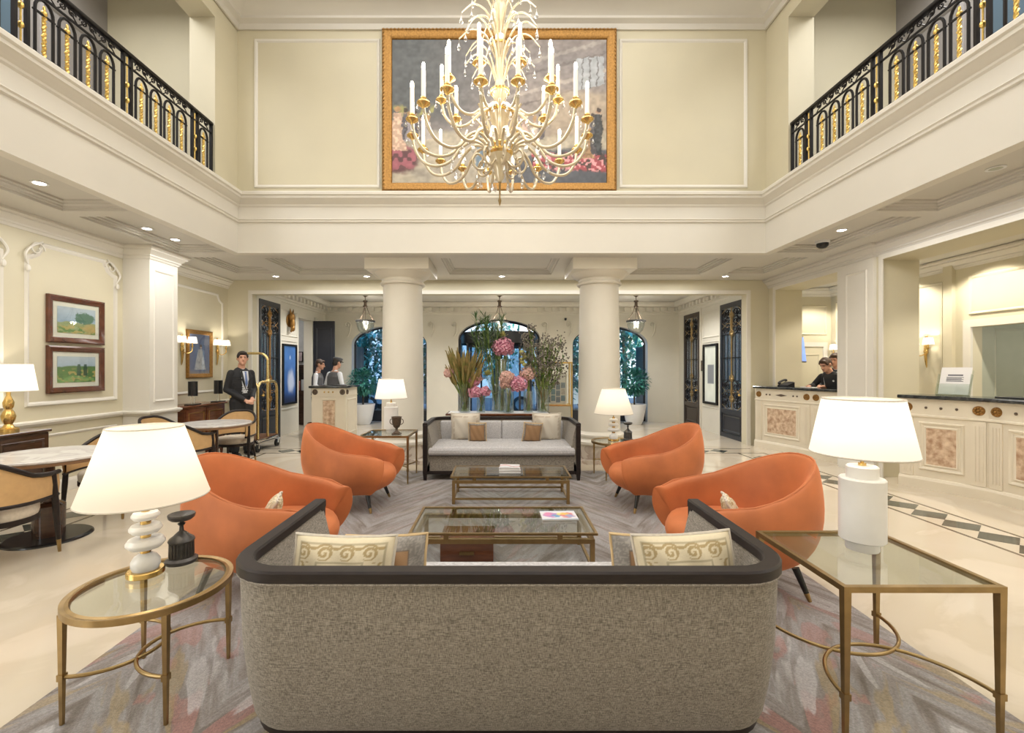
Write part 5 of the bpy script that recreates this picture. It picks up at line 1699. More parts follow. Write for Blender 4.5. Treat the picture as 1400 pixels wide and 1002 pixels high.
# brass luggage cart
t = thing('luggage_cart', 'tall polished brass luggage cart beside the man in black suit', 'luggage cart', (-5.06, 9.33, 0))
hw, hd = .26, .38
MB().rbox(-hw - .03, hw + .03, -hd - .05, hd + .05, .19, .245, .02, 2).build('platform', M['chrome'], t, 30)
MB().box(-hw - .01, hw + .01, -hd - .03, hd + .03, .245, .26).build('carpet', M['carpet_top'], t, 20)
for sx in (-1, 1):
    pts = [(sx * hw, -hd, .26), (sx * hw, -hd, 1.22)] + [(sx * hw, -hd + .16 - .16 * cos(a), 1.22 + .16 * sin(a)) for a in np.linspace(.2, PI / 2, 6)] + [(sx * hw, hd - .16 + .16 * sin(a), 1.22 + .16 * cos(a)) for a in np.linspace(0, PI / 2 - .2, 6)] + [(sx * hw, hd, 1.22), (sx * hw, hd, .26)]
    MB().tube(pts, .028, 10).build('side_hoop', M['cartbrass'], t, 60)
    MB().ell((sx * hw, 0, 1.39), .05, 12, 8).build('finial', M['cartbrass'], t)
pts = [(-hw, 0, .26), (-hw, 0, 1.80)] + [(-hw + .16 - .16 * cos(a), 0, 1.80 + .16 * sin(a)) for a in np.linspace(.2, PI / 2, 6)] + [(hw - .16 + .16 * sin(a), 0, 1.80 + .16 * cos(a)) for a in np.linspace(0, PI / 2 - .2, 6)] + [(hw, 0, 1.80), (hw, 0, .26)]
MB().tube(pts, .026, 10).build('tall_hoop', M['cartbrass'], t, 60)
pts = [(-hw, -hd, 1.2)] + [(-hw + .13 - .13 * cos(a), -hd, 1.25 + .13 * sin(a)) for a in np.linspace(.1, PI / 2, 6)] + [(hw - .13 + .13 * sin(a), -hd, 1.25 + .13 * cos(a)) for a in np.linspace(0, PI / 2 - .1, 6)] + [(hw, -hd, 1.2)]
MB().tube(pts, .026, 10).build('front_hoop', M['cartbrass'], t, 60)
for sx in (-1, 1):
    for sy in (-1, 1):
        w = MB(); x, y = sx * hw, sy * hd
        w.cyl((x - .02, y, .075), (x + .02, y, .075), .075, n=20); w = w.build('wheel', M['rubber'], t, 40)
        MB().box(x - .03, x - .022, y - .02, y + .02, .07, .17).box(x + .022, x + .03, y - .02, y + .02, .07, .17).box(x - .03, x + .03, y - .03, y + .03, .17, .19).build('wheel_fork', M['chrome'], w, 20)

# concierge desk
def rosette(mb, c, ax, r, m=0):
    """a gilt flower boss; ax: outward direction (unit x or y vector)"""
    c = Vector(c); ax = Vector(ax); s_ = Vector((-ax.y, ax.x, 0)); z = Vector((0, 0, 1))
    mb.tube([c, c + ax * .012], [r, r * .92], 20, m=m)
    for i in range(8):
        a = 2 * PI * i / 8
        mb.ell(c + ax * .014 + (s_ * cos(a) + z * sin(a)) * r * .6, r * .27, 6, 4, m=m)
    mb.ell(c + ax * .018, r * .28, 8, 6, m=m)
t = thing('concierge_desk', 'cream concierge desk with black top and onyx panel, behind the far left armchair', 'desk', (-3.66, 10.0, 0))
MB().box(-.36, .36, -.38, .38, .10, 1.235).build('body', M['desk'], t, 20)
MB().sweep([(0, 0), (.03, 0), (.03, .09), (.015, .11), (0, .12)], [(-.36, -.38), (-.36, .38), (.36, .38), (.36, -.38)], closed=True, side=1).box(-.36, .36, -.38, .38, 0, .10).build('plinth', M['desk'], t, 30)
MB().rbox(-.41, .41, -.43, .43, 1.235, 1.28, .012, 2).build('counter_top', M['counter'], t, 30)
MB().box(-.37, .37, -.395, -.38, 1.06, 1.075).box(.36, .375, -.38, .38, 1.06, 1.075).build('frieze_moulding', M['desk'], t, 20)
mb = MB(); frame2(mb, 'y', -.38, -.15, .16, .36, 1.0, .03, -.015); mb.build('panel_moulding', M['desk'], t)
MB().box(-.12, .13, -.388, -.38, .39, .97).build('onyx_panel', M['burl'], t, 20)
mb = MB(); frame2(mb, 'x', .36, -.28, .28, .25, 1.0, .04, .015); mb.build('panel_moulding', M['desk'], t)
for x in (-.29, .29):
    b = MB(); rosette(b, (x, -.38, 1.15), (0, -1, 0), .06); b.build('gilt_rosette', M['urn'], t)
for x in (-.09, .0, .09):
    MB().ell((x, -.385, 1.15), .018, 8, 6).build('gilt_stud', M['gold'], t)
b = MB(); rosette(b, (.36, -.30, 1.15), (1, 0, 0), .055); b.build('gilt_rosette', M['urn'], t)
for k, (x, y, lab) in enumerate(((-3.52, 9.85, 'dark leather folder lying on the concierge desk'), )):
    o = MB().rbox(x - .13, x + .13, y - .09, y + .09, 1.282, 1.30, .005, 1).build('folder', M['plastic']); tag(o, lab, 'folder')
t = thing('waste_bin', 'small dark wooden bin on the floor left of the concierge desk', 'bin', (-4.22, 10.2, 0))
MB().lathe([(.10, 0), (.12, .42), (.128, .43), (.118, .43), (.098, .02), (0, .02)], 24).build('bin_body', M['wood_dark'], t, 40)
MB().lathe([(.121, .40), (.132, .405), (.132, .435), (.121, .44), (.121, .40)], 24).build('rim', M['brass'], t, 40)

# gilded mask on the vestibule wall
t = thing('wall_mask', 'gilded horse-head ornament on the left vestibule wall above the poster', 'ornament', (VL, 11.55, 2.86))
b = MB()
b.ell((.07, 0, .08), (.08, .10, .13)).ell((.10, -.03, -.08), (.065, .07, .14)).ell((.12, -.05, -.2), (.05, .06, .08))
for sy in (-1, 1): b.tube([(.07, sy * .06, .18), (.07, sy * .09, .30)], [.03, .006], 8)
b.tube(spline([(.03, .10, .2), (.03, .15, .05), (.03, .11, -.12), (.03, .05, -.28)], 5), [.03] * 5 + [.025] * 5 + [.02] * 6, 8)
b.build('gilded_head', M['gilt'], t)
MB().lathe([(0, 0), (.16, 0), (.17, .015), (.15, .025), (0, .03)], 24).build('back_disc', M['gilt'], t).rotation_euler = (0, R(90), 0)

# posters
def post_fn(u, v):
    C = np.stack([.03 + .03 * v, .08 + .08 * v, .26 + .14 * v], -1) * (.8 + .5 * fbm(u * 4, v * 6))[..., None]
    C = lay(C, ss(.30, .12, np.hypot((u - .62) * .8, (v - .38) * 1.1) + .1 * (fbm(u * 9, v * 9) - .5)), (.55, .60, .72), .8)
    C = lay(C, ss(.05, .02, np.hypot(u - .55, (v - .8))), (.7, .75, .85), .8)
    return lay(C, ss(.22, .05, v), (.015, .02, .05), .9)
t = thing('poster_case', 'framed dark blue poster on the left vestibule wall, behind the cart', 'poster', (VL, 11.55, 1.5))
MB().box(0, .04, -.38, -.33, -.76, .76).box(0, .04, .33, .38, -.76, .76).box(0, .04, -.33, .33, .71, .76).box(0, .04, -.33, .33, -.76, -.71).build('poster_frame', M['iron'], t, 20)
canvas('poster_sheet', (.012, -.33, -.71), (0, .66, 0), (0, 0, 1.42), 30, 60, post_fn, M['litprint'], t)
def post2(u, v):
    C = np.zeros(u.shape + (3,)) + np.array((.66, .68, .60)) * (.85 + .25 * fbm(u * 3, v * 3))[..., None]
    return lay(C, ((np.abs(u - .5) < .26) & (np.abs(v - .5) < .17)).astype(float), (.17, .18, .20), .95)
t = thing('poster_case', 'pale backlit notice case with a grey square, between the right metal doors', 'poster', (VR, 11.80, 1.5))
MB().box(-.05, 0, -.40, -.34, -.78, .78).box(-.05, 0, .34, .40, -.78, .78).box(-.05, 0, -.34, .34, .72, .78).box(-.05, 0, -.34, .34, -.78, -.72).build('poster_frame', M['iron'], t, 20)
canvas('poster_sheet', (-.012, .34, -.72), (0, -.68, 0), (0, 0, 1.44), 24, 48, post2, M['litprint'], t)
t = thing('intercom', 'small dark wall panel beside the brown metal door, right vestibule wall', 'intercom', (VR, 12.29, 1.72))
MB().box(-.03, 0, -.05, .05, -.14, .14).build('housing', M['urn'], t, 20)
MB().cyl((-.03, 0, .05), (-.04, 0, .05), .018, n=10).build('button', M['gold'], t)
# porter's room
t = thing('magazine_rack', 'dark wooden shelf unit of leaflets in the room behind the open door', 'shelf', (-7.1, 13.45, 0))
MB().box(-.4, 1.4, -.15, .2, 0, 1.0).box(-.4, -.36, -.15, .2, 1.0, 1.75).box(-.4, 1.4, .18, .2, 1.0, 1.75).box(-.4, 1.4, -.12, .18, 1.70, 1.75).build('shelf_body', M['wood_dark'], t, 20)
rr = random.Random(9)
for i in range(9):
    cc = [(.10, .2, .45), (.6, .6, .62), (.5, .15, .12), (.65, .66, .7), (.2, .28, .5)][i % 5]
    mm = mat('leaflet_print', cc, .5)
    o = MB().box(-.3 + .19 * i, -.16 + .19 * i, -.11 + .03 * (i % 2), -.10 + .03 * (i % 2), 1.002, 1.24 + .04 * (i % 3)).build('leaflet', mm, None)
    o.location = Vector((-7.1, 13.45, 0)) * U
    tag(o, ('blue', 'grey', 'red', 'pale lilac', 'slate-blue')[i % 5] + ' leaflet on the dark shelf behind the open door, ' + ('left half' if i < 5 else 'right half') + ' of the row', 'leaflet', 'leaflets on the porter shelf')
for i, (x, z, w, h) in enumerate(((-6.75, 2.02, .22, .26), (-6.42, 2.08, .2, .24), (-6.5, 1.78, .3, .2), (-6.1, 2.0, .24, .3))):
    t = thing('framed_photo', 'small framed photograph on the porter room wall, ' + ('upper left', 'upper middle', 'wide lower', 'tall right-hand')[i] + ' one', 'photo', (x, 13.69, z), 0, 'small photographs in the porter room')
    MB().box(-w / 2, w / 2, -.02, 0, -h / 2, h / 2).build('photo_frame', M['iron'], t, 20)
    canvas('photo_print', (-w / 2 + .02, -.022, -h / 2 + .02), (w - .04, 0, 0), (0, 0, h - .04), 8, 8, lambda u, v: np.stack([.2 + .5 * fbm(u * 5, v * 5)] * 3, -1) * np.array((1, .8, .85)), M['art'], t)

# ================================================================== RECEPTION (right)
def counter(label, segs, extra_lozenge):
    """segs: list of ((x0,y0),(x1,y1)) fronts seen from the hall, left to right"""
    t = thing('reception_counter', label, 'counter', (0, 0, 0), 0)
    path = [segs[0][0]] + [s_[1] for s_ in segs]
    H = 1.235
    MB().sweep([(0, .10), (0, H), (.38, H), (.38, .10)], path, side=1).build('body', M['desk'], t, 20)
    MB().sweep([(0, 0), (-.03, 0), (-.03, .12), (-.015, .15), (0, .16), (.37, .16), (.37, 0)], path, side=1).build('plinth', M['desk'], t, 25)
    MB().sweep([(0, .98), (-.02, .99), (-.02, 1.01), (0, 1.02), (.02, 1.0)], path, side=1).build('frieze_moulding', M['desk'], t, 25)
    MB().sweep([(-.05, H), (-.065, H + .012), (-.065, H + .035), (-.055, H + .047), (.42, H + .047), (.42, H)], path, side=1).build('counter_top', M['counter'], t, 25)
    for i, (a, b) in enumerate(segs):
        a, b = Vector((*a, 0)), Vector((*b, 0)); d = b - a; L = d.length; d.normalize()
        n = Vector((d.y, -d.x, 0))
        rz = math.atan2(d.y, d.x)
        Mx = Matrix.Translation(a) @ Matrix.Rotation(rz, 4, 'Z')
        # pilaster strips at each end, fluted
        for x0 in (.02, L - .16):
            p = MB(Mx); p.box(x0, x0 + .14, -.015, 0, .16, .98)
            for k in range(3): p.box(x0 + .025 + k * .035, x0 + .045 + k * .035, -.022, -.015, .22, .92)
            p.build('pilaster', M['desk'], t, 20)
            b_ = MB(Mx); rosette(b_, (x0 + .07, 0, 1.115), (0, -1, 0), .062); b_.build('gilt_rosette', M['gilt'], t)
        px0, px1 = .22, L - .22
        mb = MB(Mx); frame2(mb, 'y', 0, px0, px1, .26, .92, .045, -.02); mb.build('panel_moulding', M['desk'], t)
        MB(Mx).box(px0 + .075, px1 - .075, -.008, 0, .335, .845).build('onyx_panel', M['burl'], t, 20)
        mb = MB(Mx); frame2(mb, 'y', 0, px0 + .06, px1 - .06, .32, .86, .035, -.014); mb.build('panel_moulding', M['desk'], t)
        if extra_lozenge and i == 0:
            MB(Mx).prism([(L / 2 - .13, 1.115), (L / 2, 1.09), (L / 2 + .13, 1.115), (L / 2, 1.14)], 'y', -.012, 0).build('gilt_lozenge', M['urn'], t, 20)
            xs = (.28, .36, L - .36, L - .28)
        else: xs = np.linspace(.30, L - .30, 3)
        for x in xs:
            MB(Mx).ell((x, -.006, 1.115), .017, 8, 6).build('gilt_stud', M['urn'], t)
    return t
counter('cream reception counter with black top, behind the telephone, farther one', [((5.36, 9.62), (5.74, 8.44)), ((5.74, 8.44), (5.98, 7.75))], True)
counter('cream reception counter with black top and brochure stand, nearer one', [((5.70, 6.52), (6.09, 5.69)), ((6.09, 5.69), (6.12, 4.55)), ((6.12, 4.55), (6.14, 3.4))], False)
CH = 1.235 + .047
# telephone
t = thing('telephone', 'black desk telephone at the left end of the farther counter', 'telephone', (5.78, 9.25, CH), R(-70))
MB().prism([(-.10, 0), (.10, 0), (.10, .09), (-.10, .03)], 'x', -.11, .11).build('body', M['plastic'], t, 20)
b = MB(); b.tube(spline([(-.085, -.09, .075), (-.085, -.05, .10), (-.085, .05, .13), (-.085, .10, .135)], 5), .022, 8).ell((-.085, -.08, .07), (.03, .035, .03)).ell((-.085, .10, .125), (.03, .035, .03)); b.build('handset', M['plastic'], t)
b = MB()
for i in range(3):
    for j in range(4): b.box(.0 + i * .032, .022 + i * .032, -.07 + j * .032, -.05 + j * .032, .05 + .3 * (-.06 + j * .032), .062 + .3 * (-.06 + j * .032))
b.build('keypad', M['ink'], t, 20)
MB().box(-.02, .09, .06, .095, .085, .10).build('display', M['ink'], t, 20)
# laptop with a glowing emblem, seen from the back
t = thing('laptop', 'open black laptop before the receptionist, its back to the hall', 'laptop', (6.12, 8.32, CH), R(-75))
MB().rbox(-.18, .18, -.02, .22, 0, .018, .004, 1).build('keyboard_base', M['plastic'], t, 20)
l = MB(); l.prism([(-.035, .018), (-.02, .018), (-.085, .26), (-.10, .26)], 'x', -.18, .18); l.build('lid', M['plastic'], t, 20)
e = MB(Matrix.Translation((0, -.0725, .14)) @ Matrix.Rotation(R(15), 4, 'X')); e.cyl((0, -.002, 0), (0, .004, 0), .017, n=16); e.build('round_white_emblem', M['spotlens_dim'] if 'spotlens_dim' in M else M['pot'], t)
o = MB().rbox(5.83, 6.0, 8.62, 8.90, CH, CH + .012, .003, 1).build('paper_stack', M['paper']); tag(o, 'sheet of papers under the receptionist hands on the farther counter', 'paper')
# brochure holder
t = thing('brochure_holder', 'clear brochure holder with white leaflets on the nearer counter', 'brochure holder', (6.12, 6.18, CH), R(-68))
b = MB(Matrix.Rotation(R(-16), 4, 'X'))
b.box(-.16, .16, 0, .012, 0.02, .40); b.build('white_leaflet', M['paper'], t, 20)
b = MB(Matrix.Rotation(R(-16), 4, 'X'))
for k in range(5): b.box(-.09, .09 - .02 * (k % 2), -.002, 0, .20 + k * .014, .208 + k * .014)
b.box(-.08, .08, -.002, 0, .28, .30)
b.build('printed_text', M['ink'], t, 20)
b = MB(Matrix.Rotation(R(-16), 4, 'X')); b.box(-.175, -.17, -.03, .02, 0, .3).box(.17, .175, -.03, .02, 0, .3).box(-.175, .175, -.035, -.03, 0, .16).box(-.175, .175, .014, .019, 0, .36).box(-.175, .175, -.03, .02, 0, .01)
b.build('clear_holder', M['glass'], t, 0)
o = MB().rbox(6.28, 6.52, 5.2, 5.8, CH, CH + .015, .004, 1).build('desk_blotter', M['plastic']); tag(o, 'flat black desk pad on the nearer counter beyond the brochure holder', 'desk pad')
# wall screen
t = thing('wall_screen', 'blue lit screen edge-on behind the farther counter', 'screen', (6.55, 9.95, 2.08))
t.rotation_euler = (R(-6), 0, R(47))
MB().rbox(-.42, .42, 0, .05, -.30, .30, .008, 1).build('housing', M['plastic'], t, 20)
MB().box(-.39, .39, -.004, 0, -.27, .27).build('screen_face', M['screen'], t, 20)
MB().box(-.05, .05, .05, .30, -.05, .05).build('wall_bracket', M['plastic'], t, 20)

# ================================================================== PEOPLE
def remesh(mb, name, m, parent, vox=.010, smooth=2):
    o = mb.build(name, m, parent, 0)
    md = o.modifiers.new('Remesh', 'REMESH'); md.mode = 'VOXEL'; md.voxel_size = vox * U / U; md.use_smooth_shade = True
    if smooth:
        s_ = o.modifiers.new('Smooth', 'SMOOTH'); s_.iterations = smooth; s_.factor = .5
    dg = bpy.context.evaluated_depsgraph_get()
    me = bpy.data.meshes.new_from_object(o.evaluated_get(dg))
    o.modifiers.clear(); old = o.data; o.data = me; me.name = name
    bpy.data.meshes.remove(old)
    for p in me.polygons: p.use_smooth = True
    return o
def person(label, loc, rz, k=1.0, lean=0, armsL=None, armsR=None, headtilt=0, headturn=0, outfit='suit', hair='hair', cap=False, clasp=False):
    """faces local -y; metres inside, converted to drawing units"""
    t = thing('person', label, 'person', loc, rz)
    q = k / U
    Mx = Matrix.Scale(q, 4)
    hip = .94
    def Up(x, y, z):
        if z <= hip: return Vector((x, y, z))
        a = lean; dz = z - hip
        return Vector((x, y * cos(a) - dz * sin(a), hip + dz * cos(a) + y * sin(a)))
    hc = Up(0, -.03, 1.655)
    HR_ = Matrix.Rotation(headturn, 3, 'Z') @ Matrix.Rotation(lean * .6 + headtilt, 3, 'X')
    def Hd(x, y, z): return hc + HR_ @ Vector((x, y, z))
    shL, shR = Up(.168, .012, 1.405), Up(-.168, .012, 1.405)
    elL, wrL = armsL or ((.25, .05, 1.14), (.20, -.10, .92))
    elR, wrR = armsR or ((-.25, .05, 1.14), (-.20, -.10, .92))
    body = MB(Mx)
    # torso, neck, head as one surface
    def rings(rs):
        for (x, y, z, a, b), (x2, y2, z2, a2, b2) in zip(rs[:-1], rs[1:]):
            for s_ in np.linspace(0, 1, 4):
                c = Up(x + (x2 - x) * s_, y + (y2 - y) * s_, z + (z2 - z) * s_)
                body.ell(c, (a + (a2 - a) * s_, b + (b2 - b) * s_, .06), 14, 6)
    rings([(0, 0, .92, .155, .10), (0, 0, 1.05, .14, .095), (0, 0, 1.2, .155, .105), (0, .005, 1.34, .17, .11), (0, .01, 1.43, .13, .075)])
    body.cap(Up(0, .015, 1.44), .062, Up(0, -.005, 1.56), .055)
    body.ell(hc + HR_ @ Vector((0, .012, .02)), (.078, .095, .10), 16, 12, rot=HR_)
    body.ell(Hd(0, -.028, -.045), (.060, .066, .072), 14, 10, rot=HR_)
    body.cap(Hd(0, -.088, .018), .009, Hd(0, -.108, -.022), .016, 8)
    body.ell(Hd(0, -.078, -.085), (.03, .022, .022), 10, 8)
    body.ell(Hd(0, -.076, .036), (.055, .018, .012), 10, 6)
    for s_ in (-1, 1): body.ell(Hd(s_ * .08, .012, -.005), (.012, .022, .034), 8, 8, rot=HR_)
    for s_, sh, el, wr in ((1, shL, elL, wrL), (-1, shR, elR, wrR)):
        body.cap(sh, .05, el, .038); body.cap(el, .038, wr, .027)
        d = (Vector(wr) - Vector(el)).normalized()
        side = Vector((-s_, 0, 0)); side = (side - d * side.dot(d)).normalized()
        nrm = d.cross(side)
        pc = Vector(wr) + d * .055
        if clasp: d2 = (d * .4 + Vector((-s_ * .9, -.1, -.1))).normalized()
        else: d2 = (d + Vector((0, 0, -.25))).normalized()
        body.cap(Vector(wr), .027, pc, .034); 
        for kf, (o_, L_) in enumerate(((-.028, .065), (-.009, .075), (.010, .070), (.028, .055))):
            b0 = pc + side * o_ + d * .012
            b1 = b0 + (d * .7 + d2 * .3).normalized() * L_ * .5; b2 = b1 + d2 * L_ * .55
            body.cap(b0, .0095, b1, .009, 6); body.cap(b1, .009, b2, .0075, 6)
        tb = Vector(wr) + d * .03 - side * .028
        body.cap(tb, .011, tb + (d * .8 - side * .6).normalized() * .045, .0095, 6)
    for s_ in (-1, 1):
        body.cap((s_ * .09, 0, .92), .092, (s_ * .095, -.01, .50), .056); body.cap((s_ * .095, -.01, .50), .054, (s_ * .10, .015, .09), .036)
        body.cap((s_ * .10, .02, .05), .04, (s_ * .115, -.14, .03), .028)
    remesh(body, 'body', M['skin'], t, .0105)
    for s_ in (-1, 1):
        MB(Mx).ell(Hd(s_ * .030, -.079, .016), (.011, .006, .006), 8, 6).build('eye', M['eye'], t)
        MB(Mx).cap(Hd(s_ * .018, -.086, .036), .004, Hd(s_ * .046, -.078, .038), .003, 6).build('eyebrow', M[hair], t)
    MB(Mx).ell(Hd(0, -.092, -.052), (.022, .006, .006), 10, 6).build('mouth', M['lip'], t)
    h = MB(Mx)
    h.ell(Hd(0, .022, .045), (.084, .098, .088), 16, 10, rot=HR_); h.ell(Hd(0, .055, -.005), (.076, .062, .075), 14, 8, rot=HR_); h.ell(Hd(.01, -.050, .092), (.062, .040, .030), 12, 8); h.ell(Hd(.068, -.02, .04), (.014, .04, .04)); h.ell(Hd(-.068, -.02, .04), (.014, .04, .04))
    remesh(h, 'hair', M[hair], t, .0105, 1)
    def garment(rs, name, m, ex, sleeves=None, vox=.0115, hem=None, half=None):
        g = MB(Mx)
        for (x, y, z, a, b), (x2, y2, z2, a2, b2) in zip(rs[:-1], rs[1:]):
            for s_ in np.linspace(0, 1, 5):
                c = Up(x + (x2 - x) * s_, y + (y2 - y) * s_, z + (z2 - z) * s_)
                g.ell(c, (a + (a2 - a) * s_ + ex, b + (b2 - b) * s_ + ex, .05), 16, 6)
        for s_, sh, el, wr in ((1, shL, elL, wrL), (-1, shR, elR, wrR)):
            if sleeves:
                g.cap(sh, .058 + ex * .4, el, .046 + ex * .4)
                e = Vector(el).lerp(Vector(wr), sleeves)
                g.cap(el, .046 + ex * .4, e, .038 + ex * .4)
        return remesh(g, name, m, t, vox)
    tr = MB(Mx)
    for s_ in (-1, 1):
        tr.cap((s_ * .092, 0, .93), .105, (s_ * .098, -.01, .5), .076); tr.cap((s_ * .098, -.01, .5), .076, (s_ * .10, .01, .10), .064)
    tr.ell((0, 0, .96), (.165, .115, .09))
    remesh(tr, 'trousers', M['suit'], t, .0115)
    for s_ in (-1, 1):
        MB(Mx).cap((s_ * .10, .03, .04), .045, (s_ * .118, -.16, .032), .034, 10).build('shoe', M['black'], t)
    tors = [(0, 0, .80, .175, .125), (0, 0, .92, .172, .118), (0, 0, 1.05, .155, .108), (0, 0, 1.2, .17, .118), (0, .005, 1.34, .18, .118), (0, .012, 1.42, .15, .084), (0, .018, 1.465, .10, .06)]
    if outfit == 'suit':
        garment([(0, -.012, 1.08, .11, .098), (0, -.012, 1.2, .12, .109), (0, -.008, 1.34, .12, .113), (0, .006, 1.44, .060, .058), (0, .008, 1.475, .050, .052)], 'shirt', M['shirt'], .008)
        j = garment(tors, 'jacket', M['suit'], .008, .90)
        # open V of shirt and tie shown over the jacket front
        def Fr(x, z, o=0):
            yb = -(.118 if z < 1.34 else .118 - (z - 1.34) * .42) - .027 - o
            return Up(x, yb, z)
        v = MB(Mx); v.add([Fr(0, 1.16), Fr(.045, 1.30), Fr(.055, 1.44), Fr(-.055, 1.44), Fr(-.045, 1.30), Fr(0, 1.12, -.03), Fr(.045, 1.30, -.03), Fr(.055, 1.44, -.03), Fr(-.055, 1.44, -.03), Fr(-.045, 1.30, -.03)], [(0, 1, 2, 3, 4), (9, 8, 7, 6, 5), (0, 5, 6, 1), (1, 6, 7, 2), (2, 7, 8, 3), (3, 8, 9, 4), (4, 9, 5, 0)]); v.build('shirt_front', M['shirt'], t, 20)
        ti = MB(Mx); ti.add([Fr(0, 1.17, .01), Fr(.022, 1.23, .012), Fr(.012, 1.40, .012), Fr(.018, 1.435, .012), Fr(-.018, 1.435, .012), Fr(-.012, 1.40, .012), Fr(-.022, 1.23, .012)], [(0, 1, 2, 3, 4, 5, 6)]); ti.build('tie', M['tie'], t, 0)
        for s_ in (-1, 1):
            lp = MB(Mx); lp.add([Fr(s_ * .0, 1.10, .006), Fr(s_ * .085, 1.30, .012), Fr(s_ * .075, 1.335, .012), Fr(s_ * .095, 1.35, .01), Fr(s_ * .065, 1.455, .004), Fr(s_ * .05, 1.44, .012), Fr(s_ * .04, 1.30, .016)], [(0, 1, 2, 3, 4, 5, 6)]); lp.build('lapel', M['suit'], t, 0)
    else:
        garment([(0, 0, 1.0, .14, .09)] + [(x, y, z, a - .02, b - .012) for x, y, z, a, b in tors[3:]], 'shirt', M['shirt'], .0, .92)
        garment([(0, 0, .95, .165, .112)] + tors[2:5] + [(0, .012, 1.42, .135, .09)], 'waistcoat', M['suit_grey'], .016)
    if cap:
        c = MB(Mx); Mr = HR_
        pts = [(.088, .05), (.098, .075), (.10, .10), (.07, .118), (0, .122)]
        vs = MB()
        c.M = Mx @ Matrix.Translation(hc) @ HR_.to_4x4()
        c.lathe([(.094, .05), (.098, .075), (.112, .10), (.10, .118), (0, .125)], 24); c.build('cap', M['suit_grey'], t, 40)
        b = MB(Mx @ Matrix.Translation(hc) @ HR_.to_4x4()); b.prism([(-.07, -.075), (-.045, -.135), (0, -.15), (.045, -.135), (.07, -.075)], 'z', .045, .053); b.build('cap_peak', M['black'], t, 20)
    return t
person('man in black suit and blue tie standing with clasped hands before the brass cart', (-4.93, 8.62, 0), R(58), 1.0, 0,
       armsL=((.232, .04, 1.13), (.07, -.20, .98)), armsR=((-.232, .04, 1.13), (-.05, -.21, .95)), headturn=R(-24), clasp=True)
person('man in grey waistcoat and flat cap behind the concierge desk, seen from his side', (-4.02, 10.85, 0), R(150), .97, R(6),
       armsL=((.27, -.02, 1.15), (.17, -.28, 1.13)), armsR=((-.27, -.02, 1.15), (-.14, -.28, 1.13)), outfit='vest', hair='hair', cap=True, headtilt=R(10))
person('second porter half hidden behind the man in the flat cap', (-4.62, 11.35, 0), R(100), .95, R(4),
       armsL=((.26, -.02, 1.15), (.17, -.26, 1.10)), armsR=((-.26, -.02, 1.15), (-.16, -.26, 1.10)), outfit='vest', hair='hair_b', headtilt=R(12))
person('receptionist in black suit bending over papers at the farther counter', (6.55, 8.85, 0), R(-72), .98, R(24),
       armsL=((.27, -.26, 1.20), (.16, -.52, 1.20)), armsR=((-.27, -.26, 1.20), (-.12, -.54, 1.20)), hair='hair_b', headtilt=R(14))
person('second receptionist in black suit, partly hidden by the right-hand pilaster', (6.9, 9.3, 0), R(-60), 1.0, R(10),
       armsL=((.26, -.12, 1.17), (.17, -.36, 1.16)), armsR=((-.26, -.12, 1.17), (-.16, -.36, 1.16)), hair='hair_b', headtilt=R(10))

# ================================================================== LIGHT FITTINGS
def lantern(label, loc):
    t = thing('bell_lantern', label, 'lantern', loc, 0, 'bell-jar lanterns in the vestibule')
    MB().lathe([(.09, 0), (.09, -.02), (.03, -.06), (.012, -.08)], 20).build('ceiling_rose', M['urn'], t, 40)
    b = MB(); b.cyl((0, 0, -.08), (0, 0, -.16), .01, n=8).lathe([(.05, -.16), (.06, -.17), (.06, -.20), (.04, -.21), (.04, -.30), (.06, -.31), (.06, -.34), (.02, -.36)], 18); b.build('top_hub', M['urn'], t, 40)
    for i in range(3):
        a = 2 * PI * i / 3 + .5
        MB().tube(spline([(.04 * cos(a), .04 * sin(a), -.34), (.10 * cos(a), .10 * sin(a), -.5), (.235 * cos(a), .235 * sin(a), -.72)], 4), .009, 6).build('chain', M['urn'], t)
    MB().lathe([(.235, -.70), (.262, -.71), (.262, -.745), (.235, -.75), (.235, -.70)], 36).build('ring', M['pewter'], t, 40)
    MB().lathe([(.235, -.72), (.225, -.85), (.18, -.98), (.11, -1.05), (.03, -1.075), (0, -1.075)], 32, caps=False).build('bell_glass', M['vase'], t, 60, fix=False)
    MB().cyl((0, 0, -.36), (0, 0, -.80), .008, n=8).build('rod', M['urn'], t)
    for i in range(3):
        a = 2 * PI * i / 3
        b = MB(); b.cyl((.06 * cos(a), .06 * sin(a), -.92), (.06 * cos(a), .06 * sin(a), -.80), .013, n=8).tube([(0, 0, -.80), (.03 * cos(a), .03 * sin(a), -.93), (.06 * cos(a), .06 * sin(a), -.92)], .006, 6); b = b.build('candle_arm', M['candle'], t)
        MB().ell((.06 * cos(a), .06 * sin(a), -.765), (.018, .018, .035), 8, 6).build('light_bulb', M['bulb_soft'], b)
    point('lantern_light', (0, 0, -.78), 20, WARM, .05, t)
    return t
ln = lantern('bell-jar lantern hanging left of the left column', (-3.72, 12.4, 3.66))
dup(ln, 'bell-jar lantern hanging before the middle arch', (-.06, 12.4, 3.66))
dup(ln, 'bell-jar lantern hanging right of the right column', (3.66, 12.4, 3.66))

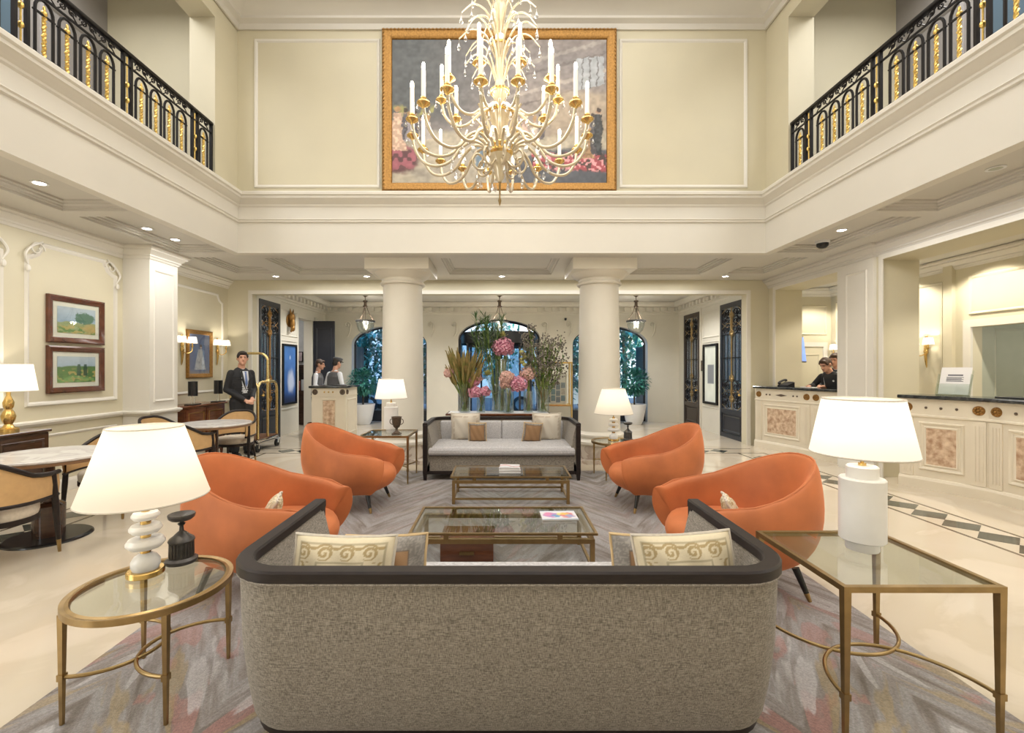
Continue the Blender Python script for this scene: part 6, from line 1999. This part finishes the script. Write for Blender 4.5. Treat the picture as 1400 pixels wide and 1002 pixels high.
def downlight(label, loc, lit, grp, e=12):
    t = thing('downlight', label, 'downlight', loc, 0, grp)
    MB().lathe([(.075, 0), (.078, -.008), (.055, -.010), (.052, .0), (.050, .02)], 24, caps=False).build('ring', M['pot'], t, 40)
    MB().lathe([(0, -.012), (.040, -.011), (.056, -.006), (.056, -.002)], 20).build('lens', M['spotlens'] if lit else M['green_wall'], t, 0)
    if lit: spot('downlight_beam', (loc[0], loc[1], loc[2] - .03), e, (1, .95, .85), 100, .5)
    return t
Zc = ZS + .105
for k, (x, y, lab) in enumerate(((-4.98, 4.90, 'lit round downlight in the left aisle ceiling, nearest the camera'), (-5.07, 6.50, 'lit round downlight in the left aisle ceiling, second along'), (-5.06, 7.05, 'lit round downlight in the left aisle ceiling, farthest along'))):
    downlight(lab, (x, y, Zc), True, 'left aisle downlights')
downlight('lit round downlight in the right aisle ceiling', (4.91, 6.57, Zc), True, 'right aisle downlights')
downlight('unlit round downlight in the right aisle ceiling, near the frame edge', (4.93, 4.54, Zc), False, 'right aisle downlights')
for x, lab in ((-4.65, 'round downlight over the hall, farthest left'), (-2.78, 'round downlight over the hall, beside the left column capital'), (0, 'round downlight over the hall, in the middle'), (4.6, 'round downlight over the hall, farthest right')):
    downlight(lab, (x, 9.36, ZS), True, 'hall downlights', 8)
t = thing('smoke_detector', 'small white smoke detector on the hall ceiling left of the left column', 'detector', (-2.3, 8.3, ZS))
MB().lathe([(.07, 0), (.07, -.03), (.05, -.045), (0, -.048)], 20).build('housing', M['pot'], t, 40)
MB().lathe([(.03, -.046), (.03, -.056), (0, -.058)], 12).build('sensor', M['ink'], t, 40)
t = thing('dome_camera', 'black dome security camera on the right aisle ceiling', 'camera', (5.04, 7.15, Zc))
MB().lathe([(.10, 0), (.10, -.03), (.085, -.04)], 24).build('mount', M['pot'], t, 40)
MB().lathe([(.085, -.035), (.08, -.08), (.05, -.11), (0, -.12)], 24).build('dome', M['black'], t, 50)
t = thing('security_camera', 'small black camera high on the front wall above the right arch', 'camera', (1.95, VF - .02, 3.16))
MB().box(-.03, .03, -.02, .02, -.03, .03).build('mount', M['plastic'], t, 20)
MB().cyl((0, -.02, 0), (-.02, -.16, -.03), .035, n=12).build('housing', M['plastic'], t)

# ---- chandelier
CX, CY = -.02, 4.7
ch = thing('chandelier', 'tiered crystal and gilt chandelier with lit candles, hanging in the atrium', 'chandelier', (CX, CY, 0))
MB().lathe([(0, 3.33), (.012, 3.36), (.018, 3.39), (.008, 3.42), (.010, 3.58), (.02, 3.60)], 16).build('finial', M['brass'], ch, 40)
MB().lathe([(.02, 3.58), (.04, 3.62), (.07, 3.72), (.105, 3.83), (.12, 3.86), (.10, 3.88), (.05, 3.9)], 28).build('bowl', M['milk'], ch, 50)
b = MB(); b.lathe([(.115, 3.85), (.135, 3.87), (.135, 3.90), (.115, 3.91)], 28)
for i in range(12):
    a = 2 * PI * i / 12; b.ell((.125 * cos(a), .125 * sin(a), 3.93), (.025, .025, .03), 8, 6)
b.build('gilt_collar', M['gold'], ch, 40)
MB().lathe([(.05, 3.9), (.06, 3.95), (.04, 4.05), (.10, 4.22), (.13, 4.27), (.05, 4.29), (.045, 4.4), (.09, 4.5), (.05, 4.6), (.045, 4.9), (.075, 4.98), (.045, 5.06), (.04, 5.3), (.07, 5.38), (.04, 5.46), (.035, 5.75), (.06, 5.8), (.02, 5.86)], 20).build('glass_stem', M['milk'], ch, 50)
for z, r in ((4.28, .14), (4.51, .10), (4.99, .085)): MB().lathe([(r * .5, z - .02), (r, z - .01), (r * 1.02, z + .01), (r * .6, z + .025)], 24).build('gilt_ring', M['gold'], ch, 40)
for i in range(8):
    a = 2 * PI * i / 8
    MB().tube(spline([(.10 * cos(a), .10 * sin(a), 3.92), (.14 * cos(a), .14 * sin(a), 4.05), (.19 * cos(a), .19 * sin(a), 4.17), (.30 * cos(a), .30 * sin(a), 4.27)], 4), [.016 - .0005 * k for k in range(13)], 8).build('horn', M['milk'], ch)
b = MB(); b.cyl((0, 0, 5.84), (0, 0, 7.8), .008, n=6)
for k in range(22): b.tube([(.022 * cos(a) * (k % 2), .022 * cos(a) * (1 - k % 2), 5.9 + k * .085 + .05 * sin(a)) for a in np.linspace(0, 2 * PI, 11)[:-1]], .005, 5, closed=True)
b.lathe([(.0, 7.72), (.1, 7.74), (.14, 7.8)], 20)
b.build('chain', M['gold'], ch)
# one arm of each tier, then copies
def drop(mb, p, L=.07, r=.017):
    x, y, z = p
    mb.tube([(x, y, z), (x, y, z - .025)], .002, 4)
    mb.lathe([(0, z - .025), (r * .5, z - .025 - L * .3), (r, z - .025 - L * .68), (r * .6, z - .025 - L * .9), (0, z - .025 - L)], 6, (x, y, 0))
def arm_meshes(pts, Rr, Zc_, hc=.30):
    out = []
    out.append(('arm', MB().tube(spline(pts, 6), .0155, 8).mesh('arm', M['milk'], 60)))
    out.append(('candle_cup', MB().lathe([(.012, -.05), (.02, -.03), (.05, -.012), (.062, .0), (.058, .012), (.028, .018), (.02, .03), (.03, .045), (.022, .06)], 16, (Rr, 0, Zc_)).mesh('candle_cup', M['gold'], 40)))
    out.append(('candle', MB().lathe([(.0, .05), (.0205, .05), (.0205, hc), (.0, hc)], 12, (Rr, 0, Zc_)).mesh('candle', M['candle'], 40)))
    out.append(('light_bulb', MB().ell((Rr, 0, Zc_ + hc + .035), (.017, .017, .042), 8, 6).mesh('light_bulb', M['bulb'])))
    k = len(pts) // 2
    for p, L_, r_ in (((Rr, 0, Zc_ - .04), .07, .017), ((Rr - .06, 0, Zc_ - .005), .055, .017), ((Rr + .06, 0, Zc_ - .0), .055, .017), ((pts[k][0], 0, pts[k][2] - .01), .09, .022), ((pts[k - 1][0], 0, pts[k - 1][2]), .06, .017)):
        d = MB(); drop(d, p, L_, r_)
        out.append(('crystal_drop', d.mesh('crystal_drop', M['crystal'], 0)))
    return out
def tier(n, off, ms):
    for i in range(n):
        a = off + 2 * PI * i / n
        p = None
        for nm, me in ms:
            o = bpy.data.objects.new(nm, me); COL.objects.link(o)
            if p is None: o.parent = ch; o.rotation_euler = (0, 0, a); p = o
            else: o.parent = p
tier(18, R(-90 + 10), arm_meshes([(.10, 0, 3.86), (.17, 0, 3.96), (.28, 0, 4.0), (.40, 0, 3.93), (.50, 0, 3.80), (.64, 0, 3.745), (.78, 0, 3.78), (.87, 0, 3.90), (.90, 0, 4.03)], .90, 4.055))
tier(10, R(-90 + 18), arm_meshes([(.05, 0, 4.30), (.12, 0, 4.33), (.22, 0, 4.27), (.34, 0, 4.17), (.46, 0, 4.16), (.56, 0, 4.25), (.60, 0, 4.39)], .60, 4.42))
# curls low under the bowl
curl = MB().tube(spline([(.09, 0, 3.78), (.16, 0, 3.70), (.24, 0, 3.70), (.28, 0, 3.78), (.24, 0, 3.85), (.18, 0, 3.82), (.19, 0, 3.77)], 5), .012, 6)
cm = curl.mesh('curl', M['milk'], 60)
d = MB(); drop(d, (.24, 0, 3.68), .09, .022); dm = d.mesh('crystal_drop', M['crystal'], 0)
for i in range(8):
    o = bpy.data.objects.new('curl', cm); COL.objects.link(o); o.parent = ch; o.rotation_euler = (0, 0, 2 * PI * i / 8 + .2)
    p = bpy.data.objects.new('crystal_drop', dm); COL.objects.link(p); p.parent = o
# glass fronds up the stem
for z, Lr, n in ((4.62, .36, 10), (4.86, .42, 10), (5.10, .40, 10), (5.34, .34, 8), (5.58, .26, 8)):
    fr = MB().tube(spline([(.04, 0, z), (Lr * .35, 0, z + .22), (Lr * .7, 0, z + .27), (Lr, 0, z + .16)], 5), [.012 - .0004 * k for k in range(16)], 6)
    fm = fr.mesh('glass_frond', M['milk'], 60)
    d = MB(); drop(d, (Lr, 0, z + .15), .085, .02); dm = d.mesh('crystal_drop', M['crystal'], 0)
    for i in range(n):
        o = bpy.data.objects.new('glass_frond', fm); COL.objects.link(o); o.parent = ch; o.rotation_euler = (0, 0, 2 * PI * i / n + z * 3)
        p = bpy.data.objects.new('crystal_drop', dm); COL.objects.link(p); p.parent = o
point('chandelier_glow', (CX, CY, 4.35), 45, WARM, .35)
point('chandelier_glow', (CX, CY, 5.2), 25, WARM, .25)

# ---- the large painting
def paint_fn(u0, v0):
    # loose brushwork: every edge is pushed about by small dabs
    u = u0 + .012 * (vn(u0 * 70, v0 * 45) - .5) + .006 * (vn(u0 * 150, v0 * 110) - .5)
    v = v0 + .016 * (vn(u0 * 60 + 9, v0 * 50) - .5) + .008 * (vn(u0 * 140 + 5, v0 * 120) - .5)
    n1 = fbm(u0 * 7, v0 * 6); n2 = vn(u0 * 48 + 4, v0 * 36); n3 = vn(u0 * 95, v0 * 70)
    C = np.zeros(u.shape + (3,)) + np.array((.25, .225, .22))
    C = lay(C, ss(.62, .10, u) * ss(.30, .55, v), (.105, .115, .12), .95)
    C = lay(C, ss(.25, .75, u) * ss(.9, .55, v), (.36, .31, .28), .75)
    C = lay(C, ss(.42, .5, u) * ss(.84, 1.0, v), (.30, .26, .24), .8)
    for k, (o_, w, c) in enumerate(((.60, .018, (.46, .40, .36)), (.52, .010, (.20, .17, .16)), (.72, .012, (.19, .165, .16)), (.80, .02, (.40, .36, .33)))):
        C = lay(C, ss(w, w * .4, np.abs(v - (o_ + .42 * (u - .55)))) * (u > .46), c, .8)
    win = (u > .85) & (u < .985) & (v > .64 + .35 * (u - .86)) & (v < .86 + .2 * (u - .86))
    C = lay(C, win.astype(float), (.44, .47, .50), .85)
    for x_ in (.885, .92, .955): C = lay(C, win * ss(.004, .002, np.abs(u - x_)), (.16, .15, .15), .9)
    C = lay(C, ss(.66, .76, u) * ss(.66, .60, v) * ss(.24, .30, v), (.47, .38, .28), .8)
    C = lay(C, ss(.24, .18, np.abs(u - .52)) * ss(.5, .42, v), (.36, .30, .25), .6)
    hz = .345 + .02 * np.sin(u * 7)
    C = lay(C, ss(hz + .02, hz - .03, v), (.47, .42, .33), .95)
    C = lay(C, ss(hz, hz - .25, v) * ss(.45, .62, n1), (.34, .31, .27), .6)
    C = lay(C, ss(.06, .0, np.abs(v - .50)) * (u < .20) * ss(.35, .6, n2), (.40, .38, .12), .9)
    C = lay(C, ss(.10, .07, v - .02 - .13 * ss(.50, .72, u)) * ss(.50, .56, u), (.085, .095, .12), .95)
    C = lay(C, ss(.115, .075, np.hypot((u - .035), (v - .17) * .95)), (.13, .05, .06), .95)
    C = lay(C, ss(.105, .07, np.hypot((u - .035), (v - .18) * .95)) * (n2 > .52), (.36, .12, .15), .9)
    bed = ss(.07, .045, np.abs(v - (.15 - .05 * (u - .8)))) * (u > .65)
    C = lay(C, bed, (.10, .06, .05), .9)
    C = lay(C, bed * (n2 > .45), (.42, .09, .11), .9)
    C = lay(C, bed * (n3 > .66), (.76, .36, .38), .95)
    figs = ((.028, .05, .23, .26, (.58, .40, .30)), (.062, .02, .30, .17, (.09, .085, .10)), (.085, .026, .29, .16, (.36, .33, .36)), (.108, .02, .29, .17, (.075, .07, .085)), (.14, .018, .30, .13, (.12, .11, .13)),
            (.17, .022, .31, .12, (.42, .38, .36)), (.42, .035, .10, .28, (.14, .21, .28)), (.47, .03, .16, .22, (.55, .50, .45)), (.62, .03, .30, .13, (.50, .36, .30)), (.665, .028, .30, .12, (.60, .50, .42)), (.70, .018, .30, .13, (.10, .09, .10)), (.915, .028, .17, .17, (.33, .21, .11)), (.935, .02, .20, .24, (.08, .075, .085)), (.96, .03, .19, .29, (.035, .04, .045)))
    for cx_, w, b, h, c in figs:
        tt = np.clip((v - b) / h, 0, 1)
        half = w * (1.0 - .62 * tt ** .6) if sum(c) > .6 else w * (.42 + .25 * np.sin(tt * PI * .9))
        m = ss(1.15, .85, np.abs(u - cx_) / half) * (v > b) * (v < b + h)
        C = lay(C, m, c, .95)
        C = lay(C, m * (n3 > .62), tuple(min(1, x * 1.5 + .03) for x in c), .6)
        C = lay(C, ss(1.15, .85, np.hypot((u - cx_), (v - b - h - .018) * .70) / .010), (.46, .29, .20), .95)
        C = lay(C, ss(1.15, .85, np.hypot((u - cx_), (v - b - h - .030) * .70) / .011), (.06, .045, .04) if sum(c) < .6 else (.42, .26, .12), .95)
    C = C * (.82 + .36 * n2)[..., None] * (.9 + .2 * n3)[..., None]
    return np.clip(C, .008, 1)
pt = thing('large_painting', 'very large gilt-framed painting of a crowded garden party, upper back wall', 'painting', (-.04, 7.49, 5.88))
W, H_ = 1.92, 1.335
f = MB()
prof = [(0, 0), (0, .05), (.03, .075), (.06, .06), (.10, .055), (.15, .03), (.16, .012), (.16, 0)]
cor = [(-W, -H_), (W, -H_), (W, H_), (-W, H_)]
vs = []
for i, (u, v) in enumerate(cor):
    su = 1 if i in (0, 3) else -1; sv = 1 if i < 2 else -1
    vs += [(u + su * o_, -d_, v + sv * o_) for o_, d_ in prof]
q = len(prof)
f.add(vs, [(i * q + j, i * q + (j + 1) % q, ((i + 1) % 4) * q + (j + 1) % q, ((i + 1) % 4) * q + j) for i in range(4) for j in range(q)])
f.build('picture_frame', M['gilt'], pt, 30)
b = MB()
for x in np.arange(-W + .03, W, .062):
    for z in (-H_ + .03, H_ - .03): b.ell((x, -.074, z), (.022, .014, .016), 6, 4)
for z in np.arange(-H_ + .06, H_ - .03, .062):
    for x in (-W + .03, W - .03): b.ell((x, -.074, z), (.016, .014, .022), 6, 4)
b.build('frame_beading', M['gilt'], pt)['kind'] = 'stuff'
canvas('painted_canvas', (-W + .15, -.012, -H_ + .15), (2 * W - .3, 0, 0), (0, 0, 2 * H_ - .3), 330, 230, paint_fn, M['art'], pt)

# ---- balcony railings
def railing(label, sx):
    x = sx * 4.40
    t = thing('balcony_railing', label, 'railing', (x, 0, 4.53), 0)
    H = .83
    y0, y1 = 2.6, 6.9
    MB().rbox(-.035, .035, y0, y1, H - .03, H + .015, .012, 2).build('handrail', M['iron'], t, 40)
    MB().box(-.012, .012, y0, y1, H - .155, H - .14).build('upper_bar', M['iron'], t, 20)
    MB().box(-.012, .012, y0, y1, .065, .085).build('lower_bar', M['iron'], t, 20)
    posts = [5.34, 6.52, 4.16, 2.98]
    for y in posts:
        for dy in (-.055, .055): MB().box(-.018, .018, y + dy - .014, y + dy + .014, 0, H - .03).build('post', M['iron'], t, 20)
        b = MB(); b.tube([(0, y, .02), (0, y, H - .05)], .008, 6)
        for z in (.27, .45): b.ell((0, y, z), (.03, .022, .035), 8, 6)
        b.build('post_ornament', M['gilt_bright'], t)
    MB().box(-.02, .02, y1 - .03, y1, 0, H).build('post', M['iron'], t, 20)
    ys_ = [6.71]
    for p in (6.25, 5.07, 3.89):
        ys_ += [p, p - .232, p - .464, p - .696]
    arch = MB()
    hw = .086
    arch.tube([(0, -hw, 0), (0, -hw, .54)] + [(0, -hw * cos(a), .54 + hw * 1.3 * sin(a)) for a in np.linspace(.3, PI - .3, 7)] + [(0, hw, .54), (0, hw, 0)], .0145, 6)
    arch.box(-.012, .012, -hw - .03, hw + .03, .10, .118).box(-.010, .010, -hw - .02, hw + .02, .505, .52)
    am = arch.mesh('baluster', M['iron'], 40)
    g = MB()
    pts = [(.008 * cos(k * 1.1), .008 * sin(k * 1.1), .05 + k * .0125) for k in range(37)]
    g.tube(pts, [.0115 + .004 * (k % 2) for k in range(37)], 6)
    g.tube([(-.009 * cos(k * 1.1), -.009 * sin(k * 1.1), .05 + k * .0125) for k in range(37)], .010, 5)
    g.ell((0, 0, .535), (.026, .026, .03), 8, 6).ell((0, 0, .575), (.013, .013, .035), 8, 6)
    gm = g.mesh('gilt_twist', M['gilt_bright'], 40)
    s_ = MB()
    for sy in (-1, 1):
        s_.tube([(0, p[1], p[2]) for p in spiral((sy * .052, .755), .045, 1.3, 0 if sy > 0 else PI, sy, 0)], .0075, 5)
    s_.tube([(0, -.11, .69), (0, 0, .79), (0, .11, .69)], .007, 5)
    sm = s_.mesh('scroll', M['iron'], 40)
    for y in ys_:
        o = bpy.data.objects.new('baluster', am); COL.objects.link(o); o.parent = t; o.location = (0, y * U, 0)
        p = bpy.data.objects.new('gilt_twist', gm); COL.objects.link(p); p.parent = o
        o = bpy.data.objects.new('scroll', sm); COL.objects.link(o); o.parent = t; o.location = (0, y * U, 0)
    return t
M['gilt_bright'] = mat('bright_gilding', (.80, .56, .17), .35, .85, var=.15, vscale=60)
railing('black iron balcony railing with gilt twisted balusters, left gallery', -1)
railing('black iron balcony railing with gilt twisted balusters, right gallery', 1)

# ================================================================== PLANTS AND STREET
def ball_plant(label, loc, r=.42, h=1.25):
    t = thing('potted_plant', label, 'plant', loc, 0, 'clipped shrubs in white planters')
    MB().lathe([(0, 0), (.20, 0), (.26, .12), (.34, .56), (.345, .60), (.31, .60), (.30, .54), (0, .54)], 28).build('planter', M['pot'], t, 40)
    MB().cyl((0, 0, .5), (0, 0, h - .1), .03, .022, 8).build('trunk', M['bark'], t)
    rr = random.Random(int(loc[0] * 100)); mb = MB()
    for i in range(900):
        n = Vector((rr.gauss(0, 1), rr.gauss(0, 1), rr.gauss(0, 1))).normalized()
        p = Vector((0, 0, h)) + Vector((n.x * r, n.y * r, n.z * r * .9)) * rr.uniform(.55, 1.02)
        leaf(mb, p, n + Vector((rr.uniform(-.6, .6), rr.uniform(-.6, .6), rr.uniform(-.6, .6))), .11, .05, .2)
    o = mb.build('foliage', M['leaf_teal'], t, 0, fix=False); o['kind'] = 'stuff'
    return t
ball_plant('clipped round shrub in a white planter at the left arch', (-4.1, 13.45, 0))
ball_plant('clipped round shrub in a white planter at the right arch', (3.92, 13.45, 0))

def tree(label, loc, h, r, seed, n=1500):
    t = thing('street_tree', label, 'tree', loc, 0, 'trees along the street')
    MB().tube([(0, 0, -.1), (.05, 0, h * .35), (0, .05, h * .7)], [.13, .10, .05], 8).build('trunk', M['bark'], t)
    rr = random.Random(seed); mb = MB()
    for i in range(n):
        n_ = Vector((rr.gauss(0, 1), rr.gauss(0, 1), rr.gauss(0, 1))).normalized()
        p = Vector((0, 0, h * .62)) + Vector((n_.x * r, n_.y * r, n_.z * h * .48)) * (rr.random() ** .4)
        leaf(mb, p, (rr.uniform(-1, 1), rr.uniform(-1, 1), rr.uniform(-.8, .4)), rr.uniform(.2, .36), .11, .2)
    o = mb.build('foliage', M['leaf_teal'], t, 0, fix=False); o['kind'] = 'stuff'
for i, (x, y, h, r) in enumerate(((-5.0, 16.6, 4.2, 1.3), (-2.5, 16.6, 4.0, .95), (-7.4, 21.2, 5.2, 1.6), (2.2, 16.7, 4.0, .95), (-.4, 24.8, 5.5, 1.4), (4.5, 16.8, 4.4, 1.15), (3.0, 22.8, 5, 1.6))):
    tree('leafy teal street tree ' + ('at the kerb outside the left arch', 'on the pavement between the left and middle arches', 'at the far left of the street, behind the left column', 'on the pavement between the middle and right arches', 'across the street, straight behind the revolving door', 'at the kerb outside the right arch', 'across the street, behind the white car')[i], (x, y, -.05), h, r, 100 + i)
def car(label, loc, m, rz=0):
    t = thing('car', label, 'car', loc, rz)
    body = [(-2.3, .35), (-2.3, .72), (-2.1, .92), (-1.3, 1.0), (-.75, 1.50), (.65, 1.55), (1.35, 1.05), (2.1, .92), (2.32, .7), (2.32, .35)]
    b = MB()
    k = len(body)
    for y, s_ in ((-.92, .94), (-.80, 1.0), (.80, 1.0), (.92, .94)): pass
    rows = []
    for y, ins in ((-.95, .05), (-.88, 0), (.88, 0), (.95, .05)):
        rows.append([(x * (1 - ins * .3), y * (1 if z < 1.02 else .84), z - (ins if z > 1.3 else 0)) for x, z in body])
    loft(b, rows, closed=True)
    for r in (rows[0], rows[-1]): b.add(r, [tuple(range(k))])
    b.build('bodywork', m, t, 35)
    for sy in (-1, 1):
        for p in ([(-1.05, 1.05), (-.70, 1.42), (-.05, 1.46), (-.05, 1.05)], [(.03, 1.05), (.03, 1.46), (.60, 1.46), (1.12, 1.05)]):
            g = MB(); a, c = sorted((sy * .80, sy * .93))
            g.add([(x, sy * (.945 if z < 1.1 else .83), z) for x, z in p], [tuple(range(4))]); g.build('side_window', M['car_glass'], t, 0)
        for x in (-1.4, 1.45):
            w = MB(); w.cyl((x, sy * .78, .33), (x, sy * .97, .33), .33, n=24); w = w.build('wheel', M['rubber'], t, 40)
            MB().cyl((x, sy * .97, .33), (x, sy * .985, .33), .21, n=20).build('hub_cap', M['chrome'], w, 40)
    for sx, mm in ((-1, M['chrome']), (1, M['pink'])):
        for sy in (-.7, .7): MB().ell((sx * 2.27, sy, .76), (.06, .18, .07), 8, 6).build('car_lamp', mm, t)
    return t
car('silver car parked outside the left arch', (-3.9, 19.1, -.12), M['car_s'])
car('white car parked outside the right arch', (2.2, 19.0, -.12), M['car_w'], PI)
bl = thing('street_building', 'pale stone building across the street beyond the trees', 'building', (0, 30, -.05))
MB().box(-30, 30, 0, 6, 0, 15).build('building_wall', M['facade'], bl, 20)
for k in range(4):
    for j in range(18):
        x = -24 + j * 2.8
        w = MB(); w.box(x - .65, x + .65, -.03, .0, 1.0 + k * 3.6, 3.2 + k * 3.6); w = w.build('window', M['facade_win'], bl, 20)
for k in range(4): MB().box(-30, 30, -.25, 0, 3.75 + k * 3.6, 3.95 + k * 3.6).build('cornice_band', M['facade'], bl, 20)

bpy.context.view_layer.update()
